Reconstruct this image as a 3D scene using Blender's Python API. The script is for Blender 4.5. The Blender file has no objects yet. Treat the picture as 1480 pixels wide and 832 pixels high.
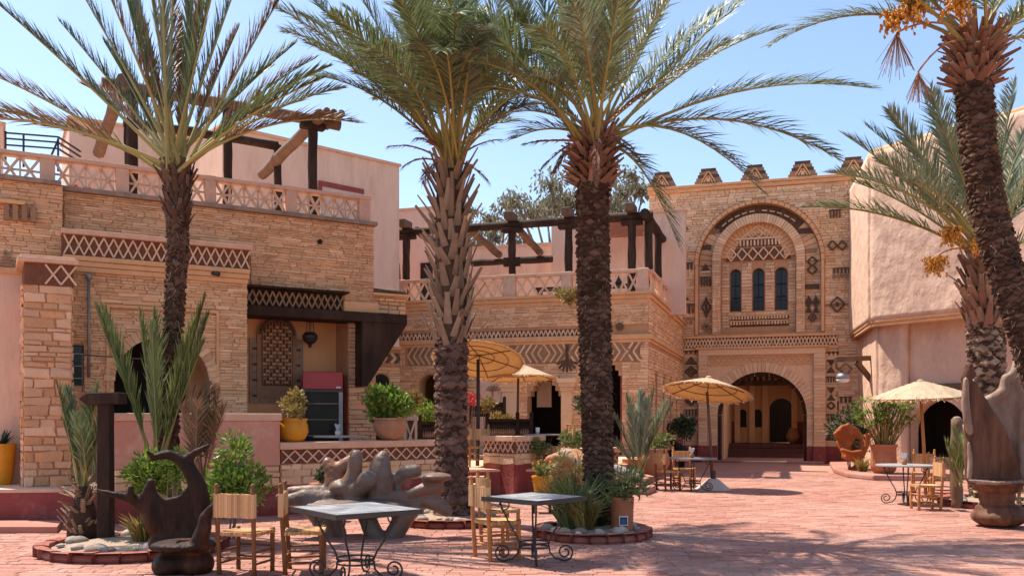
import bpy, bmesh, math, random
from math import sin, cos, pi, radians, sqrt, atan2
from mathutils import Vector, Matrix, noise
from mathutils.geometry import tessellate_polygon

SC = bpy.context.scene
COL = SC.collection
# ------------------------------------------------------------------ camera, light, exposure
F, CX, HY, EYE = 1300.0, 740.0, 606.0, 1.6     # focal length / principal point in photo pixels, eye height
cam_d = bpy.data.cameras.new('camera')
cam_d.sensor_width = 36.0
cam_d.lens = 36.0 * F / 1480.0
cam_d.shift_y = (HY - 416.0) / 1480.0
cam_d.clip_start = 0.1
cam_d.clip_end = 5000.0
cam = bpy.data.objects.new('camera', cam_d)
cam.location = (0, 0, EYE)
cam.rotation_euler = (radians(90), 0, 0)
COL.objects.link(cam)
SC.camera = cam

SUN_TRAVEL = Vector((0.45, -0.29, -1.0)).normalized()
to_sun = -SUN_TRAVEL
SUN_EL = math.asin(to_sun.z)
SUN_AZ = atan2(to_sun.x, to_sun.y)             # clockwise from +Y
world = bpy.data.worlds.new('World')
SC.world = world
world.use_nodes = True
wn = world.node_tree.nodes
sky = wn.new('ShaderNodeTexSky')
sky.sky_type = 'NISHITA'
sky.sun_disc = False
sky.sun_elevation = SUN_EL
sky.sun_rotation = SUN_AZ
sky.altitude = 300
sky.air_density = 1.0
sky.dust_density = 1.0
sky.ozone_density = 1.0
world.node_tree.links.new(sky.outputs[0], wn['Background'].inputs[0])
wn['Background'].inputs[1].default_value = 0.15
sun_d = bpy.data.lights.new('sun', 'SUN')
sun_d.energy = 4.9
sun_d.angle = radians(0.53)
sun_d.color = (1.0, 0.93, 0.82)
sun_o = bpy.data.objects.new('sun', sun_d)
sun_o.rotation_euler = to_sun.to_track_quat('Z', 'Y').to_euler()
sun_o.location = (-20, 10, 40)
COL.objects.link(sun_o)
SC.view_settings.view_transform = 'Standard'
SC.view_settings.look = 'None'
SC.view_settings.exposure = 0.71
SC.view_settings.gamma = 1.0
try:
    SC.cycles.max_bounces = 8
    SC.cycles.diffuse_bounces = 5
    SC.cycles.transparent_max_bounces = 4
except Exception:
    pass

# ------------------------------------------------------------------ helpers
def P(px, py, Y):
    return Vector(((px - CX) / F * Y, Y, EYE - (py - HY) / F * Y))
def GX(px, Y):
    return (px - CX) / F * Y
def GY(py, z=0.0):
    return (EYE - z) * F / (py - HY)
def V(*a):
    return Vector(a)

class Frame:
    """vertical plane: origin (ox,oy), turned by ang; u along it, d inward (away from the camera), z up"""
    def __init__(s, ox, oy, ang):
        s.o = Vector((ox, oy, 0)); s.a = radians(ang); s.c = cos(s.a); s.s = sin(s.a)
    def uz(s, px, py, d=0.0):
        k = (px - CX) / F
        u = (k * (s.o.y + d * s.c) - s.o.x + d * s.s) / (s.c - k * s.s)
        Y = s.o.y + u * s.s + d * s.c
        return u, EYE - (py - HY) / F * Y
    def u(s, px, d=0.0): return s.uz(px, 0, d)[0]
    def z(s, px, py, d=0.0): return s.uz(px, py, d)[1]
    def w(s, u, d, z): return Vector((s.o.x + u * s.c - d * s.s, s.o.y + u * s.s + d * s.c, z))

class MB:
    def __init__(s): s.v = []; s.f = []; s.m = []
    def add(s, vs, fs, mi=0):
        n = len(s.v); s.v.extend([tuple(v) for v in vs])
        for f in fs:
            s.f.append(tuple(i + n for i in f)); s.m.append(mi)
    def box(s, x0, x1, y0, y1, z0, z1, mi=0):
        s.add([(x0,y0,z0),(x1,y0,z0),(x1,y1,z0),(x0,y1,z0),(x0,y0,z1),(x1,y0,z1),(x1,y1,z1),(x0,y1,z1)],
              [(0,3,2,1),(4,5,6,7),(0,1,5,4),(1,2,6,5),(2,3,7,6),(3,0,4,7)], mi)
    def bar(s, a, b, w, h, up=(0,0,1), mi=0, w2=None, h2=None):
        a = Vector(a); b = Vector(b); t = (b - a).normalized(); up = Vector(up)
        sd = t.cross(up)
        if sd.length < 1e-4: sd = t.cross(Vector((0,1,0)))
        sd.normalize(); n = sd.cross(t).normalized()
        w2 = w if w2 is None else w2; h2 = h if h2 is None else h2
        vs = []
        for p, ww, hh in ((a, w, h), (b, w2, h2)):
            for i, j in ((-1,-1),(1,-1),(1,1),(-1,1)):
                vs.append(p + sd * (i * ww / 2) + n * (j * hh / 2))
        s.add(vs, [(0,3,2,1),(4,5,6,7),(0,1,5,4),(1,2,6,5),(2,3,7,6),(3,0,4,7)], mi)
    def tube(s, pts, r, n=8, mi=0, caps=True):
        pts = [Vector(p) for p in pts]; k = len(pts)
        rs = r if isinstance(r, (list, tuple)) else [r] * k
        base = len(s.v); prev = None
        for i, p in enumerate(pts):
            t = (pts[min(i+1, k-1)] - pts[max(i-1, 0)])
            if t.length < 1e-9: t = Vector((0,0,1))
            t.normalize()
            if prev is None:
                sd = t.cross(Vector((0,0,1)))
                if sd.length < 1e-3: sd = t.cross(Vector((0,1,0)))
            else:
                sd = prev - t * prev.dot(t)
            sd.normalize(); prev = sd; up = sd.cross(t)
            for j in range(n):
                a = 2 * pi * j / n
                s.v.append(tuple(p + (sd * cos(a) + up * sin(a)) * rs[i]))
        for i in range(k - 1):
            for j in range(n):
                a = base + i*n + j; b = base + i*n + (j+1) % n
                s.f.append((a, b, b + n, a + n)); s.m.append(mi)
        if caps:
            s.f.append(tuple(base + j for j in range(n))[::-1]); s.m.append(mi)
            s.f.append(tuple(base + (k-1)*n + j for j in range(n))); s.m.append(mi)
    def lathe(s, prof, n=24, c=(0,0,0), mi=0):
        base = len(s.v); k = len(prof)
        for r, z in prof:
            for j in range(n):
                a = 2*pi*j/n
                s.v.append((c[0] + r*cos(a), c[1] + r*sin(a), c[2] + z))
        for i in range(k-1):
            for j in range(n):
                a = base + i*n + j; b = base + i*n + (j+1) % n
                s.f.append((a, b, b+n, a+n)); s.m.append(mi)
        s.f.append(tuple(base + j for j in range(n))[::-1]); s.m.append(mi)
        s.f.append(tuple(base + (k-1)*n + j for j in range(n))); s.m.append(mi)
    def prism(s, loops, fn, t0, t1, mi=0):
        """polygon loops (first outer, rest holes) of (a,b); fn(a,b,t)->xyz; extruded t0..t1"""
        vl = [[Vector((p[0], p[1], 0)) for p in l] for l in loops]
        tris = tessellate_polygon(vl)
        flat = [p for l in loops for p in l]; n = len(flat); base = len(s.v)
        for t in (t0, t1):
            for a, b in flat: s.v.append(tuple(fn(a, b, t)))
        for t in tris:
            s.f.append(tuple(base + i for i in t)); s.m.append(mi)
            s.f.append(tuple(base + n + i for i in t[::-1])); s.m.append(mi)
        o = 0
        for l in loops:
            k = len(l)
            for i in range(k):
                j = (i+1) % k
                s.f.append((base+o+i, base+o+j, base+n+o+j, base+n+o+i)); s.m.append(mi)
            o += k
    def ell(s, c, r, seg=12, rings=8, mi=0, M=None, jit=0.0, rng=None):
        base = len(s.v); c = Vector(c)
        for i in range(rings + 1):
            th = pi * i / rings
            for j in range(seg):
                a = 2*pi*j/seg
                p = Vector((r[0]*sin(th)*cos(a), r[1]*sin(th)*sin(a), r[2]*cos(th)))
                if jit: p *= 1 + jit * (noise.noise(p * (1.3 / max(r)) * 1.6 + c * 3.7))
                if M is not None: p = M @ p
                s.v.append(tuple(c + p))
        for i in range(rings):
            for j in range(seg):
                a = base + i*seg + j; b = base + i*seg + (j+1) % seg
                s.f.append((a, a+seg, b+seg, b)); s.m.append(mi)
    def build(s, name, mats, parent=None, smooth=False, bevel=0.0, kind=None, angle=None):
        me = bpy.data.meshes.new(name)
        me.from_pydata(s.v, [], s.f)
        mats = mats if isinstance(mats, (list, tuple)) else [mats]
        for m in mats: me.materials.append(m)
        if len(mats) > 1: me.polygons.foreach_set('material_index', s.m)
        bm = bmesh.new(); bm.from_mesh(me)
        bmesh.ops.recalc_face_normals(bm, faces=bm.faces)
        bm.to_mesh(me); bm.free()
        if smooth:
            me.polygons.foreach_set('use_smooth', [True] * len(me.polygons))
            if angle: me.set_sharp_from_angle(angle=radians(angle))
        me.update()
        o = bpy.data.objects.new(name, me); COL.objects.link(o)
        if parent: o.parent = parent
        if bevel:
            b = o.modifiers.new('bevel', 'BEVEL'); b.width = bevel; b.segments = 2; b.limit_method = 'ANGLE'; b.angle_limit = radians(40)
        if kind: o['kind'] = kind
        return o

def inst(name, mesh, parent, M, mat=None):
    o = bpy.data.objects.new(name, mesh); COL.objects.link(o)
    if parent: o.parent = parent
    o.matrix_basis = M
    return o
def tag(o, label, cat, group=None):
    o['label'] = label; o['category'] = cat
    if group: o['group'] = group
    return o
def thing(name, label, cat, loc=(0,0,0), rz=0.0, group=None):
    o = bpy.data.objects.new(name, None); COL.objects.link(o)
    o.empty_display_size = 0.2
    o.location = loc; o.rotation_euler = (0, 0, rz)
    return tag(o, label, cat, group)
def fthing(name, label, cat, fr):
    return thing(name, label, cat, fr.o, fr.a)
def dup(root, loc, rz, label=None, scale=None):
    r = root.copy(); COL.objects.link(r); r.location = loc; r.rotation_euler = (0, 0, rz)
    if label: r['label'] = label
    if scale: r.scale = (scale, scale, scale)
    for ch in list(root.children):
        c = ch.copy(); COL.objects.link(c); c.parent = r
        for g in list(ch.children):
            d = g.copy(); COL.objects.link(d); d.parent = c
    return r

def TRS(loc, rot=None, scale=(1,1,1)):
    M = Matrix.Translation(Vector(loc))
    if rot is not None: M = M @ rot.to_4x4()
    return M @ Matrix.Diagonal(Vector((scale[0], scale[1], scale[2], 1)))

# ------------------------------------------------------------------ materials
def mat(name, c1, c2=None, scale=6.0, rough=0.85, bump=0.0, bscale=None, var=0.0, hue=None, stretch=(1,1,1),
        spec=0.3, detail=6.0, c3=None, c3scale=1.2, c3amt=0.5, c3lo=0.5, c3hi=0.7, metal=0.0, coat=0.0, local=False, trans=0.0):
    """c1/c2 mixed by noise; var: brightness per island/object; hue: second colour picked per island/object; c3: blotches of wear"""
    m = bpy.data.materials.new(name); m.use_nodes = True
    nt = m.node_tree; N = nt.nodes; L = nt.links
    b = N['Principled BSDF']
    b.inputs['Roughness'].default_value = rough
    b.inputs['Specular IOR Level'].default_value = spec
    b.inputs['Metallic'].default_value = metal
    if coat: b.inputs['Coat Weight'].default_value = coat
    geo = N.new('ShaderNodeNewGeometry')
    mp = N.new('ShaderNodeMapping'); mp.inputs['Scale'].default_value = stretch
    if local:
        tc = N.new('ShaderNodeTexCoord'); L.new(tc.outputs['Object'], mp.inputs['Vector'])
    else:
        L.new(geo.outputs['Position'], mp.inputs['Vector'])
    c2 = c2 or c1
    nz = N.new('ShaderNodeTexNoise'); nz.inputs['Scale'].default_value = scale; nz.inputs['Detail'].default_value = detail
    nz.inputs['Roughness'].default_value = 0.62
    L.new(mp.outputs[0], nz.inputs['Vector'])
    rp = N.new('ShaderNodeMapRange'); rp.inputs[1].default_value = 0.3; rp.inputs[2].default_value = 0.7
    L.new(nz.outputs['Fac'], rp.inputs[0])
    mx = N.new('ShaderNodeMix'); mx.data_type = 'RGBA'
    mx.inputs[6].default_value = (*c1, 1); mx.inputs[7].default_value = (*c2, 1)
    L.new(rp.outputs[0], mx.inputs[0])
    col = mx.outputs[2]
    if hue is not None or var:
        oi = N.new('ShaderNodeObjectInfo')
        ad = N.new('ShaderNodeMath'); ad.operation = 'ADD'
        L.new(geo.outputs['Random Per Island'], ad.inputs[0]); L.new(oi.outputs['Random'], ad.inputs[1])
        fr = N.new('ShaderNodeMath'); fr.operation = 'FRACT'; L.new(ad.outputs[0], fr.inputs[0])
        if hue is not None:
            m7 = N.new('ShaderNodeMath'); m7.operation = 'MULTIPLY'; m7.inputs[1].default_value = 7.31; L.new(fr.outputs[0], m7.inputs[0])
            f7 = N.new('ShaderNodeMath'); f7.operation = 'FRACT'; L.new(m7.outputs[0], f7.inputs[0])
            mh = N.new('ShaderNodeMix'); mh.data_type = 'RGBA'; mh.inputs[7].default_value = (*hue, 1)
            L.new(f7.outputs[0], mh.inputs[0]); L.new(col, mh.inputs[6]); col = mh.outputs[2]
        if var:
            mr = N.new('ShaderNodeMapRange'); mr.inputs[3].default_value = 1 - var; mr.inputs[4].default_value = 1 + var
            L.new(fr.outputs[0], mr.inputs[0])
            hs = N.new('ShaderNodeHueSaturation'); L.new(mr.outputs[0], hs.inputs['Value']); L.new(col, hs.inputs['Color']); col = hs.outputs[0]
    if c3 is not None:
        n3 = N.new('ShaderNodeTexNoise'); n3.inputs['Scale'].default_value = c3scale; n3.inputs['Detail'].default_value = 8; n3.inputs['Roughness'].default_value = 0.7
        L.new(mp.outputs[0], n3.inputs['Vector'])
        r3 = N.new('ShaderNodeMapRange'); r3.inputs[1].default_value = c3lo; r3.inputs[2].default_value = c3hi; r3.inputs[4].default_value = c3amt
        L.new(n3.outputs['Fac'], r3.inputs[0])
        m3 = N.new('ShaderNodeMix'); m3.data_type = 'RGBA'; m3.inputs[7].default_value = (*c3, 1)
        L.new(r3.outputs[0], m3.inputs[0]); L.new(col, m3.inputs[6]); col = m3.outputs[2]
    L.new(col, b.inputs['Base Color'])
    if bump:
        nb = N.new('ShaderNodeTexNoise'); nb.inputs['Scale'].default_value = bscale or scale * 3; nb.inputs['Detail'].default_value = 6
        L.new(mp.outputs[0], nb.inputs['Vector'])
        bp = N.new('ShaderNodeBump'); bp.inputs['Strength'].default_value = 1.0; bp.inputs['Distance'].default_value = bump
        L.new(nb.outputs['Fac'], bp.inputs['Height']); L.new(bp.outputs[0], b.inputs['Normal'])
    if trans:
        tr = N.new('ShaderNodeBsdfTranslucent'); L.new(col, tr.inputs['Color'])
        ms = N.new('ShaderNodeMixShader'); ms.inputs[0].default_value = trans
        L.new(b.outputs[0], ms.inputs[1]); L.new(tr.outputs[0], ms.inputs[2])
        L.new(ms.outputs[0], N['Material Output'].inputs['Surface'])
    return m

M = {}
M['stone_orange'] = mat('stone_orange', (.74,.385,.19), (.60,.285,.13), 5, .92, .016, 20, .16, hue=(.72,.45,.28), c3=(.45,.28,.2), c3scale=1.6, c3amt=.5)
M['stone'] = mat('stone', (.74,.425,.225), (.62,.335,.165), 5, .9, .014, 22, .15, hue=(.76,.49,.29), c3=(.40,.21,.12), c3scale=.9, c3amt=.45, c3lo=.5, c3hi=.70)
M['stone_pale'] = mat('stone_pale', (.73,.475,.285), (.64,.385,.215), 5, .9, .014, 22, .12, hue=(.76,.53,.34))
M['stone_gate'] = mat('stone_gate', (.72,.455,.255), (.62,.365,.19), 5, .9, .012, 20, .16, hue=(.75,.52,.33), c3=(.44,.24,.125), c3scale=.8, c3amt=.45, c3lo=.5, c3hi=.7)
M['weathered'] = mat('weathered_stone', (.40,.29,.22), (.30,.21,.155), 5, .95, .015, 20, .1, c3=(.13,.10,.085), c3scale=2.2, c3amt=.75, c3lo=.46, c3hi=.68)
M['scar'] = mat('trunk_scar', (.15,.085,.062), (.10,.055,.04), 10, .9, .02, 30, .3, hue=(.21,.12,.09), spec=.1)
M['step'] = mat('worn_step', (.13,.05,.04), (.09,.035,.03), 5, .8, .01, 20)
M['mortar'] = mat('mortar', (.56,.305,.16), (.46,.24,.12), 7, .95, .012, 25, c3=(.32,.165,.09), c3scale=1.5, c3amt=.45)
M['cornice'] = mat('cornice', (.74,.42,.215), (.64,.345,.165), 4, .9, .012, 18, c3=(.40,.22,.13), c3scale=1.6, c3amt=.4)
M['plaster'] = mat('plaster', (.78,.54,.40), (.68,.44,.315), 2.5, .92, .008, 14, stretch=(1,1,.28), c3=(.46,.28,.19), c3scale=1.9, c3amt=.6, c3lo=.52, c3hi=.74)
M['plaster_red'] = mat('plaster_red', (.60,.30,.21), (.50,.23,.155), 2.0, .92, .008, 14, c3=(.72,.47,.37), c3scale=1.3, c3amt=.75, c3lo=.48, c3hi=.66)
M['plaster_ochre'] = mat('plaster_ochre', (.78,.43,.21), (.72,.38,.18), 2.5, .92, .006, 14, c3=(.6,.32,.17), c3scale=1.2, c3amt=.4)
M['adobe'] = mat('adobe', (.70,.465,.33), (.60,.38,.265), 1.6, .93, .06, 3.6, stretch=(1,1,.7), c3=(.42,.24,.165), c3scale=1.1, c3amt=.65, c3lo=.48, c3hi=.72)
M['red'] = mat('red_paint', (.30,.06,.05), (.22,.045,.038), 4, .7, .012, 16, c3=(.42,.19,.15), c3scale=2.2, c3amt=.55, c3lo=.53, c3hi=.7)
M['coping'] = mat('coping', (.72,.46,.32), (.62,.375,.25), 5, .9, .010, 20, c3=(.44,.27,.18), c3scale=2, c3amt=.5)
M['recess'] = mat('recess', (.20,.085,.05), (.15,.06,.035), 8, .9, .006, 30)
M['lattice'] = mat('lattice', (.76,.53,.37), (.68,.45,.30), 8, .9, .006, 30, .08, c3=(.46,.29,.19), c3scale=3, c3amt=.3)
M['relief'] = mat('relief', (.085,.05,.035), (.14,.08,.05), 9, .9, .01, 30, .15)
M['reliefmid'] = mat('relief_mid', (.36,.21,.125), (.28,.16,.095), 9, .9, .01, 30, .15)
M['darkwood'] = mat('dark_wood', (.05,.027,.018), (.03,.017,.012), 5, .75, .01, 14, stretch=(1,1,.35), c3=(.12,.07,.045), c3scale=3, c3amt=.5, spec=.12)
M['brownwood'] = mat('brown_wood', (.17,.095,.055), (.11,.06,.035), 5, .75, .012, 14, .15, stretch=(1,1,.3), c3=(.26,.16,.1), c3scale=3, c3amt=.5)
M['chairwood'] = mat('chair_wood', (.52,.225,.075), (.42,.165,.05), 8, .55, .004, 30, .12, spec=.2)
M['chairdark'] = mat('chair_wood_dark', (.22,.09,.033), (.15,.06,.022), 8, .55, .004, 30, .12, spec=.2)
M['rush'] = mat('rush', (.52,.285,.13), (.42,.21,.085), 20, .85, .006, 60, .28, hue=(.60,.37,.19), spec=.12)
M['straw'] = mat('straw', (.80,.52,.25), (.70,.42,.18), 16, .9, .012, 50, .12, c3=(.50,.27,.11), c3scale=5, c3amt=.4, trans=.6, spec=.1)
M['straw_top'] = mat('straw_top', (.70,.55,.39), (.62,.46,.31), 16, .95, .015, 50, .15, trans=.30, spec=.1)
M['iron'] = mat('iron', (.018,.016,.016), (.035,.028,.024), 12, .5, .003, 40, spec=.5)
M['tile'] = mat('tile', (.30,.31,.34), (.22,.23,.27), 10, .35, .003, 40, .25, hue=(.36,.35,.34), spec=.35)
M['terracotta'] = mat('terracotta', (.42,.15,.07), (.34,.11,.05), 5, .75, .006, 20, c3=(.5,.26,.16), c3scale=3, c3amt=.5)
M['terra_pale'] = mat('terracotta_pale', (.46,.24,.14), (.36,.18,.11), 5, .8, .006, 20, c3=(.25,.14,.1), c3scale=3, c3amt=.5)
M['yellow'] = mat('yellow_glaze', (.66,.30,.015), (.56,.23,.015), 5, .4, .006, 14, c3=(.38,.16,.02), c3scale=3, c3amt=.5, spec=.3)
M['carved'] = mat('carved_wood', (.20,.085,.045), (.055,.027,.018), 7, .6, .014, 20, stretch=(1,1,.22), c3=(.32,.17,.11), c3scale=2, c3amt=.4, spec=.12)
M['throne'] = mat('throne_wood', (.034,.016,.010), (.018,.009,.006), 6, .6, .014, 22, stretch=(1,1,.4), c3=(.11,.042,.02), c3scale=3.5, c3amt=.7, spec=.14)
M['redwood'] = mat('red_wood', (.38,.10,.025), (.25,.065,.02), 5, .6, .014, 14, c3=(.45,.20,.08), c3scale=3, c3amt=.5, spec=.15)
M['drift'] = mat('drift_wood', (.38,.33,.29), (.27,.22,.19), 5, .85, .015, 14)
M['palm_leaf'] = mat('palm_leaf', (.105,.155,.07), (.145,.19,.09), 3, .45, 0, None, .32, hue=(.17,.19,.075), spec=.4, trans=.22)
M['palm_leaf_grey'] = mat('palm_leaf_grey', (.12,.17,.10), (.17,.21,.13), 3, .42, 0, None, .32, hue=(.20,.21,.12), spec=.5, trans=.2)
M['palm_leaf_dry'] = mat('palm_leaf_dry', (.23,.145,.065), (.17,.135,.05), 3, .55, 0, None, .3, hue=(.27,.12,.07), spec=.3, trans=.18)
M['palm_dead'] = mat('palm_dead', (.22,.10,.06), (.15,.07,.045), 3, .8, 0, None, .3, spec=.2)
M['rachis'] = mat('rachis', (.33,.27,.08), (.25,.22,.07), 4, .5, 0, None, .15, spec=.4)
M['rachis_dead'] = mat('rachis_dead', (.36,.17,.08), (.28,.13,.07), 4, .6, 0, None, .15)
M['trunk'] = mat('palm_trunk', (.085,.045,.030), (.05,.027,.018), 14, .95, .025, 40, .35, hue=(.14,.082,.055), spec=.08)
M['boot'] = mat('palm_boot', (.30,.20,.135), (.20,.125,.08), 10, .9, .012, 40, .28, hue=(.35,.25,.175), spec=.12)
M['bootred'] = mat('palm_boot_red', (.23,.105,.062), (.165,.075,.045), 10, .9, .012, 40, .28, hue=(.31,.18,.12), spec=.12)
M['leaf'] = mat('leaf_bright', (.13,.24,.02), (.20,.31,.04), 6, .45, 0, None, .35, hue=(.25,.31,.06), spec=.35, trans=.32)
M['leaf_mid'] = mat('leaf_mid', (.12,.175,.045), (.17,.22,.06), 6, .5, 0, None, .3, hue=(.23,.23,.085), spec=.35, trans=.25)
M['leaf_dark'] = mat('leaf_dark', (.035,.06,.022), (.055,.085,.03), 6, .5, 0, None, .3, spec=.4, trans=.15)
M['leaf_yellow'] = mat('leaf_yellow', (.24,.24,.06), (.32,.28,.09), 6, .5, 0, None, .3, hue=(.36,.20,.06), spec=.4, trans=.25)
M['gum'] = mat('gum_leaf', (.17,.18,.11), (.22,.22,.14), .6, .6, 0, None, .35, hue=(.26,.23,.15), spec=.2, trans=.25)
M['dates'] = mat('dates', (.62,.27,.02), (.72,.36,.03), 20, .4, 0, None, .3, hue=(.45,.17,.015), spec=.5)
M['bark'] = mat('bark', (.24,.18,.13), (.17,.12,.08), 5, .9, .02, 16)
M['paver'] = mat('paver', (.365,.155,.108), (.30,.12,.082), 3, .85, .010, 30, .17, hue=(.41,.20,.148), c3=(.49,.31,.245), c3scale=.45, c3amt=.65, c3lo=.46, c3hi=.68)
M['ground'] = mat('ground', (.38,.195,.14), (.44,.24,.18), 2, .9, .012, 16, c3=(.28,.13,.095), c3scale=.8, c3amt=.6)
M['sand'] = mat('sand', (.40,.29,.21), (.32,.22,.15), 9, .95, .02, 40)
M['rock'] = mat('rock', (.36,.27,.21), (.26,.18,.13), 5, .9, .015, 16, .3, hue=(.40,.33,.28))
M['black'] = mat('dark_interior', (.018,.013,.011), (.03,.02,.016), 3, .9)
M['fridge_red'] = mat('fridge_red', (.42,.012,.02), (.36,.01,.016), 3, .35, 0, spec=.5)
M['fridge_dark'] = mat('fridge_dark', (.02,.02,.022), (.03,.03,.032), 3, .4, 0, spec=.5)
M['white'] = mat('white_paper', (.75,.74,.72), (.68,.66,.64), 8, .8)
M['metal'] = mat('grey_metal', (.32,.31,.30), (.24,.23,.22), 10, .5, .002, 40, metal=.6, spec=.5)
M['concrete'] = mat('pale_concrete', (.62,.50,.44), (.54,.42,.36), 6, .9, .006, 20)
M['blue'] = mat('blue_paint', (.05,.11,.30), (.04,.08,.22), 8, .5)
M['flower_red'] = mat('flower_red', (.55,.05,.06), (.62,.1,.1), 8, .6, 0, None, .2)
M['glass_dark'] = mat('dark_glass', (.012,.015,.022), (.03,.035,.05), 2, .15, 0, spec=.28)
M['skin'] = mat('skin', (.38,.22,.15), (.34,.19,.13), 8, .6)
M['pinkcloth'] = mat('pink_cloth', (.55,.28,.33), (.5,.24,.29), 8, .9)

# ------------------------------------------------------------------ stone courses
def unit_stone(i, jit=.07):
    r = random.Random(100 + i)
    def j(a): return r.uniform(-a, a)
    vs = []
    for y, s in ((.5, .5), (-.12, .5), (-.5, .5 - r.uniform(.03, .09))):
        for x, z in ((-1,-1),(1,-1),(1,1),(-1,1)):
            sx = s if y > -.4 else .5 - (.5 - s) * .5
            vs.append((x*(sx + (j(jit*.4) if y < 0 else 0)), y + (j(.10) if y < -.4 else 0), z*(s*1.0 + (j(jit) if y < 0 else 0))))
    fs = []
    for k in (0, 4):
        for a in range(4):
            b = (a+1) % 4
            fs.append((k+a, k+b, k+4+b, k+4+a))
    fs.append((8, 9, 10, 11))
    return vs, fs
STONES = [unit_stone(i) for i in range(14)] + [unit_stone(i, .17) for i in range(14, 28)]
_smesh = {}
def stone_mesh(i, mkey):
    if (i, mkey) not in _smesh:
        me = bpy.data.meshes.new('stone_shape'); me.from_pydata(STONES[i][0], [], STONES[i][1]); me.materials.append(M[mkey])
        _smesh[(i, mkey)] = me
    return _smesh[(i, mkey)]

def hole_iv(h, z0, z1):
    """u-interval blocked by hole h in course z0..z1"""
    if h[0] == 'r':
        _, a, b, c, d = h
        return (a, b) if z1 > c + .004 and z0 < d - .004 else None
    _, uc, hw, zb, zs = h[:5]                     # arch: centre, half width, bottom, spring, [rise]
    rise = h[5] if len(h) > 5 else hw
    if z1 < zb + .004 or z0 > zs + rise - .004: return None
    z = max(z0, zs)
    if z <= zs: w = hw
    else: w = hw * sqrt(max(0, 1 - ((z - zs) / rise) ** 2))
    return (uc - w, uc + w)

def stones(parent, fr, u0, u1, z0, z1, d, ch=(.06, .11), ln=(.18, .5), holes=(), depth=.05, nind=300, mkey='stone', seed=1, name='stone', gap=.012, axis='u', fixed=0.0, rough=False):
    """courses of stones; d = plane of the backing wall, stones stand proud of it. axis 'u': along u at depth d; axis 'd': along depth at u=fixed, facing -u or +u by sign of d"""
    rng = random.Random(seed); out = []
    z = z0
    while z < z1 - .02:
        h = min(rng.uniform(*ch), z1 - z)
        if z1 - z - h < ch[0] * .6: h = z1 - z
        bl = sorted(iv for iv in (hole_iv(x, z, z + h) for x in holes) if iv)
        segs = []; a = u0
        for b0, b1 in bl:
            if b0 > a: segs.append((a, min(b0, u1)))
            a = max(a, b1)
        if a < u1: segs.append((a, u1))
        for a, b in segs:
            x = a
            while b - x > .03:
                l = rng.uniform(*ln) * (1.15 if h > sum(ch)/2 else .85)
                if b - x - l < ln[0] * .6: l = b - x
                out.append((x, x + l, z, z + h, rng.uniform(.5, 1.0) * depth, rng.randrange(14) + (14 if rough else 0), rng.uniform(-.02, .02)))
                x += l
        z += h
    items = []
    for (a, b, c, e, pr, k, rz) in out:
        um, zm = (a+b)/2, (c+e)/2
        if axis == 'u':
            loc = (um, d - pr/2 + .004, zm); rot = Matrix.Rotation(rz, 3, 'Y'); wp = fr.w(um, d, zm)
            sc = (b - a - gap, pr + .008, e - c - gap)
        else:
            sg = -1 if d < 0 else 1
            loc = (fixed + sg * (pr/2 - .004), um, zm); rot = Matrix.Rotation(-sg * -pi/2, 3, 'Z') @ Matrix.Rotation(rz, 3, 'Y'); wp = fr.w(fixed, um, zm)
            sc = (b - a - gap, pr + .008, e - c - gap)
        px = CX + F * wp.x / max(wp.y, 1)
        vis = -20 < px < 1500
        items.append((sc[0] * sc[2] / wp.y**2 * (1 if vis else .001), loc, rot, sc, k))
    items.sort(key=lambda t: -t[0])
    mb = MB()
    for i, (_, loc, rot, sc, k) in enumerate(items):
        if i < nind:
            inst(name, stone_mesh(k, mkey), parent, TRS(loc, rot, sc))
        else:
            Mx = TRS(loc, rot, sc)
            mb.add([Mx @ Vector(v) for v in STONES[k][0]], STONES[k][1])
    if mb.v:
        mb.build(name + '_courses', M[mkey], parent, kind='stuff')

def arch_pts(uc, hw, zb, zs, rise=None, n=20):
    rise = hw if rise is None else rise
    p = [(uc - hw, zb)]
    for i in range(n + 1):
        a = pi - pi * i / n
        p.append((uc + hw * cos(a), zs + rise * sin(a)))
    p.append((uc + hw, zb))
    return p
def wall_fn(u, z, t): return (u, t, z)
def slab(parent, name, m, outer, holes, d0, d1, bevel=0.0):
    mb = MB(); mb.prism([outer] + [h[::-1] for h in holes], wall_fn, d0, d1)
    return mb.build(name, m, parent, bevel=bevel)
def rect(u0, u1, z0, z1): return [(u0, z0), (u1, z0), (u1, z1), (u0, z1)]
def bx(parent, name, m, x0, x1, y0, y1, z0, z1, bevel=0.0):
    mb = MB(); mb.box(x0, x1, y0, y1, z0, z1); return mb.build(name, m, parent, bevel=bevel)
def ring_stones(parent, m, uc, zs, r0, r1, d0, d1, n, a0=0.0, a1=pi, name='arch_stone', seed=5, rise=1.0):
    rng = random.Random(seed)
    for i in range(n):
        t0 = a0 + (a1 - a0) * (i + .05) / n; t1 = a0 + (a1 - a0) * (i + .95) / n
        mb = MB(); q = rng.uniform(-.012, .012)
        mb.prism([[(uc + r0*cos(t0), zs + r0*rise*sin(t0)), (uc + r1*cos(t0), zs + r1*rise*sin(t0)), (uc + r1*cos(t1), zs + r1*rise*sin(t1)), (uc + r0*cos(t1), zs + r0*rise*sin(t1))]], wall_fn, d0 + q, d1)
        mb.build(name, m, parent)

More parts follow.
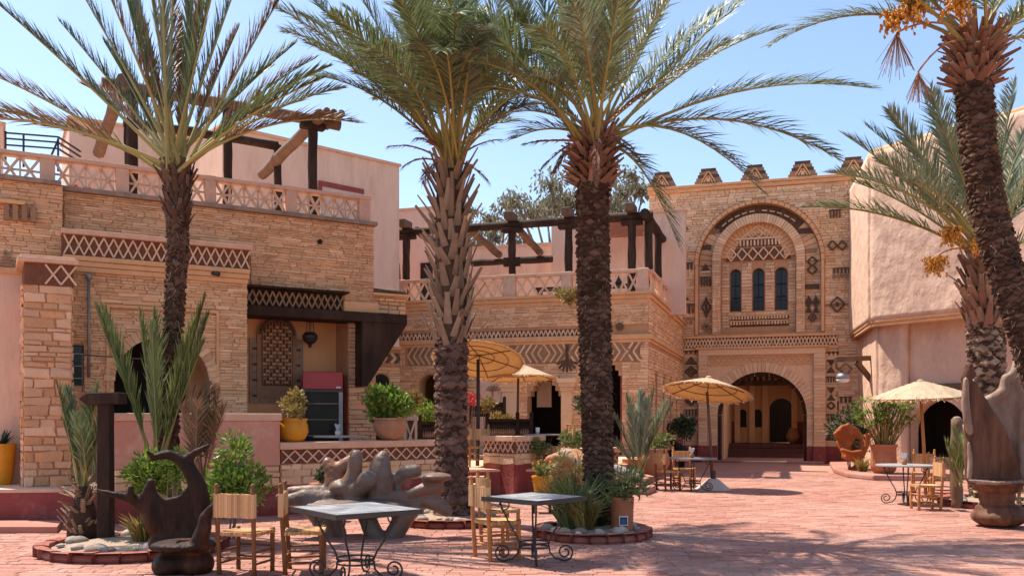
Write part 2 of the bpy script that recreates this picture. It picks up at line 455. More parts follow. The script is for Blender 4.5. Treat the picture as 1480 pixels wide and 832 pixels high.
_barmesh = {}
def bar_inst(parent, name, m, a, b, w, h, up=(0, 1, 0)):
    """a straight bar as an object of its own that shares one unit mesh"""
    if m.name not in _barmesh:
        mb = MB(); mb.box(-.5, .5, -.5, .5, 0, 1)
        me = bpy.data.meshes.new('bar_shape'); me.from_pydata(mb.v, [], mb.f); me.materials.append(m); _barmesh[m.name] = me
    a = Vector(a); b = Vector(b); t = (b - a); L = t.length; t.normalize()
    y = Vector(up); x = y.cross(t)
    if x.length < 1e-4: x = Vector((1,0,0))
    x.normalize(); y = t.cross(x)
    R = Matrix((x, y, t)).transposed()
    return inst(name, _barmesh[m.name], parent, TRS(a, R, (w, h, L)))
def xband(parent, m, u0, u1, z0, z1, d, n, w=.03, t=.025, name='lattice_bar', zr=None):
    """row of X crosses in a recessed band. zr: (z0,z1) at the right end if the band is sloped"""
    for i in range(n):
        a = u0 + (u1 - u0) * i / n; b = u0 + (u1 - u0) * (i + 1) / n
        bar_inst(parent, name, m, (a, d, z0), (b, d, z1), w, t)
        bar_inst(parent, name, m, (b, d + .008, z0), (a, d + .008, z1), w, t)
# ------------------------------------------------------------------ ground
TZ = 0.55                                      # terrace level
mb = MB()
mb.add([(-600,-60,0),(600,-60,0),(600,1200,0),(-600,1200,0)], [(0,1,2,3)])
ground = mb.build('ground', M['ground']); ground['kind'] = 'structure'
rng = random.Random(3)
items = []
y = 7.6
while y < 27.0:
    h = rng.uniform(.09, .16); x = GX(-60, y) - rng.uniform(0, .3); xe = GX(1540, y)
    if y > 21: x = max(x, 3.0)
    while x < xe:
        l = rng.uniform(.13, .40)
        items.append((x, x + l, y, y + h)); x += l
    y += h
items.sort(key=lambda t: (t[2] - 4*(t[1]-t[0])) if t[2] > 8.9 else 99)
bricks = []
for i in range(8):
    r = random.Random(i); me = bpy.data.meshes.new('paver_shape')
    q = lambda: r.uniform(-.05, .05)
    vs = [(-.5,-.5,0),(.5,-.5,0),(.5,.5,0),(-.5,.5,0)]
    top = [(-.47+q()*.5,-.44+q(),1+q()*2),(.47+q()*.5,-.44+q(),1+q()*2),(.47+q()*.5,.44+q(),1+q()*2),(-.47+q()*.5,.44+q(),1+q()*2)]
    me.from_pydata(vs+top, [], [(4,5,6,7),(0,1,5,4),(1,2,6,5),(2,3,7,6),(3,0,4,7)]); me.materials.append(M['paver']); bricks.append(me)
pmb = MB()
for i, (a, b, c, d) in enumerate(items):
    Mx = TRS(((a+b)/2, (c+d)/2, 0.002), Matrix.Rotation(rng.uniform(-.02,.02), 3, 'Z') @ Matrix.Rotation(rng.uniform(-.012,.012), 3, 'X'), (b-a-.006, d-c-.006, rng.uniform(.006,.012)))
    k = rng.randrange(8)
    if i < 300: inst('paver', bricks[k], ground, Mx)
    else: pmb.add([Mx @ v.co for v in bricks[k].vertices], [tuple(p.vertices) for p in bricks[k].polygons])
pmb.build('paver_courses', M['paver'], ground, kind='stuff')

# ------------------------------------------------------------------ raised terrace (red painted sides)
W0 = V(GX(405, 15.0), 15.0); W1 = V(GX(636, 17.2), 17.2)          # foot of the low planter wall
wdir = (W1 - W0).normalized()
LW = Frame(-2.85, 18.5, 30); MW = Frame(3.96, 26.1, -17); GT = Frame(9.35, 33.5, -17)
tp = [(GX(-60, 13.45), 13.45), (GX(160, 13.75), 13.75), tuple(W0), tuple(W1), (GX(642, 18.6), 18.6), (GX(698, 19.0), 19.0), (GX(780, 19.1), 19.1), (GX(800, 20.2), 20.2),
      (GX(905, 21.2), 21.2), (GX(928, 22.6), 22.6), (4.3, 26.0), (6.6, 34.6), (-2, 37), (-14, 24), (-14, 13.45)]
mb = MB(); mb.prism([tp], lambda a, b, t: (a, b, t), -.05, TZ - .05)
terrace = mb.build('terrace', M['red']); terrace['kind'] = 'structure'
mb = MB(); mb.prism([tp], lambda a, b, t: (a, b, t), TZ - .05, TZ)
o = mb.build('terrace_floor', M['coping'], terrace)
# a flat kerb strip of paving in front of the terrace, left
mb = MB(); mb.prism([[(GX(-60, 12.6), 12.6), (GX(82, 12.6), 12.6), (GX(90, 13.4), 13.4), (GX(-60, 13.4), 13.4)]], lambda a, b, t: (a, b, t), 0, .10)
mb.build('path', M['paver'])['kind'] = 'structure'

# ------------------------------------------------------------------ left wing
LB = fthing('stone_wing', 'tan stone wing with a lattice balustrade, a pillar and an open loggia at the left', 'building', LW)
uz = LW.uz
uL = LW.u(-60); uJ = LW.u(90, -.6); uP1 = LW.u(357, -.6); uLo = LW.u(355); zB = 5.62; zLin = 3.78
# walls
slab(LB, 'upper_wall', M['mortar'], rect(uL, 0, zLin, zB), [], 0, .45)
stones(LB, LW, LW.u(92), 0, 3.8, zB - .06, 0, ch=(.03, .07), ln=(.08, .36), nind=300, seed=11, depth=.03, gap=.007, rough=True, holes=[('r', -20, LW.u(364, -.1), 0, 4.72), ('r', LW.u(354), LW.u(497), 3.7, 4.13)])
# left end, a step forward
slab(LB, 'end_wall', M['mortar'], rect(uL, uJ, TZ, zB), [], -.32, 0)
zpl = LW.z(20, 392, -.32)
stones(LB, LW, uL, uJ + .02, zpl, zB - .05, -.32, ch=(.03, .07), ln=(.08, .36), nind=110, seed=12, depth=.03, gap=.007, rough=True)
bx(LB, 'plaster_panel', M['plaster'], uL, uJ, -.40, -.32, TZ, zpl)
bx(LB, 'string_course', M['cornice'], uL, LW.u(36, -.5), -.46, -.40, zpl - .06, zpl + .04)
for k in range(5): bx(LB, 'stepped_block', M['reliefmid'], LW.u(-2 + k*3, -.46), LW.u(18 - k*3.2, -.46), -.48, -.36, zpl + .05 + k*.055, zpl + .10 + k*.055)
u0, z0 = uz(0, 318, -.32); u1, z1 = uz(36, 297, -.32)
for k in range(4):
    bx(LB, 'corbel', M['reliefmid'], u0 + .05 + k*.13, u0 + .13 + k*.13, -.46, -.30, z0, z1 - .03)
bx(LB, 'corbel_shelf', M['cornice'], u0 - .5, u1, -.48, -.30, z1 - .02, z1 + .04)
# top ledge under the balustrade
bx(LB, 'ledge', M['weathered'], uL, uJ, -.42, .45, zB - .05, zB + .03, .012)
bx(LB, 'ledge', M['weathered'], uJ, .06, -.10, .45, zB - .051, zB + .029, .012)
# balustrade: posts, rail, crossed bars
zT = 6.17
pp = [(58, 80), (168, 187), (297, 313), (415, 430), (520, 536)]
for a, b in pp:
    bx(LB, 'balustrade_post', M['coping'], LW.u(a), LW.u(b), .02, .24, zB + .03, zT + .012, .01)
bx(LB, 'handrail', M['coping'], uL, LW.u(537), .0, .26, zT - .07, zT, .01)
spans = [(uL, LW.u(58))] + [(LW.u(pp[i][1]), LW.u(pp[i+1][0])) for i in range(4)]
for a, b in spans:
    n = max(2, round((b - a) / .27))
    h0, h1 = zB + .03, zT - .07
    for i in range(n):
        c = a + (b - a) * i / n; e = a + (b - a) * (i + 1) / n; mid = (h0 + h1) / 2
        bar_inst(LB, 'lattice_bar', M['lattice'], (c, .10, h0), (e, .10, h1), .038, .07)
        bar_inst(LB, 'lattice_bar', M['lattice'], (e, .112, h0), (c, .112, h1), .038, .07)
        if i: bar_inst(LB, 'lattice_bar', M['lattice'], (c, .124, h0), (c, .124, h1), .03, .06)
    bar_inst(LB, 'lattice_rail', M['lattice'], (a, .13, (h0+h1)/2), (b, .13, (h0+h1)/2), .03, .05)
# porch block
d = -.6; zc = 4.80
archc = (LW.u(165, d) + LW.u(303, d)) / 2; hwA = (LW.u(303, d) - LW.u(165, d)) / 2
zsA = LW.z(234, 487, d) - hwA
wu0, wz1 = uz(103, 498, d); wu1, wz0 = uz(121, 557, d)
zpt = 4.36
slab(LB, 'porch_wall', M['mortar'], rect(uJ, uP1, TZ, zpt), [arch_pts(archc, hwA, TZ + .01, zsA), rect(wu0, wu1, wz0, wz1)], d, d + .5)
mo = (LW.u(158, d), LW.u(312, d), LW.z(158, 444, d))
stones(LB, LW, uJ, uP1, TZ, zpt - .04, d, ch=(.03, .07), ln=(.08, .34), nind=230, seed=13, depth=.03, gap=.007, rough=True, holes=[('r', mo[0]-.05, mo[0], 0, mo[2]+.05), ('r', mo[1], mo[1]+.05, 0, mo[2]+.05), ('r', mo[0]-.05, mo[1]+.05, mo[2], mo[2]+.05), ('a', archc, hwA, TZ, zsA), ('r', wu0, wu1, wz0, wz1)])
ring_stones(LB, M['stone'], archc, zsA, hwA - .01, hwA + .17, d - .045, d, 26, name='arch_stone', seed=3)
for a, b, c, e in ((mo[0]-.05, mo[0], TZ, mo[2]+.05), (mo[1], mo[1]+.05, TZ, mo[2]+.05), (mo[0], mo[1], mo[2], mo[2]+.05)):
    bx(LB, 'moulding', M['cornice'], a, b, d - .05, d, c, e)
for k, (zz, pr) in enumerate(((zpt, .06), (zpt - .09, .04), (zpt - .18, .02))):
    bx(LB, 'cornice', M['cornice'], uJ, uP1 + pr*.6, d - .05 - pr, d + .5, zz - .085, zz, .012)
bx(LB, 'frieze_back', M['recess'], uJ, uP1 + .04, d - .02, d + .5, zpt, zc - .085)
xband(LB, M['lattice'], uJ + .02, uP1 + .04, zpt + .02, zc - .10, d - .035, 20, w=.026, t=.03)
bx(LB, 'coping', M['coping'], uJ - .02, uP1 + .07, d - .12, d + .6, zc - .085, zc, .012)
# porch interior
bx(LB, 'porch_back_wall', M['plaster_ochre'], uJ, uP1, .9, 1.0, TZ, 4.3)
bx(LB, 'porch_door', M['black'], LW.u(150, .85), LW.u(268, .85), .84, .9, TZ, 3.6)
bx(LB, 'porch_side_wall', M['plaster_ochre'], uP1 - .3, uP1, d + .5, 1.3, TZ, 4.3)
bx(LB, 'porch_side_wall', M['plaster'], uJ, uJ + .3, d + .5, .9, TZ, 4.3)
bx(LB, 'porch_ceiling', M['plaster'], uJ, uP1, d + .5, 1.3, 4.2, 4.3)
wn_ = bx(LB, 'window', M['glass_dark'], wu0, wu1, d + .12, d + .16, wz0, wz1)
for k in range(3):
    zz = wz0 + (wz1 - wz0) * (k + .6) / 3.3
    bar_inst(wn_, 'window_bar', M['metal'], (wu0, d + .04, zz), (wu1 + .12, d + .04, zz), .015, .015)
# pillar buttress
dp = -1.5
a, b = LW.u(34, dp), LW.u(104, dp)
zcp = LW.z(60, 412, dp); zct = LW.z(60, 374, dp)
bx(LB, 'pillar', M['mortar'], a, b, dp, -.35, TZ - .02, zcp)
stones(LB, LW, a, b, TZ, zcp, dp, ch=(.06, .17), ln=(.12, .42), nind=200, seed=15, mkey='stone_orange', depth=.035, gap=.02, rough=True)
stones(LB, LW, dp, -.36, TZ, zcp, -1, ch=(.08, .18), ln=(.2, .5), nind=60, seed=16, mkey='stone_orange', depth=.035, gap=.02, rough=True, axis='d', fixed=a)
stones(LB, LW, dp, -.36, TZ, zcp, 1, ch=(.08, .18), ln=(.2, .5), nind=20, seed=17, mkey='stone', depth=.035, gap=.02, rough=True, axis='d', fixed=b)
bx(LB, 'pillar_band', M['recess'], a + .01, b + .02, dp - .04, -.35, zcp, zct - .07)
for q in (0, 1, 2, 3):
    if q < 2:
        x0 = a + .30 + q*.22
        bar_inst(LB, 'lattice_bar', M['lattice'], (x0, dp - .05, zcp + .02), (x0 + .22, dp - .05, zct - .09), .028, .03)
        bar_inst(LB, 'lattice_bar', M['lattice'], (x0 + .22, dp - .058, zcp + .02), (x0, dp - .058, zct - .09), .028, .03)
bx(LB, 'pillar_cap', M['coping'], a - .09, b + .09, dp - .14, -.35, zct - .07, zct, .012)
bx(LB, 'pillar_coping', M['coping'], a - .05, b + .05, dp - .09, -.35, zct, zct + .045, .01)
# loggia
zf = TZ; dB = 1.0
bx(LB, 'loggia_back_wall', M['plaster_ochre'], uP1 - .3, .3, dB, dB + .25, TZ, zLin + .3)
bx(LB, 'loggia_ceiling', M['plaster'], uP1, .2, .46, dB, zLin - .06, zLin + .04)
bx(LB, 'lintel', M['darkwood'], LW.u(352, -.14), LW.u(586, -.14), -.24, .45, zLin - .20, zLin - .012, .012)
# fret band above the lintel
fa, fb = LW.u(355, -.06), LW.u(496, -.06)
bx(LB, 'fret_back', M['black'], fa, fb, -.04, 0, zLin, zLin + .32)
xband(LB, M['reliefmid'], fa, fb, zLin + .02, zLin + .30, -.06, 15, w=.03, t=.03, name='fret_bar')
bx(LB, 'fret_roof', M['darkwood'], fa - .05, fb + .05, -.30, 0, zLin + .33, zLin + .37)
bx(LB, 'wall_base', M['cornice'], fb, .08, -.12, .44, zLin - .01, zLin + .2, .015)
# bracket: a thick triangular board
mb = MB(); bu0, bu1 = LW.u(521, -.1), LW.u(586, -.1)
mb.prism([[(bu0, zLin - .2), (bu1, zLin - .2), (bu0 + .12, LW.z(530, 558, -.1)), (bu0, LW.z(521, 558, -.1))]], wall_fn, -.2, .38)
mb.build('bracket', M['darkwood'], LB)
# right pier of the loggia
pu0, pu1 = LW.u(503, .25), LW.u(543, .25)
bx(LB, 'pier', M['mortar'], pu0, pu1, .25, dB, TZ, zLin - .06)
stones(LB, LW, pu0, pu1, TZ, zLin - .06, .25, ch=(.06, .11), ln=(.15, .4), nind=90, seed=18, mkey='stone_orange', rough=True)
bx(LB, 'side_wall', M['mortar'], -.45, 0, .451, 8.2, TZ, zB - .06)
# carved mosaic panel with an arched head
ma, mb_ = LW.u(360, dB), LW.u(437, dB); mz0 = LW.z(400, 582, dB); mz1 = LW.z(360, 488, dB); mzt = LW.z(400, 456, dB)
mc = (ma + mb_) / 2; mw = (mb_ - ma) / 2
bx(LB, 'mosaic_panel', M['weathered'], ma, mb_, dB - .05, dB, mz0, mz1)
mb = MB(); ins = mw * .74; mb.prism([arch_pts(mc, ins, mz0 + .1, mzt - ins)], wall_fn, dB - .075, dB - .05); mb.build('mosaic_arch', M['reliefmid'], LB)
mb = MB(); ins2 = mw * .58; mb.prism([arch_pts(mc, ins2, mz0 + .35, mzt - ins - .02)], wall_fn, dB - .085, dB - .075); mb.build('mosaic_field', M['relief'], LB)
rr = random.Random(8)
mcols = [M['relief'], M['weathered'], M['reliefmid'], M['terra_pale']]
for cx in range(10):
    uu = mc + (cx - 4.5) * ins2 * .205; zt_ = mzt - ins + sqrt(max(0, ins2**2 - (uu - mc)**2)) - .04
    bar_inst(LB, 'mosaic_strip', M['terra_pale'], (uu, dB - .092, mz0 + .37), (uu, dB - .092, zt_), .016, .014)
    if cx < 9:
        u2 = uu + ins2*.1025; n_ = int((zt_ - mz0 - .42)/.075)
        for row in range(n_): bx(LB, 'mosaic_piece', (M['cornice'], M['relief'], M['terra_pale'])[(row + abs(cx - 4)) % 3], u2 - .022, u2 + .022, dB - .094, dB - .085, mz0 + .40 + row*.075, mz0 + .445 + row*.075)
for q in range(9): bx(LB, 'mosaic_piece', M['terra_pale'], mc - mw*.9 + q*mw*.21, mc - mw*.9 + q*mw*.21 + .05, dB - .065, dB - .05, mz0 + .04, mz0 + .08)
ring_stones(LB, M['relief'], mc, mzt - ins, ins2, ins - .03, dB - .09, dB - .075, 16, name='mosaic_piece')
for q in range(14):
    for s in (-1, 1):
        zz = mz0 + .12 + q * (mz1 - mz0 - .2) / 14
        bx(LB, 'mosaic_piece', mcols[q % 4], mc + s*mw*.82 - .04, mc + s*mw*.82 + .04, dB - .065, dB - .05, zz, zz + .05)
bx(LB, 'dado', M['red'], uP1, pu0, dB - .03, dB, TZ, TZ + .75)
# small tiled ledge roof at the right end
mb = MB(); q0, q1 = LW.u(530, .2), LW.u(588, .8)
mb.box(0, 0.75, .1, 1.4, zLin + .02, zLin + .42); mb.build('ledge_block', M['mortar'], LB)
stones(LB, LW, 0, .75, zLin + .02, zLin + .42, .1, ch=(.06, .1), ln=(.15, .35), nind=20, seed=19)
for k in range(7):
    mb = MB(); x = .02 + k*.11
    mb.tube([(x, -.02, zLin + .45), (x, .9, zLin + .62)], .055, 8); mb.build('roof_tile', M['relief'], LB, smooth=True)
bx(LB, 'roof_bed', M['cornice'], -.02, .78, -.05, 1.4, zLin + .38, zLin + .43)
# drain hole, gutter pipe, camera
mb = MB(); mb.lathe([(.05, 0), (.05, .03)], 12); o = mb.build('drain_hole', M['black'], LB); u_, z_ = uz(461, 350); o.matrix_basis = TRS((u_, -.05, z_), Matrix.Rotation(pi/2, 3, 'X'))
pu, pz = uz(128, 405, d - .08); _, pz0 = uz(128, 545, d - .08)
t = fthing('drainpipe', 'thin grey drainpipe running down the stone porch wall beside the pillar', 'drainpipe', LW)
mb = MB(); mb.tube([(pu, d - .1, pz0), (pu, d - .1, pz)], .024, 8); mb.build('pipe', M['metal'], t, smooth=True)
mb = MB(); mb.lathe([(.025, 0), (.055, .03), (.06, .10), (.045, .115)], 10, (pu, d - .1, pz)); mb.build('hopper', M['metal'], t, smooth=True)
cu, cz = uz(312, 397, d - .1)
t = fthing('security_camera', 'small dark camera fixed high on the stone porch wall right of the palm trunk', 'camera', LW)
mb = MB(); mb.tube([(cu - .06, d - .05, cz + .03), (cu + .02, d - .22, cz)], [.035, .045], 10); mb.build('camera_body', M['fridge_dark'], t, smooth=True)
bx(t, 'bracket', M['metal'], cu - .09, cu - .05, d - .09, d - .03, cz, cz + .06)

# ------------------------------------------------------------------ pale plaster blocks on the roofs
def block(name, label, fr, u0, u1, d0, d1, z0, z1, m, cop=True):
    t = fthing(name, label, 'building', fr)
    bx(t, 'wall', m, u0, u1, d0, d1, z0, z1)
    if cop: bx(t, 'coping', M['coping'], u0 - .05, u1 + .05, d0 - .06, d1 + .05, z1, z1 + .09, .02)
    return t
FB = Frame(GX(577, 27.3), 27.3, 42)
zb = EYE + (606 - 237) / F * 27.3
t = block('plaster_house', 'tall plain pink plaster block behind the right end of the left balustrade', FB, -5.6, 0, 0, 4.0, 3.8, zb - .09, M['plaster'])
fu0, fz0 = FB.uz(460, 262, 0); fu1, fz1 = FB.uz(525, 272, 0)
bx(t, 'red_door_frame', M['red'], fu0, fu1, -.05, 0, fz0 - .12, fz0 + .02)
bx(t, 'red_door_frame', M['red'], fu0, fu0 + .1, -.05, 0, fz0 - 1.2, fz0 - .12)
bx(t, 'door', M['concrete'], fu0 + .1, fu1, -.02, 0, fz0 - 1.2, fz0 - .12)
FC = Frame(GX(100, 25.0), 25.0, 30)
t = block('plaster_house', 'low pale plaster block behind the left balustrade and palm crown', FC, 0, 7.2, 0, 3, 5, EYE + (606 - 172) / F * 25.0, M['plaster'])
FD = Frame(GX(5, 22.0), 22.0, 30)
block('plaster_house', 'narrow plaster block at the left edge of the roofline', FD, -3, 0, 0, 3, 5, EYE + (606 - 182) / F * 22.0, M['plaster'])
# roof railing, far left
t = fthing('roof_railing', 'dark metal railing on the roof at the far left behind the balustrade', 'railing', FD)
r0, rz = FD.uz(8, 192, .5); r1, rz1 = FD.uz(84, 189, .5)
for zz in (rz, rz - .14, rz - .3): bar_inst(t, 'rail', M['iron'], (r0, .5, zz), (r1, .5, zz + .08), .035, .05); bar_inst(t, 'rail', M['iron'], (r1, .5, zz + .08), (r1 + .6, 1.6, zz + .08), .035, .05)
for uu in (r0, (r0 + r1)*.35, r1): bar_inst(t, 'post', M['iron'], (uu, .5, rz - .8), (uu, .5, rz + .04), .05, .05)
bar_inst(t, 'brace', M['iron'], (r1 - .3, .5, rz - .8), (r1, .5, rz), .05, .05)

# ------------------------------------------------------------------ middle wing
MBD = fthing('stone_wing', 'two storey stone wing with a lattice terrace balustrade between the palms', 'building', MW)
uz = MW.uz
mu0 = MW.u(578); zc1 = 5.12; zbt = 5.98
ops = []
def mop(a, b, top, foot=TZ): ops.append((MW.u(a), MW.u(b), foot, MW.z((a+b)/2, top)))
ow = (MW.u(762), MW.u(812), MW.z(787, 549)); oz = MW.z(787, 572)
o2 = (MW.u(606), MW.u(636), MW.z(620, 541))
o3 = (MW.u(866), MW.u(899), MW.z(885, 519))
def stepped(a, b, ztop, w=.1, n=3, zst=.16):
    p = [(a, TZ + .01), (a, ztop - n*zst)]
    for k in range(n):
        p.append((a + (k+1)*w, ztop - (n-k)*zst)); p.append((a + (k+1)*w, ztop - (n-k-1)*zst))
    q = [(a + b - x, zz) for x, zz in p][::-1]
    return p + q
H1 = stepped(ow[0], ow[1], ow[2])
H3 = stepped(o3[0] - .25, o3[1], o3[2])
c2 = (o2[0] + o2[1]) / 2; hw2 = (o2[1] - o2[0]) / 2
zg = MW.z(930, 527)
slab(MBD, 'front_wall', M['mortar'], rect(mu0, 0, TZ, zc1), [arch_pts(c2, hw2, TZ + .01, o2[2] - hw2), H1, H3], 0, .5)
hls = [('a', c2, hw2 + .02, 0, o2[2] - hw2), ('r', ow[0] - .0, ow[1], 0, ow[2]), ('r', o3[0] - .25, o3[1], 0, o3[2])]
bz0, bz1 = MW.z(700, 497), MW.z(700, 479)       # zigzag frieze
cz0, cz1 = MW.z(900, 522), MW.z(900, 494)       # chevron frieze
# panels of plaster behind the straw umbrellas
q0, q1 = MW.u(694), MW.u(726); qz = MW.z(710, 541)
hls.append(('r', q0, q1, 0, qz))
hls.append(('r', mu0, 0, bz0 - .03, bz1 + .03)); hls.append(('r', MW.u(585), MW.u(925), cz0 - .02, cz1 + .02))
stones(MBD, MW, mu0, 0, TZ, zc1 - .02, 0, ch=(.045, .10), ln=(.10, .40), holes=hls, nind=300, seed=21, depth=.04, gap=.010, rough=True)
bx(MBD, 'plaster_niche', M['plaster'], q0, q1, -.012, 0, TZ, qz)
# painted palm tree in the niche (relief)
pm = (q0 + q1)/2 + .05; pz_ = MW.z(712, 600)
bar_inst(MBD, 'palm_relief', M['reliefmid'], (pm, -.02, pz_), (pm, -.02, pz_ + .75), .05, .02)
for k in range(6):
    a = radians(20 + 28*k); bar_inst(MBD, 'palm_relief', M['reliefmid'], (pm, -.024, pz_ + .75), (pm + .22*cos(a), -.024, pz_ + .72 + .2*sin(a)), .045, .02)
# friezes
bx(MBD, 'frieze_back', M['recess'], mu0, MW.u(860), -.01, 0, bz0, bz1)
xband(MBD, M['stone_pale'], mu0, MW.u(860), bz0 + .02, bz1 - .02, -.03, 46, w=.035, t=.04, name='frieze_piece')
n = 76; ca, cb = MW.u(590), MW.u(925)
for i in range(n):
    a = ca + (cb - ca) * i / n; w = (cb - ca) / n; h = (cz1 - cz0) / 2
    s = 1 if (i // 9) % 2 else -1
    x0, x1 = (a, a + w*1.9) if s > 0 else (a + w*1.9, a)
    mm = M['reliefmid'] if i % 2 else M['stone']
    bar_inst(MBD, 'chevron', mm, (x0, -.02, cz0 + .015), (x1, -.02, cz0 + h), w * .62, .03)
    bar_inst(MBD, 'chevron', mm, (x1, -.021, cz0 + h), (x0, -.021, cz1 - .015), w * .62, .03)
bx(MBD, 'frieze_back', M['reliefmid'], ca, cb, -.012, 0, cz0, cz1)
# dark stone rosette hanging below the chevrons
ru, rz = uz(820, 520)
for k in range(7):
    a = radians(200 + 140*k/6); bar_inst(MBD, 'rosette_petal', M['relief'], (ru, -.03, rz), (ru + .34*cos(a), -.03, rz + .36*sin(a)), .07, .04)
bx(MBD, 'rosette_stem', M['relief'], ru - .05, ru + .05, -.05, -.01, rz, rz + .45)
mb = MB(); mb.lathe([(.12, 0), (.12, .03)], 12); o = mb.build('round_vent', M['relief'], MBD); a, b = uz(896, 472); o.matrix_basis = TRS((a, -.05, b), Matrix.Rotation(pi/2, 3, 'X'))
# cornices front + side
SD = 8.9
def corn(za, zb_, pr, m='cornice', name='cornice'):
    mb = MB(); mb.box(mu0, pr, -pr, .3, za, zb_); mb.box(-.3, pr - .003, .301, SD, za, zb_); mb.build(name, M[m], MBD, bevel=.012)
corn(zc1, zc1 + .12, .10); corn(zc1 + .12, zc1 + .2, .16); corn(zc1 - .1, zc1 - .001, .05)
zm = MW.z(930, 486); corn(zm - .07, zm + .07, .10); corn(zm - .16, zm - .071, .05)
zq = MW.z(930, 432)
# side wall with narrow openings
sh = []
for k in range(4):
    s0 = 1.2 + k*1.75; sh.append((s0, s0 + .55, TZ + .3, 3.0))
mb = MB(); mb.prism([rect(.5, SD, TZ, zc1)] + [rect(a, b, c, e)[::-1] for a, b, c, e in sh], lambda a, b, t: (t, a, b), -.5, 0); mb.build('side_wall', M['mortar'], MBD)
stones(MBD, MW, 0.02, SD, TZ, zc1 - .02, 1, ch=(.07, .13), ln=(.25, .6), nind=120, seed=22, axis='d', fixed=0, holes=[('r', a, b, c, e) for a, b, c, e in sh] + [('r', 0, 20, zm - .2, zm + .1)])
for a, b, c, e in sh: bx(MBD, 'side_window', M['recess'], -.35, -.3, a, b, c, e)
bx(MBD, 'base_band', M['red'], -.02, .04, .1, SD, TZ - .5, TZ + .35)
# rooms behind the openings
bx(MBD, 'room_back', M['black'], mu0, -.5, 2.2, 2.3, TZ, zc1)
bx(MBD, 'terrace_slab', M['coping'], mu0, 0, .31, SD, zc1 - .2, zc1 - .02)
bx(MBD, 'ivory', M['plaster'], 0,0.001,0,0.001,0,0.001) if False else None
bx(MBD, 'left_side_wall', M['mortar'], mu0, mu0 + .4, .5, SD, TZ, zc1 - .21)
bx(MBD, 'curtain', M['plaster'], MW.u(776, 1), MW.u(797, 1), 1.0, 1.05, MW.z(786, 588, 1), ow[2])
bx(MBD, 'red_reveal', M['red'], o3[1] - .06, o3[1], .05, .5, TZ, o3[2] - .5)
# pilasters with capitals
for a, b in ((727, 762), (812, 838)):
    bx(MBD, 'pilaster', M['stone_pale'], MW.u(a), MW.u(b) - .22, -.12, 0.02, TZ, MW.z(745, 566), .012)
    for k in range(3):
        zz = MW.z(745, 566) + k*.13; bx(MBD, 'capital', M['stone_pale'], MW.u(a) - .03 - .04*k, MW.u(b) - .22 + .05 + .05*k, -.15 - .03*k, .02, zz, zz + .128, .01)
# balustrade
ztop = zbt; zbb = zc1 + .2
posts = [(635+92, 745), (813, 826), (922, 936)]
pl = [(578, 586), (640, 652), (728, 745), (812, 826), (866, 880), (922, 937)]
for a, b in pl: bx(MBD, 'balustrade_post', M['coping'], MW.u(a), MW.u(b), -.08, .14, zbb, ztop + .02, .012)
bx(MBD, 'handrail', M['coping'], mu0, 0.02, -.09, .13, ztop - .09, ztop, .012)
for i in range(len(pl) - 1):
    a, b = MW.u(pl[i][1]), MW.u(pl[i+1][0]); n = max(2, round((b - a) / .34))
    for k in range(n):
        c = a + (b-a)*k/n; e = a + (b-a)*(k+1)/n
        bar_inst(MBD, 'lattice_bar', M['lattice'], (c, .02, zbb), (e, .02, ztop - .09), .05, .07)
        bar_inst(MBD, 'lattice_bar', M['lattice'], (e, .03, zbb), (c, .03, ztop - .09), .05, .07)
mb = MB(); mb.box(-.12, .10, .14, SD, ztop - .09, ztop - .002); mb.build('handrail', M['coping'], MBD)
for k in range(5):
    s0 = .6 + k*1.7
    bx(MBD, 'balustrade_post', M['coping'], -.1, .12, s0 + 1.3, s0 + 1.62, zbb, ztop + .02)
    for j in range(4):
        c = s0 - .3 + j*.4; mb_ = .4
        bar_inst(MBD, 'lattice_bar', M['lattice'], (0, c, zbb), (0, c + mb_, ztop - .09), .05, .06, up=(1,0,0))
        bar_inst(MBD, 'lattice_bar', M['lattice'], (.01, c + mb_, zbb), (.01, c, ztop - .09), .05, .06, up=(1,0,0))
# angled wing between left wing and middle wing
MA = Frame(MW.w(mu0, 0, 0).x, MW.w(mu0, 0, 0).y, 28)
AB = fthing('stone_bay', 'short angled stone bay joining the two wings behind the dark wooden bracket', 'building', MA)
slab(AB, 'wall', M['mortar'], rect(-4, 0, TZ, zc1), [], 0, .4)
az = lambda py: MA.z(560, py)
hb = [('r', -4, 0, az(497), az(476)), ('r', -4, 0, az(526), az(508)), ('a', MA.u(551), .26, 0, az(552))]
stones(AB, MA, -4, 0, TZ, zc1 - .02, 0, ch=(.06, .12), ln=(.2, .5), holes=hb, nind=120, seed=24)
bx(AB, 'frieze_back', M['recess'], -4, 0, -.01, 0, az(495), az(478)); xband(AB, M['stone_pale'], -4, -.05, az(493), az(480), -.03, 20, w=.035, t=.04, name='frieze_piece')
bx(AB, 'frieze_back', M['reliefmid'], -4, 0, -.011, 0, az(524), az(510))
for i in range(24):
    a = -3.6 + i*.15; h = (az(510) - az(524))/2; mm = M['relief'] if i % 2 else M['stone_pale']
    bar_inst(AB, 'chevron', mm, (a, -.02, az(524)), (a + .14, -.02, az(524) + h), .07, .03); bar_inst(AB, 'chevron', mm, (a + .14, -.022, az(524) + h), (a, -.022, az(510)), .07, .03)
bx(AB, 'cornice', M['cornice'], -4, .03, -.10, .3, az(505), az(499)); bx(AB, 'cornice', M['cornice'], -4, .05, -.14, .3, zc1, zc1 + .2)
mb = MB(); mb.prism([arch_pts(MA.u(551), .25, TZ, az(552))], wall_fn, -.015, -.002); mb.build('arched_window', M['black'], AB)
bx(AB, 'balustrade_wall', M['coping'], -4, 0, -.05, .1, zc1 + .2, zbt)
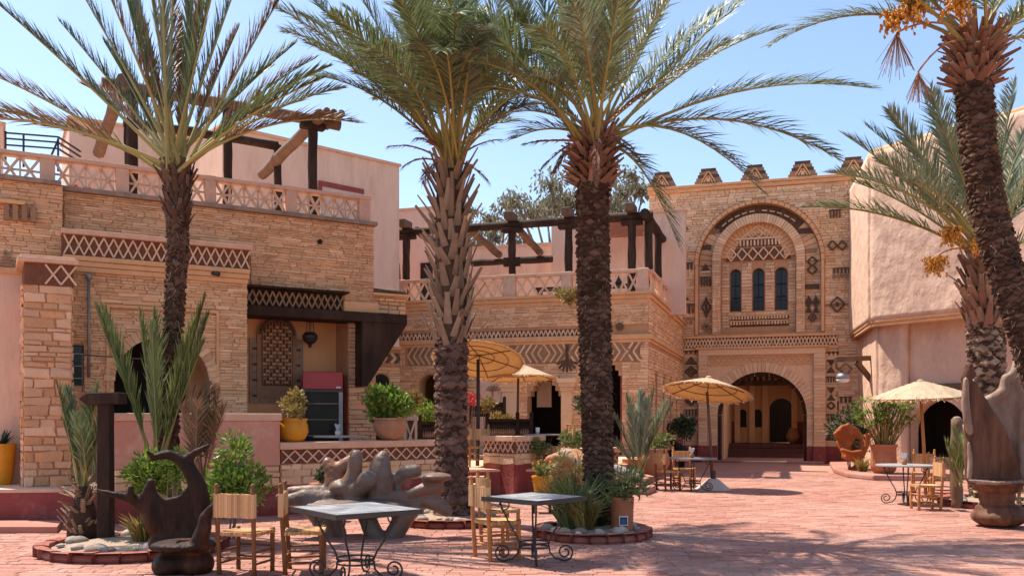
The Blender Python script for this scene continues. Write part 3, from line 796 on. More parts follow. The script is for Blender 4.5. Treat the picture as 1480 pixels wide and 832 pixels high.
# plaster walls behind the terrace
MP = fthing('plaster_house', 'pink plaster upper storey with stepped roofline behind the middle terrace and pergola', 'building', MW)
def tz_(px, py, d): return MW.z(px, py, d)
D = 4.2
for (a, b, py, dd) in ((570, 640, 303, D), (640, 797, 358, D + .6), (797, 872, 318, D), (872, 990, 309, D + .01)):
    ua, ub = MW.u(a, dd), MW.u(b, dd); zt = tz_((a+b)/2, py, dd)
    bx(MP, 'wall', M['plaster'], ua, ub, dd, dd + .4, zc1 - .02, zt); bx(MP, 'coping', M['coping'], ua - .02, ub + .02, dd - .05, dd + .45, zt, zt + .08)
bx(MP, 'side_wall', M['plaster'], -.3, 0, D + .42, SD, zbt, tz_(960, 315, D))
a, b = MW.u(577, 2.5), MW.u(582, 2.5)
mb = MB(); mb.prism([[(a, zc1), (a + .14, zc1), (a, MW.z(577, 380, 2.5))]], wall_fn, 2.5, 2.55); mb.build('open_shutter', M['chairdark'], MP)
da, db = MW.u(608, D), MW.u(618, D)
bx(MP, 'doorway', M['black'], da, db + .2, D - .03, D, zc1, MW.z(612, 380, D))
# reed awning
aw0, aw1 = MW.u(878, D), MW.u(938, D); awz = tz_(905, 322, D) ; aw2 = tz_(905, 352, D)
t = fthing('reed_awning', 'ribbed orange reed awning under the right end of the middle pergola', 'awning', MW)
for k in range(9):
    f = k / 8; bar_inst(t, 'reed_slat', M['terracotta'], (aw0, D - .15 - 1.2*(1-f), aw2 + (awz - aw2)*f), (aw1, D - .15 - 1.2*(1-f), aw2 + (awz - aw2)*f), .10, .05)
for k in range(6):
    x = aw0 + (aw1-aw0)*k/5; bar_inst(t, 'reed_batten', M['redwood'], (x, D - 1.4, aw2 - .04), (x, D - .1, awz - .04), .05, .04)
# ------------------------------------------------------------------ gate building
GB = fthing('gate_house', 'tall stone gate house with a big round archway and a triple window above', 'building', GT)
uz = GT.uz
gu0, gu1 = GT.u(938), GT.u(1262); gzt = 10.45
au0, au1 = GT.u(1037), GT.u(1166); ac = (au0 + au1)/2; ahw = (au1 - au0)/2; azs = GT.z(1101, 537.5) - ahw
bo0, bo1 = GT.u(1009), GT.u(1187); oc = (bo0 + bo1)/2; ohw = (bo1 - bo0)/2; ozt = GT.z(1098, 294); ozs = ozt - ohw; ozb = GT.z(1098, 481)
slab(GB, 'front_wall', M['mortar'], rect(gu0, gu1, 0, gzt), [arch_pts(ac, ahw, .01, azs, n=28), arch_pts(oc, ohw, ozb, ozs, n=32)], 0, 1.0)
fz0, fz1 = GT.z(1100, 501), GT.z(1100, 487)
fr0, fr1 = GT.u(1010), GT.u(1193); frz = GT.z(1100, 503)
H = [('r', fr0, fr1, -1, frz), ('a', oc, ohw + .13, ozb - .03, ozs), ('r', GT.u(989), GT.u(1211), fz0 - .04, fz1 + .04)]
stones(GB, GT, gu0, gu1, .62, gzt - .2, 0, ch=(.075, .125), ln=(.14, .42), holes=H + [('r', GT.u(989), GT.u(1009), 0, fz0), ('r', GT.u(1191), GT.u(1211), 0, fz0)], nind=300, seed=31, mkey='stone_gate', depth=.04, gap=.014, rough=True)
# flat decorated strips beside the frame
for a, b in ((989, 1009), (1191, 1211)):
    stones(GB, GT, GT.u(a), GT.u(b), .62, fz0, -.02, ch=(.12, .16), ln=(.3, .6), nind=60, seed=a, mkey='stone_gate', depth=.025)
# outer hood ring and decorated reveal
ring_stones(GB, M['cornice'], oc, ozs, ohw, ohw + .12, -.12, 0, 30, name='hood_stone', seed=4)
bx(GB, 'hood_jamb', M['cornice'], bo0 - .10, bo0, -.10, 0, ozb, ozs); bx(GB, 'hood_jamb', M['cornice'], bo1, bo1 + .10, -.10, 0, ozb, ozs)
DR = .32
i0, i1 = GT.u(1029.5, .1), GT.u(1163.5, .1); ic = (i0+i1)/2; ihw = (i1-i0)/2; izt = GT.z(1096, 309, .1); izs = izt - ihw
p0, p1 = GT.u(1043, .3), GT.u(1150, .3); pc = (p0+p1)/2; phw = (p1-p0)/2; pzt = GT.z(1096, 322, .3); pzs = pzt - phw; pzb = GT.z(1096, 472, .3)
slab(GB, 'recess_wall', M['mortar'], arch_pts(oc, ohw + .02, ozb - .02, ozs), [arch_pts(pc, phw, pzb, pzs)], DR, .6)
# stonework of the recess sides
stones(GB, GT, bo0, bo1, ozb, ozt, DR, ch=(.11, .15), ln=(.15, .36), holes=[('a', ic, ihw + .02, 0, izs)] + [('a', oc, 50, -9, -8)], nind=0, seed=33, mkey='stone_gate', depth=.04) if False else None
rr = random.Random(6)
for s in (0, 1):
    a, b = (bo0, i0) if s == 0 else (i1, bo1)
    stones(GB, GT, a, b, ozb, ozs, DR, ch=(.10, .14), ln=(.2, .4), nind=40, seed=34 + s, mkey='stone_gate', depth=.03)
ring_stones(GB, M['relief'], oc, ozs, ihw + .03 + (ohw - ihw) * .12, ohw - .02, DR - .06, DR, 15, a0=radians(42), a1=radians(138), name='dark_ring_stone', seed=7)
ring_stones(GB, M['stone_gate'], oc, ozs, ihw + .03, ohw - .02, DR - .05, DR, 7, a0=0.02, a1=radians(42), name='ring_stone', seed=8)
ring_stones(GB, M['stone_gate'], oc, ozs, ihw + .03, ohw - .02, DR - .05, DR, 7, a0=radians(138), a1=pi - .02, name='ring_stone', seed=9)
for q, ang in enumerate((52, 60, 68, 76, 84, 97, 105, 113, 121, 129)):
    a = radians(ang); r0 = (ihw + ohw)/2 + .06
    bar_inst(GB, 'ring_bar', M['stone_pale'], (oc + r0*cos(a - .05), DR - .085, ozs + r0*sin(a - .05)), (oc + r0*cos(a + .05), DR - .085, ozs + r0*sin(a + .05)), .05, .05)
# inner ring of bricks on edge + jambs
ring_stones(GB, M['stone_gate'], ic, izs, phw + .02, ihw, .05, DR, 44, name='ring_brick', seed=10)
for s in (0, 1):
    a, b = (i0, i0 + (ihw - phw) - .02) if s == 0 else (i1 - (ihw - phw) + .02, i1)
    bx(GB, 'ring_jamb', M['mortar'], a, b, .07, DR, ozb, izs)
    stones(GB, GT, a, b, ozb, izs, .07, ch=(.08, .11), ln=(.15, .3), nind=60, seed=36 + s, mkey='stone_gate', depth=.03)
# window panel
DP = .45
wins = [(1055, 1071), (1087.5, 1105), (1120, 1138.5)]
wl = []
for a, b in wins:
    a, b = GT.u(a, DP), GT.u(b, DP); z0 = GT.z(1096, 449, DP); z1 = GT.z(1096, 387, DP); wl.append((a, b, z0, z1))
slab(GB, 'window_wall', M['mortar'], arch_pts(pc, phw + .05, pzb - .04, pzs), [arch_pts((a+b)/2, (b-a)/2, z0, z1 - (b-a)/2) for a, b, z0, z1 in wl], DP, .9)
tz0, tz1 = GT.z(1096, 376, DP), GT.z(1096, 330, DP)
Hh = [('r', a - .02, b + .02, z0, tz0 - .0) for a, b, z0, z1 in wl] + [('r', p0, p1, tz0 - .02, 99), ('r', GT.u(1055, DP), GT.u(1140, DP), GT.z(1096, 471, DP), GT.z(1096, 455, DP))]
stones(GB, GT, p0, p1, pzb, tz0, DP, ch=(.10, .14), ln=(.16, .4), holes=Hh, nind=80, seed=38, mkey='stone_gate', depth=.05)
for a, b, z0, z1 in wl:
    w = slab(GB, 'window', M['brownwood'], arch_pts((a+b)/2, (b-a)/2, z0, z1 - (b-a)/2), [arch_pts((a+b)/2, (b-a)/2 - .045, z0 + .05, z1 - (b-a)/2)], DP + .12, DP + .18)
    bx(w, 'pane', M['glass_dark'], a, b, DP + .2, DP + .22, z0, z1)
    bar_inst(w, 'glazing_bar', M['darkwood'], ((a+b)/2, DP + .15, z0), ((a+b)/2, DP + .15, z1), .03, .03)
    for q in (.33, .62): bar_inst(w, 'glazing_bar', M['darkwood'], (a, DP + .152, z0 + (z1-z0)*q), (b, DP + .152, z0 + (z1-z0)*q), .03, .03)
    for q in range(5): bar_inst(w, 'grille_bar', M['iron'], (a + (b-a)*(q+.5)/5, DP + .06, z0), (a + (b-a)*(q+.5)/5, DP + .06, z0 + .42), .018, .018)
    bar_inst(w, 'grille_rail', M['iron'], (a, DP + .06, z0 + .42), (b, DP + .06, z0 + .42), .022, .022)
    bx(GB, 'window_head', M['cornice'], a - .02, b + .02, DP + .01, DP + .03, z1 + .01, tz0 - .03)
# ray bricks of the tympanum
ring_stones(GB, M['cornice'], pc, pzs, phw * .70, phw, DP - .08, DP, 25, a0=.06, a1=pi - .06, name='ray_brick', seed=12)
ring_stones(GB, M['mortar'], pc, pzs, phw * .3, phw * .70, DP - .03, DP, 10, a0=.15, a1=pi - .15, name='tympanum_stone', seed=13)
def diamond(parent, m, u, z, d, w, h, t=.05, name='relief_bar', fill=None):
    for s in (-1, 1):
        bar_inst(parent, name, m, (u - w/2, d, z), (u, d - .003, z + s*h/2), t, .045); bar_inst(parent, name, m, (u + w/2, d - .006, z), (u, d - .009, z + s*h/2), t, .045)
    if fill: bx(parent, 'relief_centre', fill, u - w*.12, u + w*.12, d - .02, d + .02, z - h*.12, z + h*.12)
zrow = GT.z(1096, 366, DP)
bx(GB, 'tympanum_band', M['recess'], GT.u(1050, DP), GT.u(1143, DP), DP - .055, DP, GT.z(1096, 376, DP), GT.z(1096, 358, DP))
for k in range(6):
    uu = GT.u(1057 + k*15.5, DP); hh = GT.z(1096, 358, DP) - GT.z(1096, 376, DP)
    diamond(GB, M['stone_pale'], uu, (GT.z(1096, 358, DP) + GT.z(1096, 376, DP))/2, DP - .08, .36, hh, .05)
bx(GB, 'tympanum_comb_back', M['recess'], GT.u(1063, DP), GT.u(1130, DP), DP - .055, DP, GT.z(1096, 356, DP), GT.z(1096, 345, DP))
for k in range(13): bx(GB, 'comb_tooth', M['stone_pale'], GT.u(1064 + k*5.1, DP), GT.u(1066.4 + k*5.1, DP), DP - .10, DP - .055, GT.z(1096, 355, DP), GT.z(1096, 347, DP))
bx(GB, 'comb_rail', M['stone_pale'], GT.u(1061, DP), GT.u(1132, DP), DP - .11, DP - .05, GT.z(1096, 346, DP), GT.z(1096, 343.5, DP))
for k in range(3): diamond(GB, M['stone_pale'], GT.u(1086 + 11*k, DP), GT.z(1096, 338, DP), DP - .08, .3, .26, .045)
bar_inst(GB, 'gable_bar', M['stone_pale'], (GT.u(1072, DP), DP - .09, GT.z(1096, 343, DP)), (GT.u(1096, DP), DP - .09, GT.z(1096, 326, DP)), .05, .05)
bar_inst(GB, 'gable_bar', M['stone_pale'], (GT.u(1120, DP), DP - .09, GT.z(1096, 343, DP)), (GT.u(1096, DP), DP - .095, GT.z(1096, 326, DP)), .05, .05)
# balcony relief below the windows
ba, bb = GT.u(1055, DP), GT.u(1140, DP)
bx(GB, 'sill_band', M['relief'], ba, bb, DP - .03, DP, GT.z(1096, 471, DP), GT.z(1096, 455, DP))
for r_, (y0, y1) in enumerate(((469, 464.5), (461, 457))):
    for k in range(20):
        x = ba + (bb-ba)*(k + (.25 if r_ else .5))/20; bx(GB, 'sill_block', M['stone_gate'], x - .035, x + .035, DP - .10, DP - .03, GT.z(1096, y0, DP), GT.z(1096, y1, DP))
    bx(GB, 'sill_rail', M['cornice'], ba, bb, DP - .11, DP - .03, GT.z(1096, y1 - .2, DP), GT.z(1096, y1 - 1.8, DP))
# portal frame
st = M['stone_gate']
pa = (GT.u(1010), GT.u(1023)); pb = (GT.u(1176), GT.u(1193))
for a, b in (pa, pb):
    bx(GB, 'pilaster', M['mortar'], a, b, -.22, 0, .62, frz - .25)
    stones(GB, GT, a, b, .62, frz - .25, -.22, ch=(.10, .15), ln=(.25, .45), nind=60, seed=int(a*10)+60, mkey='stone_pale', depth=.02)
    bx(GB, 'pilaster_base', M['red'], a - .02, b + .02, -.25, 0, 0, .62)
bx(GB, 'portal_lintel', M['stone_pale'], pa[0], pb[1], -.24, 0, frz - .25, frz - .02, .02)
bx(GB, 'portal_cornice', M['cornice'], pa[0] - .1, pb[1] + .1, -.3, 0, frz - .02, frz + .06, .015)
ia, ib = pa[1], pb[0]
slab(GB, 'portal_panel', M['stone_pale'], rect(ia, ib, .01, frz - .25), [arch_pts(ac, ahw, .02, azs, n=28)], -.06, 0)
ring_stones(GB, M['stone_pale'], ac, azs, ahw + .01, ahw + .36, -.11, -.06, 38, name='arch_stone', seed=14)
for a, b in ((ia, ac - ahw), (ac + ahw, ib)):
    stones(GB, GT, a, b, .62, azs, -.06, ch=(.10, .15), ln=(.2, .42), nind=70, seed=int(a*10)+80, mkey='stone_pale', depth=.03)
    bx(GB, 'portal_base', M['red'], a, b, -.12, -.06, 0, .62)
for a, b in ((gu0, pa[0] - .02), (pb[1] + .02, gu1)): bx(GB, 'wall_base', M['red'], a, b, -.05, 0, 0, .62)
# moulded rectangle and small diamonds over the arch
za, zb2 = GT.z(1100, 514), GT.z(1100, 525)
bx(GB, 'portal_band', M['cornice'], ia + .05, ib - .05, -.10, -.06, zb2 - .05, zb2)
for k in range(17): diamond(GB, M['cornice'], ia + .2 + k*(ib - ia - .4)/16, (za+zb2)/2, -.075, .24, .2, .03)
# diamond openwork band above the portal
fa, fb = GT.u(990), GT.u(1210)
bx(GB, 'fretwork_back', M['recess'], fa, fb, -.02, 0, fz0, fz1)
n = 44
for i in range(n):
    a = fa + (fb-fa)*i/n; b = fa + (fb-fa)*(i+1)/n
    bar_inst(GB, 'fretwork_bar', M['stone_pale'], (a, -.05, fz0 + .02), (b, -.05, fz1 - .02), .045, .06); bar_inst(GB, 'fretwork_bar', M['stone_pale'], (b, -.056, fz0 + .02), (a, -.056, fz1 - .02), .045, .06)
bx(GB, 'fretwork_rail', M['cornice'], fa - .05, fb + .05, -.13, 0, fz1, fz1 + .09); bx(GB, 'fretwork_rail', M['cornice'], fa - .05, fb + .05, -.11, 0, fz0 - .08, fz0)
# stone reliefs on the flat walls
def comb(u, z, w, h, n, m=M['relief'], d=-.075):
    bx(GB, 'relief_rail', m, u - w/2, u + w/2, d, -.02, z + h*.36, z + h/2)
    for k in range(n): x = u - w/2 + w*(k + .5)/n; bx(GB, 'relief_tooth', m, x - w/n*.28, x + w/n*.28, d, -.02, z - h/2, z + h*.36)
def steps_(u, z, w, h, n=4, m=M['relief'], d=-.075):
    for k in range(n): ww = w*(1 - k/n); bx(GB, 'relief_step', m, u - ww/2, u + ww/2, d, -.02, z - h/2 + h*k/n, z - h/2 + h*(k+1)/n - .01)
def tri(u, z, w, h, up=1, m=M['relief'], d=-.075):
    mb = MB(); mb.prism([[(u - w/2, z - up*h/2), (u + w/2, z - up*h/2), (u, z + up*h/2)]], wall_fn, d, -.02); mb.build('relief_triangle', m, GB)
g = lambda px, py, d=0: GT.uz(px, py, d)
for px in (978, 988): u, z = g(px, 331); diamond(GB, M['relief'], u, z, -.08, .32, .32, .05)
u, z = g(984, 385); comb(u, z, .95, .26, 7)
u, z = g(990, 430); steps_(u, z, .3, .2); u, z = g(991, 446); comb(u, z, .68, .36, 5); u, z = g(991, 464); comb(u, z, .62, .28, 3, M['reliefmid'])
u, z = g(1207, 309); comb(u, z, .42, .3, 4)
for px in (1203, 1217): u, z = g(px, 355); diamond(GB, M['relief'], u, z, -.08, .32, .34, .055)
u, z = g(1219, 391); comb(u, z, .75, .2, 6); u, z = g(1219, 399); comb(u, z, .8, .12, 8, M['reliefmid'])
u, z = g(1210, 440); diamond(GB, M['relief'], u, z, -.08, .5, .55, .05, fill=M['relief']); bx(GB, 'relief_bar', M['reliefmid'], u - .42, u + .42, -.07, -.03, z - .03, z + .03)
u, z = g(1168, 468)
# reliefs in the sides of the big recess
def rz(px, py): return GT.uz(px, py, DR)
def in_recess(f): pass
def box_r(px0, px1, py0, py1, m=M['relief'], name='recess_relief'):
    a, z1 = rz(px0, py0); b, z0 = rz(px1, py1); bx(GB, name, m, a, b, DR - .09, DR - .03, z0, z1)
box_r(1014, 1028, 355, 361); box_r(1013, 1028, 392, 394, M['stone_pale'])
a, z = rz(1020, 387); mb = MB(); mb.prism([[(a - .17, z - .13), (a + .17, z - .13), (a, z + .16)]], wall_fn, DR - .09, DR - .03); mb.build('recess_relief', M['relief'], GB)
for k in range(4): box_r(1013 + k*4, 1015.5 + k*4, 400, 413)
a, z = rz(1021, 444); diamond(GB, M['relief'], a, z, DR - .08, .32, .6, .06, fill=M['relief']); bx(GB, 'recess_relief', M['relief'], a - .04, a + .04, DR - .1, DR - .03, z - .38, z + .38)
a, z = rz(1021, 472); diamond(GB, M['reliefmid'], a, z, DR - .08, .3, .3, .06, fill=M['relief'])
for py in (378, 390): a, z = rz(1174, py); diamond(GB, M['relief'], a, z, DR - .08, .34, .34, .055)
box_r(1164, 1184, 411, 417); box_r(1162, 1180, 360, 365, M['reliefmid'])
for k in range(2):
    a, z = rz(1169 + k*10, 440); mb = MB()
    mb.prism([[(a - .11, z - .3), (a + .11, z - .3), (a + .03, z - .08), (a + .13, z + .08), (a, z + .34), (a - .13, z + .08), (a - .03, z - .08)]], wall_fn, DR - .09, DR - .03); mb.build('recess_relief', M['relief'], GB)
a, z = rz(1174, 459); diamond(GB, M['relief'], a, z, DR - .08, .28, .3, .05, fill=M['relief'])
box_r(1150, 1182, 331, 337); box_r(1018, 1040, 333, 338, M['reliefmid'])
# left strip beside the portal
us = GT.u(999)
for py, kind in ((509, 'zig'), (521, 'steps'), (537, 'dia'), (552, 'comb'), (578, 'dia2'), (596, 'comb'), (609, 'net'), (626, 'tri')):
    z = GT.z(999, py)
    if kind == 'zig':
        for k in range(3): tri(us - .17 + k*.17, z, .16, .16, -1)
    elif kind == 'steps': steps_(us, z, .45, .3)
    elif kind in ('dia', 'dia2'): diamond(GB, M['relief'], us, z, -.07, .44, .4, .055, fill=M['reliefmid']); diamond(GB, M['relief'], us, z, -.072, .24, .2, .04)
    elif kind == 'comb': comb(us, z, .46, .26, 4)
    elif kind == 'net':
        for k in range(3): diamond(GB, M['relief'], us - .15 + k*.15, z, -.07, .15, .24, .035)
    elif kind == 'tri': tri(us, z, .4, .35, -1)
for py in (524, 546, 565): u, z = g(979, py); steps_(u, z, .22, .28, 3); tri(u, z - .2, .2, .15, -1)
us = GT.u(1201)
for py, kind in ((511, 'zig'), (529, 'hour'), (548, 'comb'), (569, 'hour'), (586, 'dia'), (602, 'comb'), (628, 'tri')):
    z = GT.z(1201, py)
    if kind == 'zig':
        for k in range(4): tri(us - .2 + k*.14, z, .13, .16, -1)
    elif kind == 'hour':
        tri(us, z + .12, .3, .24, -1); tri(us, z - .12, .3, .24, 1)
        for s in (-1, 1): tri(us + s*.2, z, .1, .22, 1, M['reliefmid'])
    elif kind == 'comb': comb(us, z, .46, .22, 5)
    elif kind == 'dia': diamond(GB, M['relief'], us, z, -.07, .26, .26, .06); [bx(GB, 'relief_bar', M['relief'], us + s*.24 - .03, us + s*.24 + .03, -.06, -.02, z - .16, z + .16) for s in (-1, 1)]
    elif kind == 'tri': tri(us, z, .4, .4, 1)
u, z = g(1222, 577); comb(u, z, .45, .22, 3); u, z = g(1222, 533); diamond(GB, M['reliefmid'], u, z, -.07, .45, .4, .05)
# cornice, merlons
bx(GB, 'cornice', M['cornice'], gu0 - .03, gu1, -.12, 1.0, gzt - .2, gzt - .06, .02); bx(GB, 'cornice', M['cornice'], gu0 - .05, gu1, -.18, 1.02, gzt - .06, gzt + .04, .015)
for px in (957, 1024, 1091, 1160, 1233):
    uc = GT.u(px); m_ = MB()
    me = None; w = 1.02
    base = bx(GB, 'merlon', M['reliefmid'], uc - w/2, uc + w/2, -.1, .45, gzt + .04, gzt + .16)
    for k in range(1, 5): bx(base, 'merlon_course', M['reliefmid'] if k % 2 else M['relief'], uc - w/2*(1 - .115*k), uc + w/2*(1 - .115*k), -.1 + .004*k, .45, gzt + .04 + .12*k, gzt + .155 + .12*k, 0)
    for s in (-1, 1):
        for q in (0, 1): bar_inst(base, 'merlon_bar', M['cornice'], (uc + s*(.26 - .1*q), -.13, gzt + .10), (uc + s*.02, -.13 - .004*s, gzt + .50 - .16*q), .05, .06)
    bx(base, 'merlon_stone', M['stone_pale'], uc - .06, uc + .06, -.14, -.08, gzt + .12, gzt + .26)
# side wall of the gate house going back, right & left returns
bx(GB, 'return_wall', M['plaster'], gu0, gu0 + .4, 1.001, 2.2, 0, gzt - .3); bx(GB, 'return_wall', M['plaster'], gu1 - .4, gu1, 1.001, 2.2, 0, gzt - .3)
# dark lining of the arch
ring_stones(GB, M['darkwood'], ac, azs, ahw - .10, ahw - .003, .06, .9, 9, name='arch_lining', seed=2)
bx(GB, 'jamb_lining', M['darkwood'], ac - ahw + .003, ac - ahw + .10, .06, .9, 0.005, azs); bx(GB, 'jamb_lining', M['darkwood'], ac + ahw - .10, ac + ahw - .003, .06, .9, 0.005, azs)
# threshold steps
for x0, x1, sd in ((ac - ahw - .55, ac - ahw + .9, 'left'), (ac + ahw - .7, ac + ahw + .6, 'right')):
    t = fthing('threshold', 'low paved step at the %s foot of the gate archway' % sd, 'step', GT)
    bx(t, 'step_slab', M['paver'], x0, x1, -.5, -.26, 0, .09, .02)
# ------------------------------------------------------------------ inner court behind the gate
CB = fthing('inner_house', 'inner court house with small arched windows seen through the gate archway', 'building', GT)
D = 7.5
ci = lambda px, py: GT.uz(px, py, D)
lz = .55
dz = GT.z(1128, 575, D); d0, d1 = GT.u(1112, D), GT.u(1146, D)
wA = [(1067, 1079), (1089, 1101)]
holes = [arch_pts((d0+d1)/2, (d1-d0)/2, lz + .01, dz - (d1-d0)/2)]
for a, b in wA:
    a, b = GT.u(a, D), GT.u(b, D); holes.append(arch_pts((a+b)/2, (b-a)/2, GT.z(1080, 617, D), GT.z(1080, 591, D) - (b-a)/2))
ca, cb_ = GT.u(960, D), GT.u(1240, D)
slab(CB, 'wall', M['stone'], rect(ca, cb_, 0, 6.5), holes, D, D + .4)
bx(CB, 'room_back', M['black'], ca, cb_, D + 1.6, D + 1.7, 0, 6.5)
for a, b in ((GT.u(1040, D), GT.u(1066, D)), (GT.u(1146, D), GT.u(1180, D))): bx(CB, 'wall_base', M['red'], a, b, D - .04, D, lz, lz + .95)
for px in (1066, 1087, 1106, 1148): u = GT.u(px, D); bx(CB, 'pier', M['stone_gate'], u - .12, u + .12, D - .14, D, lz, 3.7)
zj = GT.z(1100, 556, D - 2.6)
bx(CB, 'porch_beam', M['darkwood'], ca, cb_, D - 2.6, D - 2.35, zj - .02, zj + .2)
for k in range(22): u = GT.u(1045, D-2) + k*.24; bx(CB, 'joist', M['brownwood'], u, u + .1, D - 2.75, D, zj + .2, zj + .36)
bx(CB, 'porch_roof', M['mortar'], ca, cb_, D - 2.8, D, zj + .362, zj + .5)
bx(CB, 'side_wall', M['stone'], ca, GT.u(1048, 3), 2.2, D, 0, 6); bx(CB, 'side_wall', M['stone'], GT.u(1168, 3) + .4, cb_, 4.5, D, 0, 6)
bx(CB, 'porch_parapet', M['plaster'], ca, cb_, D - 2.7, D - 2.4, zj + .5, zj + 1.4)
st0 = [(D - 2.9, .18), (D - 2.5, .36), (D - 2.1, .55)]
for y0, h in st0: bx(CB, 'step', M['step'], ca, cb_, y0, D + 1.7, .002 if h < .2 else h - .18, h)
t = fthing('clay_jar', 'pale round jar by the dark doorway inside the inner court', 'jar', GT)
mb = MB(); u = GT.u(1146, D - .4); mb.lathe([(.12, 0), (.26, .15), (.3, .35), (.22, .55), (.14, .62), (.16, .68)], 16, (u, D - .5, lz)); mb.build('jar_body', M['terra_pale'], t, smooth=True)

# ------------------------------------------------------------------ adobe building at the right
cA = V(GX(1262, 28.0), 28.0); cB = V(GX(1233.5, 32.55), 32.55)
rd = V(.55, -.835).normalized()
cC = cA + rd * 10.0
AD = thing('adobe_house', 'smooth pink adobe house with a projecting upper storey at the right', 'building')
zR = 9.86; zM = 4.9
def vprism(name, m, pts, z0, z1, parent=AD, bev=0.0, sub=0):
    mb = MB(); mb.prism([pts], lambda a, b, t: (a, b, t), z0, z1); return mb.build(name, m, parent, bevel=bev)
back = [(cC.x + 3, cC.y + 8), (cB.x + 4, cB.y + 1.2)]
# upper storey: rounded corner
def corner(off):
    n = V(-.835, -.55)
    d1 = (cA - cB).normalized(); pts = [tuple(cB)]
    a = cA - d1*.3; b = cA + rd*.3
    for k in range(9):
        t = k/8; p = a*(1-t)**2 + cA*2*t*(1-t) + b*t*t; pts.append((p.x, p.y))
    pts.append(tuple(cC)); return [(x + off*.7, y + off*.4) for x, y in pts]
def rough_wall(name, pts, z0, z1, parent, m, amp=.05, st=.16, seed=0, close=True):
    """lumpy hand-plastered wall surface following a plan polyline"""
    mb = MB(); P_ = []
    for i in range(len(pts)-1):
        a, b = V(*pts[i]), V(*pts[i+1]); k = max(1, int((b-a).length/st))
        for j in range(k): P_.append(a + (b-a)*j/k)
    P_.append(V(*pts[-1]))
    nz = max(2, int((z1-z0)/st)); n = len(P_)
    for j in range(nz+1):
        for i, p in enumerate(P_):
            z = z0 + (z1-z0)*j/nz
            t = (P_[min(i+1, n-1)] - P_[max(i-1, 0)]).normalized(); nn = V(t.y, -t.x)
            q = noise.noise(V(p.x*.55, p.y*.55, z*.6 + seed))*amp + noise.noise(V(p.x*1.6, p.y*1.6, z*1.9 + seed))*amp*.5
            mb.v.append((p.x + nn.x*q, p.y + nn.y*q, z))
    for j in range(nz):
        for i in range(n-1): a = j*n+i; mb.f.append((a, a+1, a+n+1, a+n)); mb.m.append(0)
    o = mb.build(name, m, parent, smooth=True)
    s = o.modifiers.new('thick', 'SOLIDIFY'); s.thickness = .3; s.offset = 0
    return o
up = corner(0.0)
rough_wall('upper_wall', [tuple(cA), tuple(cC)], zM - .25, zR, AD, M['adobe'], .055, seed=3)
rough_wall('upper_wall', [tuple(cB), tuple(cA)], zM - .25, zR, AD, M['adobe'], .03, seed=3)
lo = corner(.28)
# lower wall with an arched opening: front as slab in its own frame
FA = Frame(cA.x + .25, cA.y + .1, math.degrees(atan2(rd.y, rd.x)))
av0, av1 = FA.u(1312, .25), FA.u(1400, .25); avz = FA.z(1352, 577, .25)
LS = thing('lower_storey', '', '')
bpy.data.objects.remove(LS)
lw_ = MB(); lw_.prism([rect(.5, 10, 0, zM - .2), arch_pts((av0+av1)/2, (av1-av0)/2, .01, avz - 1.0, 1.0)[::-1]], wall_fn, .25, .8)
o = lw_.build('lower_wall', M['adobe'], AD); o.matrix_basis = Matrix.Translation(FA.o) @ Matrix.Rotation(FA.a, 4, 'Z')
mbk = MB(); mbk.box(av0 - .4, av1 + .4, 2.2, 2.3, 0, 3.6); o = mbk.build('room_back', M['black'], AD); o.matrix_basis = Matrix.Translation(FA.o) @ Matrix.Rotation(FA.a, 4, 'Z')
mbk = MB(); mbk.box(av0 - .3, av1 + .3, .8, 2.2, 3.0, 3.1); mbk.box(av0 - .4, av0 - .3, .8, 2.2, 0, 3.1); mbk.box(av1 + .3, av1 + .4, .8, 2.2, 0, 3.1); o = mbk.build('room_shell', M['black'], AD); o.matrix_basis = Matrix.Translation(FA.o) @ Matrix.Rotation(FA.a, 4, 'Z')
rough_wall('corner_wall', [tuple(cB + V(.3, 0)), tuple(cA + V(.33, .2))], 0, zM - .2, AD, M['adobe'], .04, seed=8)
rough_wall('corner_wall', [tuple(cA + V(.33, .2)), tuple(cA + V(.33,.2) + rd*.9)], 0, zM - .2, AD, M['adobe'], .03, seed=8)
# moulding between the storeys
mb = MB(); mol = [V(x, y, zM - .28) for x, y in corner(-.07)]
for z, r in ((zM - .26, .085), (zM - .38, .05)): mb.tube([V(p.x, p.y, z) for p in mol], r, 8)
mb.build('moulding', M['cornice'], AD, smooth=True)
mb = MB(); mb.tube([V(x, y, zR) for x, y in corner(.05)], .17, 8); mb.build('roof_coping', M['cornice'], AD, smooth=True)
vprism('roof', M['coping'], corner(.2) + [(cC.x + 4, cC.y + 6), (cB.x + 5, cB.y + 2)], zR - .3, zR - .05)
vprism('left_wall_slit', M['black'], [(0,0),(.001,0),(.001,.001)], 0, .001) if False else None
FS = Frame(cB.x, cB.y, math.degrees(atan2((cA-cB).y, (cA-cB).x)))
for px, y0, y1 in ((1247, 376, 405), (1254, 356, 405)):
    u, z1 = FS.uz(px, y0); _, z0 = FS.uz(px, y1); mb = MB(); mb.box(u - .09, u + .09, -.08, .1, z0, z1); o = mb.build('slit_window', M['black'], AD); o.matrix_basis = Matrix.Translation(FS.o) @ Matrix.Rotation(FS.a, 4, 'Z')
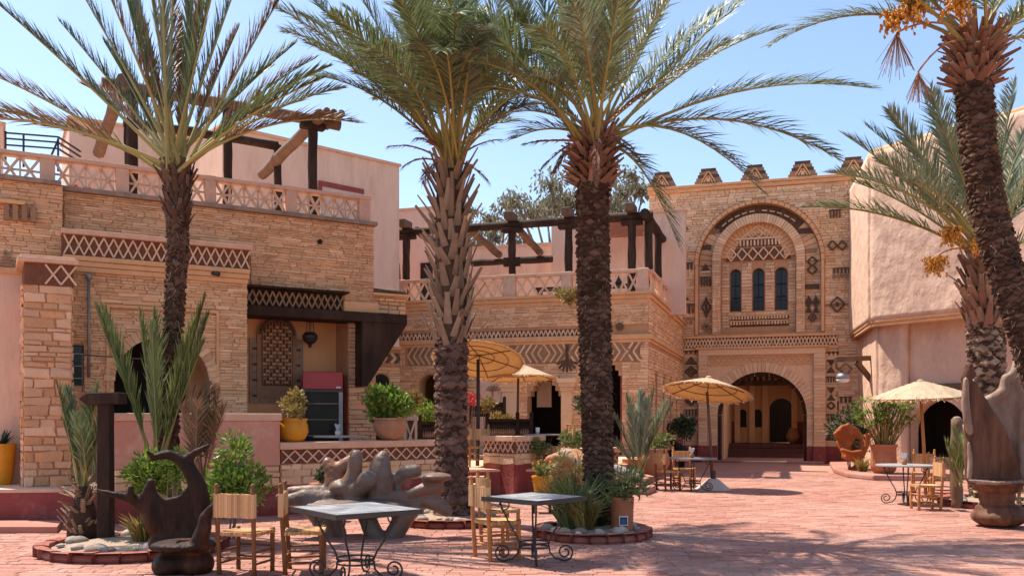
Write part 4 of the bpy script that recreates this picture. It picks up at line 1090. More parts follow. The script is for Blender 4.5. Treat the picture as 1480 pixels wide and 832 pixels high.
# band of dark carved wood above the right umbrella + window by it
FAu = lambda px, py, d=.25: FA.uz(px, py, d)
def fa_box(name, m, px0, px1, py0, py1, d0, d1, parent=AD):
    a, z1 = FAu(px0, py0, d0); b, z0 = FAu(px1, py1, d0); mb = MB(); mb.box(a, b, d0, d1, z0, z1); o = mb.build(name, m, parent); o.matrix_basis = Matrix.Translation(FA.o) @ Matrix.Rotation(FA.a, 4, 'Z'); return o
fa_box('carved_lintel', M['relief'], 1272, 1400, 557, 566, .12, .25)
fa_box('red_shutter', M['redwood'], 1266, 1280, 575, 622, .18, .25)
for k in range(3): fa_box('shutter_panel', M['terracotta'], 1267.5, 1278.5, 578 + k*14, 588 + k*14, .14, .18)
fa_box('grille_window', M['black'], 1292, 1312, 580, 610, .2, .252)
for k in range(5): fa_box('grille_bar', M['darkwood'], 1293 + k*4, 1294.5 + k*4, 580, 610, .17, .2)
# tall wall behind at the far right
FE = Frame(GX(1395, 30), 30, math.degrees(atan2(rd.y, rd.x)))
# ------------------------------------------------------------------ lamp arm on the adobe corner
lp = P(1218, 545, 29.0)
t = thing('wall_lamp', 'grey hanging lamp on a wooden bracket arm beside the gate', 'lamp', (lp.x, lp.y, 0))
a0 = P(1207, 519, 29.0) - V(lp.x, lp.y, 0); a1 = P(1262, 517, 29.5) - V(lp.x, lp.y, 0)
mb = MB(); mb.bar(a0, a1, .16, .16); mb.build('arm', M['brownwood'], t, bevel=.02)
mb = MB(); mb.bar(P(1238, 523, 29.3) - V(lp.x, lp.y, 0), P(1262, 552, 29.5) - V(lp.x, lp.y, 0), .14, .14); mb.build('brace', M['brownwood'], t)
c = lp - V(lp.x, lp.y, 0)
mb = MB(); mb.tube([c + V(-.22, 0, .62), c + V(-.22, 0, .32), c + V(-.1, 0, .22), c + V(0, 0, .18)], .018, 6); mb.build('hanger', M['iron'], t)
mb = MB(); mb.lathe([(.05, .17), (.17, .10), (.21, .0), (.20, -.05)], 16, c); mb.build('lamp_shade', M['metal'], t, smooth=True)
mb = MB(); mb.lathe([(.19, -.05), (.20, -.09), (.17, -.15), (.05, -.17)], 16, c); mb.build('lamp_glass', M['white'], t, smooth=True)
# ------------------------------------------------------------------ palms
UP = Vector((0, 0, 1))
def frond(parent, S, E, lift=.18, nden=27, ll=.42, fold=40, alpha=42, w=.022, rng=None, mats=None, droop=.12, t0=.2, r0=.020, C=None, name='frond', bare=0.0):
    S = Vector(S); E = Vector(E); L = (E - S).length
    C = (S + E) * .5 + UP * lift * L if C is None else Vector(C)
    mb = MB()
    bz = lambda t: S*(1-t)**2 + C*2*t*(1-t) + E*t*t
    dz = lambda t: ((C - S)*2*(1-t) + (E - C)*2*t).normalized()
    N = 12
    mb.tube([bz(i/N) for i in range(N+1)], [r0*(1.25 - 1.1*i/N) for i in range(N+1)], 5, mi=0)
    n = max(10, int(L * nden)); tw = rng.uniform(-.5, .5)
    side0 = rng.choice((-1, 1))
    for i in range(n):
        t = t0 + (1 - t0) * (i + rng.random()*.5) / n
        p = bz(t); T = dz(t)
        B = T.cross(UP)
        if B.length < .15: B = T.cross(Vector((0.3, 1, 0)))
        B.normalize(); Nn = B.cross(T).normalized()
        Bq = B * cos(tw) + Nn * sin(tw); Nq = Nn * cos(tw) - B * sin(tw)
        f = (t - t0) / (1 - t0)
        l = ll * (.55 + .75*sin(pi * min(1, f*.9 + .12))) * rng.uniform(.85, 1.12)
        if f > .9: l *= .8
        for s in (-1, 1):
            if rng.random() < bare: continue
            al = radians(alpha * (1 - .35*f) + rng.gauss(0, 7)); be = radians(fold + rng.gauss(0, 9))
            D = (T*cos(al) + (Bq*s*cos(be) + Nq*sin(be))*sin(al)).normalized()
            W = D.cross(Nq + Bq*rng.uniform(-.6, .6)); W.normalize(); W *= w * rng.uniform(.8, 1.15)
            m = p + D*l*.5 - UP*droop*l*.12; e = p + D*l - UP*droop*l*rng.uniform(.5, 1.2)
            mb.add([p - W*.35, p + W*.35, m + W*.5, m - W*.5, e], [(0,1,2,3), (3,2,4)], 1)
    return mb.build(name, mats, parent)

def scar_mesh(key, mkey, kind):
    mb = MB()
    if kind == 'scar':      # flat rhombic scale with a raised lip, x across, y outward, z up
        vs = [(-.5,0,0),(0,0,-.45),(.5,0,0),(0,0,.55),(-.28,.75,.02),(0,1,-.22),(.28,.75,.02),(0,.35,.40)]
        mb.add(vs, [(0,1,5,4),(1,2,6,5),(2,3,7,6),(3,0,4,7),(4,5,6,7)])
    else:                   # cut leaf stub: broad at the base, keeled, cut square at its end; z is its length
        st = [(0, .5, .16, 0), (.35, .40, .15, .05), (.7, .30, .12, .03), (1, .27, .09, 0)]
        for z, hw, th, b in st:
            mb.v += [(-hw, -th*.3, z), (0, -th*.1, z), (hw, -th*.3, z), (hw*.55, th, z), (-hw*.55, th, z)]
        for k in range(3):
            for j in range(5): a = k*5+j; b = k*5+(j+1)%5; mb.f.append((a,b,b+5,a+5)); mb.m.append(0)
        mb.f.append((15,16,17,18,19)); mb.m.append(0)
    me = bpy.data.meshes.new(key); me.from_pydata(mb.v, [], mb.f); me.materials.append(M[mkey]); return me
SCAR = scar_mesh('leaf_scar_shape', 'trunk', 'scar'); SCARP = scar_mesh('leaf_scar_pale_shape', 'boot', 'scar'); STUB = scar_mesh('leaf_stub_shape', 'boot', 'stub'); STUBR = scar_mesh('leaf_stub_red_shape', 'bootred', 'stub'); STUBD = scar_mesh('leaf_stub_dark_shape', 'trunk', 'stub')

class Palm:
    def __init__(s, name, label, base, path, group=None, seed=0, slim=.9):
        """path: [(world point, radius)] from the ground up"""
        s.base = Vector(base); s.t = thing(name, label, 'palm tree', base, 0, group); s.rng = random.Random(seed)
        s.path = [(Vector(p) - s.base, r*slim) for p, r in path]
        s.L = [0]
        for i in range(len(path)-1): s.L.append(s.L[-1] + (s.path[i+1][0] - s.path[i][0]).length)
        mb = MB(); pts = []; rs = []
        for i in range(25): p, r, _ = s.at(s.L[-1]*i/24); pts.append(p); rs.append(r*.94)
        mb.tube(pts, rs, 14); mb.build('trunk', M['trunk'], s.t, smooth=True)
    def at(s, l):
        for i in range(len(s.path)-1):
            if l <= s.L[i+1] + 1e-6:
                f = (l - s.L[i]) / max(1e-6, s.L[i+1] - s.L[i]); a, b = s.path[i], s.path[i+1]
                return a[0].lerp(b[0], f), a[1] + (b[1]-a[1])*f, (b[0]-a[0]).normalized()
        a, b = s.path[-2], s.path[-1]; return b[0], b[1], (b[0]-a[0]).normalized()
    def scales(s, l0, l1, row, n, mesh, size, tilt=0, nind=300, name='leaf_scar', jit=.15, back=True):
        rng = s.rng; l = l0; k = 0; it = []
        while l < l1:
            p, r, T = s.at(l)
            for j in range(n):
                a = 2*pi*(j + .5*(k % 2) + rng.uniform(-.12, .12))/n
                X = T.cross(UP) if T.cross(UP).length > .05 else Vector((1,0,0)); X.normalize(); Yv = T.cross(X)
                o = X*cos(a) + Yv*sin(a)
                tl = radians(tilt + (rng.uniform(-8, 8) if tilt else 0))
                zc = (T*cos(tl) + o*sin(tl)).normalized(); yc = (o*cos(tl) - T*sin(tl)).normalized(); xc = yc.cross(zc)
                R = Matrix((xc, yc, zc)).transposed() @ Matrix.Rotation(rng.gauss(0, .14), 3, 'Y') @ Matrix.Rotation(rng.gauss(0, .12), 3, 'X')
                sc = [q*rng.uniform(1-jit, 1+jit) for q in size]
                face = -(o.y)
                it.append((face, TRS(p + o*r*.93 + T*rng.uniform(-.3, .3)*row, R, sc)))
            l += row; k += 1
        it.sort(key=lambda q: -q[0])
        mb = MB()
        for i, (f, Mx) in enumerate(it):
            if i < nind and f > -.15: inst(name, mesh, s.t, Mx)
            else: mb.add([Mx @ v.co for v in mesh.vertices], [tuple(q.vertices) for q in mesh.polygons])
        if mb.v:
            o = mb.build(name + '_rows', mesh.materials[0], s.t, kind='stuff')
    def fibre(s, l0, l1, n, ln, m):
        rng = s.rng; mb = MB()
        for i in range(n):
            p, r, T = s.at(rng.uniform(l0, l1)); a = rng.uniform(0, 2*pi); X = T.cross(UP) if T.cross(UP).length > .05 else Vector((1,0,0)); X.normalize(); Yv = T.cross(X); o = X*cos(a) + Yv*sin(a); q = T.cross(o)
            b = p + o*r*rng.uniform(.98, 1.12); e = b + (o*rng.uniform(.1, .9) + q*rng.uniform(-.6, .6) - T*rng.uniform(-.6, 1)).normalized()*ln*rng.uniform(.4, 1.2); w = q*.005
            mb.add([b - w, b + w, e], [(0,1,2)])
        o = mb.build('trunk_fibres', m, s.t, kind='stuff')
    def fr(s, S, E, **k):
        k.setdefault('rng', s.rng); return frond(s.t, Vector(S) - s.base, Vector(E) - s.base, **k)

def _noop(px, py, Y): return P(px, py, Y)
# --- palm with stiff narrow fronds, left
Y1 = 12.6
p1 = Palm('date_palm', 'slim dark date palm with stiff upright olive and rusty fronds at the left', (GX(240, Y1), Y1, 0),
          [(P(238, 736, Y1), .22), (P(243, 600, Y1), .165), (P(250, 470, Y1), .150), (P(257, 360, Y1), .165), (P(257, 290, Y1), .185), (P(255, 245, Y1), .26)], 'date palms in the courtyard', 1, .80)
p1.scales(.05, p1.L[-1] - .45, .075, 9, SCAR, (.13, .04, .10), nind=230, jit=.35)
p1.scales(p1.L[-1] - .75, p1.L[-1] + .02, .10, 9, STUBD, (.10, .10, .20), tilt=24, nind=70, name='leaf_stub')
ML = [M['rachis'], M['palm_leaf']]; MG = [M['rachis'], M['palm_leaf_grey']]; MD = [M['rachis'], M['palm_leaf_dry']]; MX = [M['rachis_dead'], M['palm_dead']]
tips1 = [(-10, 0, -.6, .03), (-70, 85, -.3, .09), (-75, 150, .5, .10), (-60, 168, -.8, .14), (85, 30, .8, .03), (100, -40, -.4, .04), (135, -60, -1, .02), (160, -90, .3, .02), (198, 20, .9, 0), (205, -90, -.7, .02), (232, -110, -1.2, .02), (252, -80, .6, .0),
         (283, -100, .9, .0), (262, 25, 1.0, 0), (322, -80, -.8, -.02), (360, -70, .4, .03), (410, -10, -.5, .05), (428, 62, .9, .06), (455, 85, 1.2, .12), (472, 98, -.3, .12), (492, 128, .4, .14), (519, 178, -.4, .22), (470, 112, -1.2, .10), (115, 120, 1.8, .1), (395, 95, 1.9, .1), (180, -60, 1.6, .04), (300, -70, 1.9, .04), (150, 60, 1.2, .05), (345, 40, 1.4, .04)]
rg = random.Random(41)
for i, (px, py, dy, lf) in enumerate(tips1):
    S = P(255 + rg.uniform(-14, 14), 246 + rg.uniform(-8, 14), Y1 + dy*.12)
    p1.fr(S, P(px, py, Y1 + dy), lift=lf, ll=.36, fold=62 if lf < .13 else 40, alpha=24 if lf < .13 else 32, mats=MD if i % 5 in (1, 3) else ML if i % 5 else MG, nden=30, w=.019, droop=.05, t0=.26, r0=.026)
# --- tall palm with long stubs, centre
Y2 = 14.0
p2 = Palm('date_palm', 'thick date palm with long cut leaf stubs on its trunk, behind the root carving', (GX(652, Y2), Y2, 0),
          [(P(655, 755, Y2), .33), (P(652, 690, Y2), .27), (P(652, 600, Y2), .255), (P(652, 490, Y2), .265), (P(652, 420, Y2), .30), (P(650, 330, Y2), .27), (P(650, 270, Y2), .24), (P(652, 235, Y2), .20)], 'date palms in the courtyard', 2)
lt = p2.L[-1]
p2.scales(.1, lt*.5, .145, 8, scar_mesh('leaf_scar_big_shape', 'scar', 'scar'), (.25, .055, .19), nind=110, name='leaf_scar', jit=.35)
p2.scales(.05, lt*.52, .07, 10, SCAR, (.16, .045, .10), nind=0, name='trunk_fibre')
p2.scales(lt*.49, lt - .10, .15, 7, STUB, (.13, .12, .40), tilt=27, nind=170, name='leaf_stub', jit=.28)
rg = random.Random(42)
tips2 = [(395, 8, -.8, .12), (445, 62, -1.6, .16), (470, 75, .4, .18), (515, 105, -.8, .2), (540, 140, .6, .26), (420, -30, .5, .1), (500, -40, -.5, .08), (560, -60, .8, .06), (610, -80, -1.2, .04), (640, -90, .4, .02), (675, -80, -.4, .02), (705, -70, .9, .04), (735, -40, -.8, .06), (770, -10, .3, .1), (790, 45, -1, .14), (780, 95, .8, .16), (765, 150, -.6, .22), (745, 175, .9, .24), (560, 20, 1.6, .12), (600, 60, -3.2, .30), (640, 75, -3.5, .32), (690, 70, -3.0, .3), (540, 70, -2.6, .26), (735, 90, -2.4, .28), (620, 10, 2.4, .15), (700, 10, 2.6, .15), (480, 20, -2.4, .2), (590, 110, 1.8, .28), (715, 120, 1.8, .28), (430, 20, -.2, .2), (410, 45, .2, .2), (455, 110, .3, .22), (500, 10, .8, .12), (530, 130, -1.2, .26), (605, -20, -2.0, .12), (655, -60, -2.4, .1), (700, 40, -3.6, .3), (755, 20, -2.2, .2), (770, 130, -1.4, .26), (570, 60, -.9, .22), (660, 20, -4.0, .35), (575, 0, -3.2, .25)]
for i, (px, py, dy, lf) in enumerate(tips2):
    S = P(652 + rg.uniform(-14, 14), 236 + rg.uniform(-16, 8), Y2 + dy*.08)
    p2.fr(S, P(px, py, Y2 + dy), lift=lf, ll=.46, fold=24, alpha=46, mats=ML if i % 3 else MG, nden=30, w=.022, droop=.22, t0=.26, r0=.021)
for px, py, dy, lf in ((562, 212, .2, .22), (584, 240, -.4, .3), (590, 178, -.6, .1), (724, 202, .2, .2), (706, 262, -.3, .34), (612, 262, -.8, .3), (700, 180, -.7, .12), (600, 200, -.9, .25)):
    p2.fr(P(650 + rg.uniform(-12, 12), 238, Y2 - .1), P(px, py, Y2 + dy), lift=lf, ll=.20, fold=20, alpha=26, mats=MX, nden=26, w=.016, droop=.5, t0=.35, r0=.018, name='dry_frond')
# --- the big palm right of centre
Y3 = 12.8
p3 = Palm('date_palm', 'tall date palm with red brown stubs under its crown, right of centre', (GX(868, Y3), Y3, 0),
          [(P(869, 772, Y3), .27), (P(866, 700, Y3), .225), (P(862, 560, Y3), .235), (P(858, 420, Y3), .25), (P(856, 300, Y3), .245), (P(857, 265, Y3), .27), (P(858, 225, Y3), .30), (P(859, 195, Y3), .22)], 'date palms in the courtyard', 3)
lt = p3.L[-1]
p3.scales(.05, lt - .75, .062, 10, SCAR, (.17, .045, .095), nind=300, jit=.32)
p3.scales(lt - .70, lt - .02, .062, 14, STUBR, (.105, .14, .19), tilt=62, nind=150, name='leaf_stub', jit=.4)
p3.scales(lt - .2, lt + .02, .07, 10, STUBR, (.10, .12, .26), tilt=32, nind=40, name='leaf_stub', jit=.3)
rg = random.Random(43)
tips3 = [(1048, 8, .5, .07), (1050, 62, -.5, .10), (1262, 128, -.6, .20), (1216, 232, .3, .26), (1100, 275, -.5, .40), (982, 358, -.6, .55), (1130, 40, .9, .15), (985, -40, -.8, .04), (920, -70, .4, .03), (875, -90, -.6, 0), (840, -90, .5, 0), (800, -60, -.8, .03), (760, -50, .6, .05), (735, 5, -.9, .1), (715, 60, .4, .14), (700, 125, -.6, .2), (725, 165, .6, .26), (690, 30, -1.4, .16), (900, -30, -2.6, .12), (830, 10, -3.0, .22), (780, 40, -2.6, .25), (860, -40, 2.4, .05), (1000, -50, 1.8, .06), (720, -30, 1.6, .1), (800, 60, 2.4, .2), (765, 110, -1.8, .26), (690, 90, -2.2, .2), (820, -40, -1.8, .1), (930, -60, -1.6, .06), (1090, -10, .2, .1), (780, -70, 1.6, .05), (745, 200, -.2, .3)]
for i, (px, py, dy, lf) in enumerate(tips3):
    S = P(858 + rg.uniform(-16, 16), 210 + rg.uniform(-18, 14), Y3 + dy*.08)
    p3.fr(S, P(px, py, Y3 + dy), lift=lf, ll=.44, fold=30, alpha=44, mats=(MG if i % 3 == 1 else ML), nden=30, w=.021, droop=.18, t0=.27, r0=.024)
for px, py, dy, lf in ((757, 208, -.3, .08), (782, 245, -.6, .2), (800, 250, -.4, .3), (925, 232, -.5, .3), (940, 128, -.3, .1), (862, 268, -1.0, .45), (915, 215, -.8, .3), (790, 130, .2, .1)):
    p3.fr(P(858 + rg.uniform(-14, 14), 205, Y3 - .15), P(px, py, Y3 + dy), lift=lf, ll=.16, fold=30, alpha=20, mats=MX, nden=30, w=.02, droop=.4, t0=.3, r0=.02, name='dry_frond')
# --- leaning palm at the right edge
Y4 = 12.6
p4 = Palm('date_palm', 'leaning date palm at the right edge with orange date clusters in its crown', (GX(1556, Y4), Y4, 0),
          [(P(1556, 772, Y4), .30), (P(1520, 600, Y4), .25), (P(1482, 480, Y4), .245), (P(1455, 400, Y4), .245), (P(1430, 310, Y4), .25), (P(1414, 215, Y4), .245), (P(1408, 130, Y4), .26), (P(1410, 90, Y4), .33), (P(1412, 52, Y4), .24)], 'date palms in the courtyard', 4)
lt = p4.L[-1]
p4.scales(1.2, lt - .75, .062, 10, SCAR, (.18, .045, .10), nind=280, jit=.32)
p4.scales(lt - .68, lt - .04, .066, 14, STUBR, (.11, .14, .22), tilt=60, nind=150, name='leaf_stub', jit=.4)
p4.scales(lt - .22, lt + .02, .08, 10, STUBR, (.11, .12, .32), tilt=34, nind=40, name='leaf_stub', jit=.3)
rg = random.Random(44)
tips4 = [(1112, 66, -.5, .30), (1180, -10, .5, .2), (1250, -70, -.6, .1), (1330, -110, .4, .04), (1400, -130, -.5, 0), (1450, -120, .4, 0), (1500, -80, -.4, .04), (1560, -20, .6, .12), (1600, 60, -.3, .2), (1480, -60, 1.2, .04), (1540, 20, 1.3, .1), (1420, -90, -1.8, .05), (1300, -90, 1.6, .1), (1190, -60, -1.6, .16), (1580, -40, -1.4, .1), (1240, -20, 1.2, .2)]
for i, (px, py, dy, lf) in enumerate(tips4):
    S = P(1412 + rg.uniform(-16, 16), 70 + rg.uniform(-12, 12), Y4 + dy*.08)
    p4.fr(S, P(px, py, Y4 + dy), lift=lf, ll=.44, fold=25, alpha=44, mats=ML if i % 3 else MG, nden=27, w=.021, droop=.2, t0=.3, r0=.026)
def date_bunch(parent, base, S, E, r, n, rng, stalk=True, spent=False):
    """strands of dates hanging from a stalk"""
    S, E = Vector(S) - base, Vector(E) - base
    mb = MB(); C = (S + E)*.5 + UP*.3*(E-S).length
    mb.tube([S*(1-t)**2 + C*2*t*(1-t) + E*t*t for t in [i/8 for i in range(9)]], .014, 6, mi=0)
    for i in range(n):
        a = rng.uniform(0, 2*pi); q = sqrt(rng.random()); e = E + Vector((cos(a)*q*r, sin(a)*q*r, -rng.uniform(.3, 1.9)*r + r*.4))
        if spent: e.z = E.z - rng.uniform(1, 2.2)*r
        mb.bar(E, e, .006, .006, mi=0)
        if not spent:
            for k in range(7):
                f = 1 - k*.11; p = E.lerp(e, f) + Vector((rng.uniform(-.03,.03), rng.uniform(-.03,.03), rng.uniform(-.03,.03)))
                mb.ell(p, (.019, .019, .026), 6, 4, mi=1)
    return mb.build('date_bunch', [M['rachis_dead'], M['dates']], parent)
rg = random.Random(9)
date_bunch(p4.t, p4.base, P(1405, 45, Y4 - .1), P(1318, -4, Y4 - .5), .26, 44, rg)
date_bunch(p4.t, p4.base, P(1405, 45, Y4 - .1), P(1292, 18, Y4 - .4), .20, 26, rg)
date_bunch(p4.t, p4.base, P(1405, 45, Y4 - .2), P(1380, -10, Y4 - .6), .26, 44, rg)
date_bunch(p4.t, p4.base, P(1400, 50, Y4 - .2), P(1296, 48, Y4 - .3), .28, 40, rg, spent=True)
date_bunch(p4.t, p4.base, P(1395, 58, Y4 - .2), P(1327, 104, Y4 - .3), .22, 36, rg, spent=True)
# --- palm behind the carved throne, right
Y5 = 17.0
p5 = Palm('date_palm', 'stout bushy date palm with pale stubs behind the carved wooden throne at the right', (GX(1430, Y5), Y5, 0),
          [(P(1430, 728, Y5), .36), (P(1428, 600, Y5), .33), (P(1426, 520, Y5), .33), (P(1424, 440, Y5), .36), (P(1422, 395, Y5), .32), (P(1424, 360, Y5), .25)], 'date palms in the courtyard', 5)
lt = p5.L[-1]
p5.scales(.1, lt - 1.5, .15, 10, SCARP, (.26, .07, .20), nind=130, jit=.35)
p5.scales(.1, lt - 1.4, .08, 12, SCAR, (.2, .06, .12), nind=0, name='trunk_fibre')
p5.scales(lt - 1.5, lt - .02, .13, 10, STUBR, (.17, .16, .36), tilt=24, nind=120, name='leaf_stub', jit=.3)
rg = random.Random(45)
tips5 = [(1162, 300, -.4, .16), (1222, 196, .4, .10), (1284, 158, -.6, .06), (1332, 132, .6, .04), (1345, 128, -.9, .05), (1390, 120, .8, .02), (1430, 140, -.5, 0), (1478, 190, .6, .03), (1520, 170, -.8, .05), (1545, 240, .5, .1), (1540, 330, -.6, .2), (1500, 260, -1.2, .1), (1230, 262, 1.0, .14), (1270, 230, -1.2, .14), (1200, 250, -1.0, .18), (1300, 200, 1.3, .1), (1360, 180, -1.6, .08), (1480, 230, 1.4, .08), (1250, 180, 1.5, .1), (1465, 120, .2, .02), (1310, 260, -2.0, .2), (1560, 200, .9, .06)]
for i, (px, py, dy, lf) in enumerate(tips5):
    S = P(1424 + rg.uniform(-14, 14), 372 + rg.uniform(-14, 14), Y5 + dy*.08)
    p5.fr(S, P(px, py, Y5 + dy), lift=lf, ll=.48, fold=34, alpha=44, mats=MG if i % 3 else ML, nden=24, w=.026, droop=.1, t0=.28, r0=.03)
date_bunch(p5.t, p5.base, P(1420, 372, Y5 - .3), P(1352, 372, Y5 - .7), .24, 44, rg)
date_bunch(p5.t, p5.base, P(1420, 372, Y5 - .3), P(1376, 330, Y5 - .5), .26, 40, rg)
date_bunch(p5.t, p5.base, P(1424, 372, Y5 - .3), P(1416, 348, Y5 - .6), .2, 30, rg)

for p_, a_, b_ in ((p1, .3, .98), (p2, .02, .95), (p3, .02, .99), (p4, .3, .98), (p5, .02, .95)): p_.fibre(p_.L[-1]*a_, p_.L[-1]*b_, 900, .12, M['boot'])
# --- small palms and feathery plants
def young_palm(name, label, base, tips, S0, lift, seed, ll=.3, fold=45, alpha=32, mats=None, stem=None, stubs=False, w=.018, nden=34):
    rng = random.Random(seed); t = thing(name, label, 'palm', base)
    b = Vector(base)
    for k, (p, lf) in enumerate(tips):
        s = Vector(S0) + Vector((rng.uniform(-.06, .06), rng.uniform(-.06, .06), rng.uniform(-.04, .04)))
        frond(t, s - b, Vector(p) - b, lift=lf, ll=ll*rng.uniform(.85, 1.1), fold=fold, alpha=alpha, mats=mats or ML, rng=rng, nden=nden, w=w, droop=.06, t0=.25, r0=.014)
    if stem:
        mb = MB(); mb.tube([Vector(p) - b for p, r in stem], [r for p, r in stem], 10); mb.build('stem', M['trunk'], t, smooth=True)
        if stubs:
            top = Vector(stem[-1][0]) - b
            for k in range(46):
                a = rng.uniform(0, 2*pi); z = rng.uniform(.05, .98)*top.z; o = Vector((cos(a), sin(a), 0)); tl = radians(rng.uniform(25, 75))
                zc = (UP*cos(tl) + o*sin(tl)).normalized(); yc = (o*cos(tl) - UP*sin(tl)); xc = yc.cross(zc)
                inst('leaf_stub', STUB, t, TRS(Vector((0, 0, z)) + o*stem[0][1]*.6, Matrix((xc, yc, zc)).transposed(), (.075, .07, rng.uniform(.16, .3))))
    return t
Y = 11.6
b = V(GX(120, Y), Y, .06)
young_palm('young_palm', 'young palm with a shaggy stubby base left of the wooden signpost', b, [(P(82, 555, Y), .02), (P(98, 560, Y + .3), .02), (P(142, 556, Y - .2), .02), (P(128, 590, Y + .2), .0), (P(150, 600, Y), .0), (P(108, 600, Y - .3), .02), (P(92, 590, Y + .4), .05), (P(160, 640, Y + .3), .04), (P(135, 575, Y + .4), 0), (P(118, 620, Y - .4), 0)], P(120, 702, Y), 0, 51, ll=.26, stem=[(b, .20), (P(120, 745, Y), .18), (P(121, 702, Y), .07)], stubs=True)
Y = 12.2
b = V(GX(222, Y), Y, .10)
young_palm('young_palm', 'tall young palm with upright blade-like green fronds around the slim palm trunk', b, [(P(140, 446, Y), .03), (P(150, 450, Y + .2), .02), (P(202, 452, Y - .2), .0), (P(222, 450, Y + .1), .0), (P(219, 470, Y - .3), .0), (P(296, 432, Y - .1), .04), (P(300, 458, Y + .2), .05), (P(280, 470, Y - .3), .03), (P(292, 500, Y - .2), .05)], P(226, 690, Y), 0, 52, ll=.40, fold=50, alpha=17, mats=[M['rachis'], M['leaf_mid']], w=.017, nden=46)
Y = 11.9
b = V(GX(290, Y), Y, .10)
young_palm('cycad', 'feathery olive and rust palm clump behind the dark carved chair', b, [(P(276, 560, Y), .04), (P(262, 585, Y - .2), .05), (P(318, 565, Y + .1), .06), (P(325, 590, Y - .2), .08), (P(300, 556, Y + .2), .02), (P(285, 580, Y - .3), .0), (P(310, 600, Y), .05)], P(290, 690, Y), 0, 53, ll=.30, fold=30, alpha=48, mats=[M['rachis_dead'], M['palm_leaf_dry']], w=.02)
Y = 20.6
b = V(GX(925, Y), Y, .5)
young_palm('young_palm', 'young feathery palm in front of the middle wing, left of the round umbrella table', b, [(P(905, 572, Y), .02), (P(925, 566, Y + .2), .0), (P(946, 562, Y - .2), .02), (P(972, 586, Y), .10), (P(886, 600, Y + .2), .06), (P(938, 580, Y - .4), .02), (P(912, 590, Y - .4), .02), (P(956, 600, Y + .3), .1), (P(884, 640, Y), .14), (P(965, 580, Y + .4), .05)], P(924, 690, Y), 0, 54, ll=.38, mats=MG, w=.024)
Y = 15.6
b = V(GX(1388, Y), Y, .08)
young_palm('young_palm', 'small bright grassy palm at the foot of the brown post by the carved throne', b, [(P(1366, 640, Y), .15), (P(1378, 620, Y + .2), .1), (P(1394, 628, Y), .06), (P(1372, 655, Y - .2), .15), (P(1402, 645, Y + .1), .1), (P(1362, 665, Y), .2), (P(1384, 640, Y - .3), .08)], P(1388, 700, Y), 0, 55, ll=.24, mats=[M['rachis'], M['leaf_mid']], w=.016)
Y = 14.3
b = V(GX(2, Y), Y, TZ)
# ------------------------------------------------------------------ leafy plants, pots
def foliage(mb, c, rad, n, size, rng, clumps=10, mi=0, asp=.45, hollow=.35):
    c = Vector(c); cl = []
    for k in range(clumps):
        a = rng.uniform(0, 2*pi); z = rng.uniform(-1, 1); q = sqrt(1 - z*z) ; r = rng.uniform(hollow*.6, .92)
        cl.append((Vector((cos(a)*q*rad[0]*r, sin(a)*q*rad[1]*r, z*rad[2]*r)), rng.uniform(.24, .50)))
    for i in range(n):
        o, s = rng.choice(cl); v = Vector((rng.gauss(0, 1), rng.gauss(0, 1), rng.gauss(0, 1))).normalized() * rng.uniform(.35, 1)
        p = c + o + Vector((v.x*rad[0], v.y*rad[1], v.z*rad[2]))*s
        D = (v + UP*rng.uniform(-.2, .9) + Vector((rng.uniform(-.6, .6), rng.uniform(-.6, .6), 0))).normalized()
        W = D.cross(Vector((rng.uniform(-1, 1), rng.uniform(-1, 1), rng.uniform(-.4, 1)))); W.normalize()
        l = size*rng.uniform(.6, 1.3); W *= l*asp
        Nn = D.cross(W).normalized()*l*.12
        mb.add([p, p + D*l*.5 + W*.5 + Nn, p + D*l, p + D*l*.5 - W*.5 + Nn], [(0,1,2,3)], mi)
def bush(name, label, cat, base, c, rad, n, size, m, seed, stems=5, clumps=12, asp=.45, group=None):
    rng = random.Random(seed); t = thing(name, label, cat, base, 0, group); b = Vector(base)
    mb = MB(); foliage(mb, Vector(c) - b, rad, n, size, rng, clumps, asp=asp); mb.build('foliage', m, t)
    mb = MB(); cc = Vector(c) - b
    for k in range(stems):
        e = cc + Vector((rng.uniform(-.5, .5)*rad[0], rng.uniform(-.5, .5)*rad[1], rng.uniform(-.2, .5)*rad[2])); s = Vector((rng.uniform(-.04, .04), rng.uniform(-.04, .04), 0))
        mb.tube([s, s.lerp(e, .5) + Vector((rng.uniform(-.05, .05), 0, 0)), e], [.014, .011, .006], 5)
    mb.build('stem', M['bark'], t)
    return t
def pot(name, label, loc, prof, m, seg=28, parts=(), group=None, cat='plant pot'):
    t = thing(name, label, cat, loc, 0, group)
    mb = MB(); mb.lathe(prof, seg); mb.build('pot_body', m, t, smooth=True, angle=50)
    z = prof[-1][1]; r = prof[-1][0]
    mb = MB(); mb.lathe([(r*.8, z - .05), (r*.01, z - .045)], seg); mb.build('soil', M['relief'], t)
    return t
def gr(px, py, z=0): Y = GY(py, z); return V(GX(px, Y), Y, z)
# bright bushes in the left bed
Y = 11.2; bush('bush', 'bright green leafy bush behind the dark carved throne chair', 'bush', (GX(222, Y), Y, .1), P(226, 690, Y), (.40, .35, .34), 2400, .085, M['leaf'], 61, clumps=26)
Y = 11.3; bush('bush', 'rounded bright green bush behind the first rush chair', 'bush', (GX(335, Y), Y, .1), P(334, 692, Y), (.42, .36, .44), 2800, .085, M['leaf'], 62, clumps=28)
Y = 10.9; bush('bush', 'small bright green sprig hanging over the seat back of the dark carved chair', 'bush', (GX(250, Y), Y, .1), P(249, 676, Y), (.20, .2, .26), 800, .07, M['leaf'], 63, clumps=14)
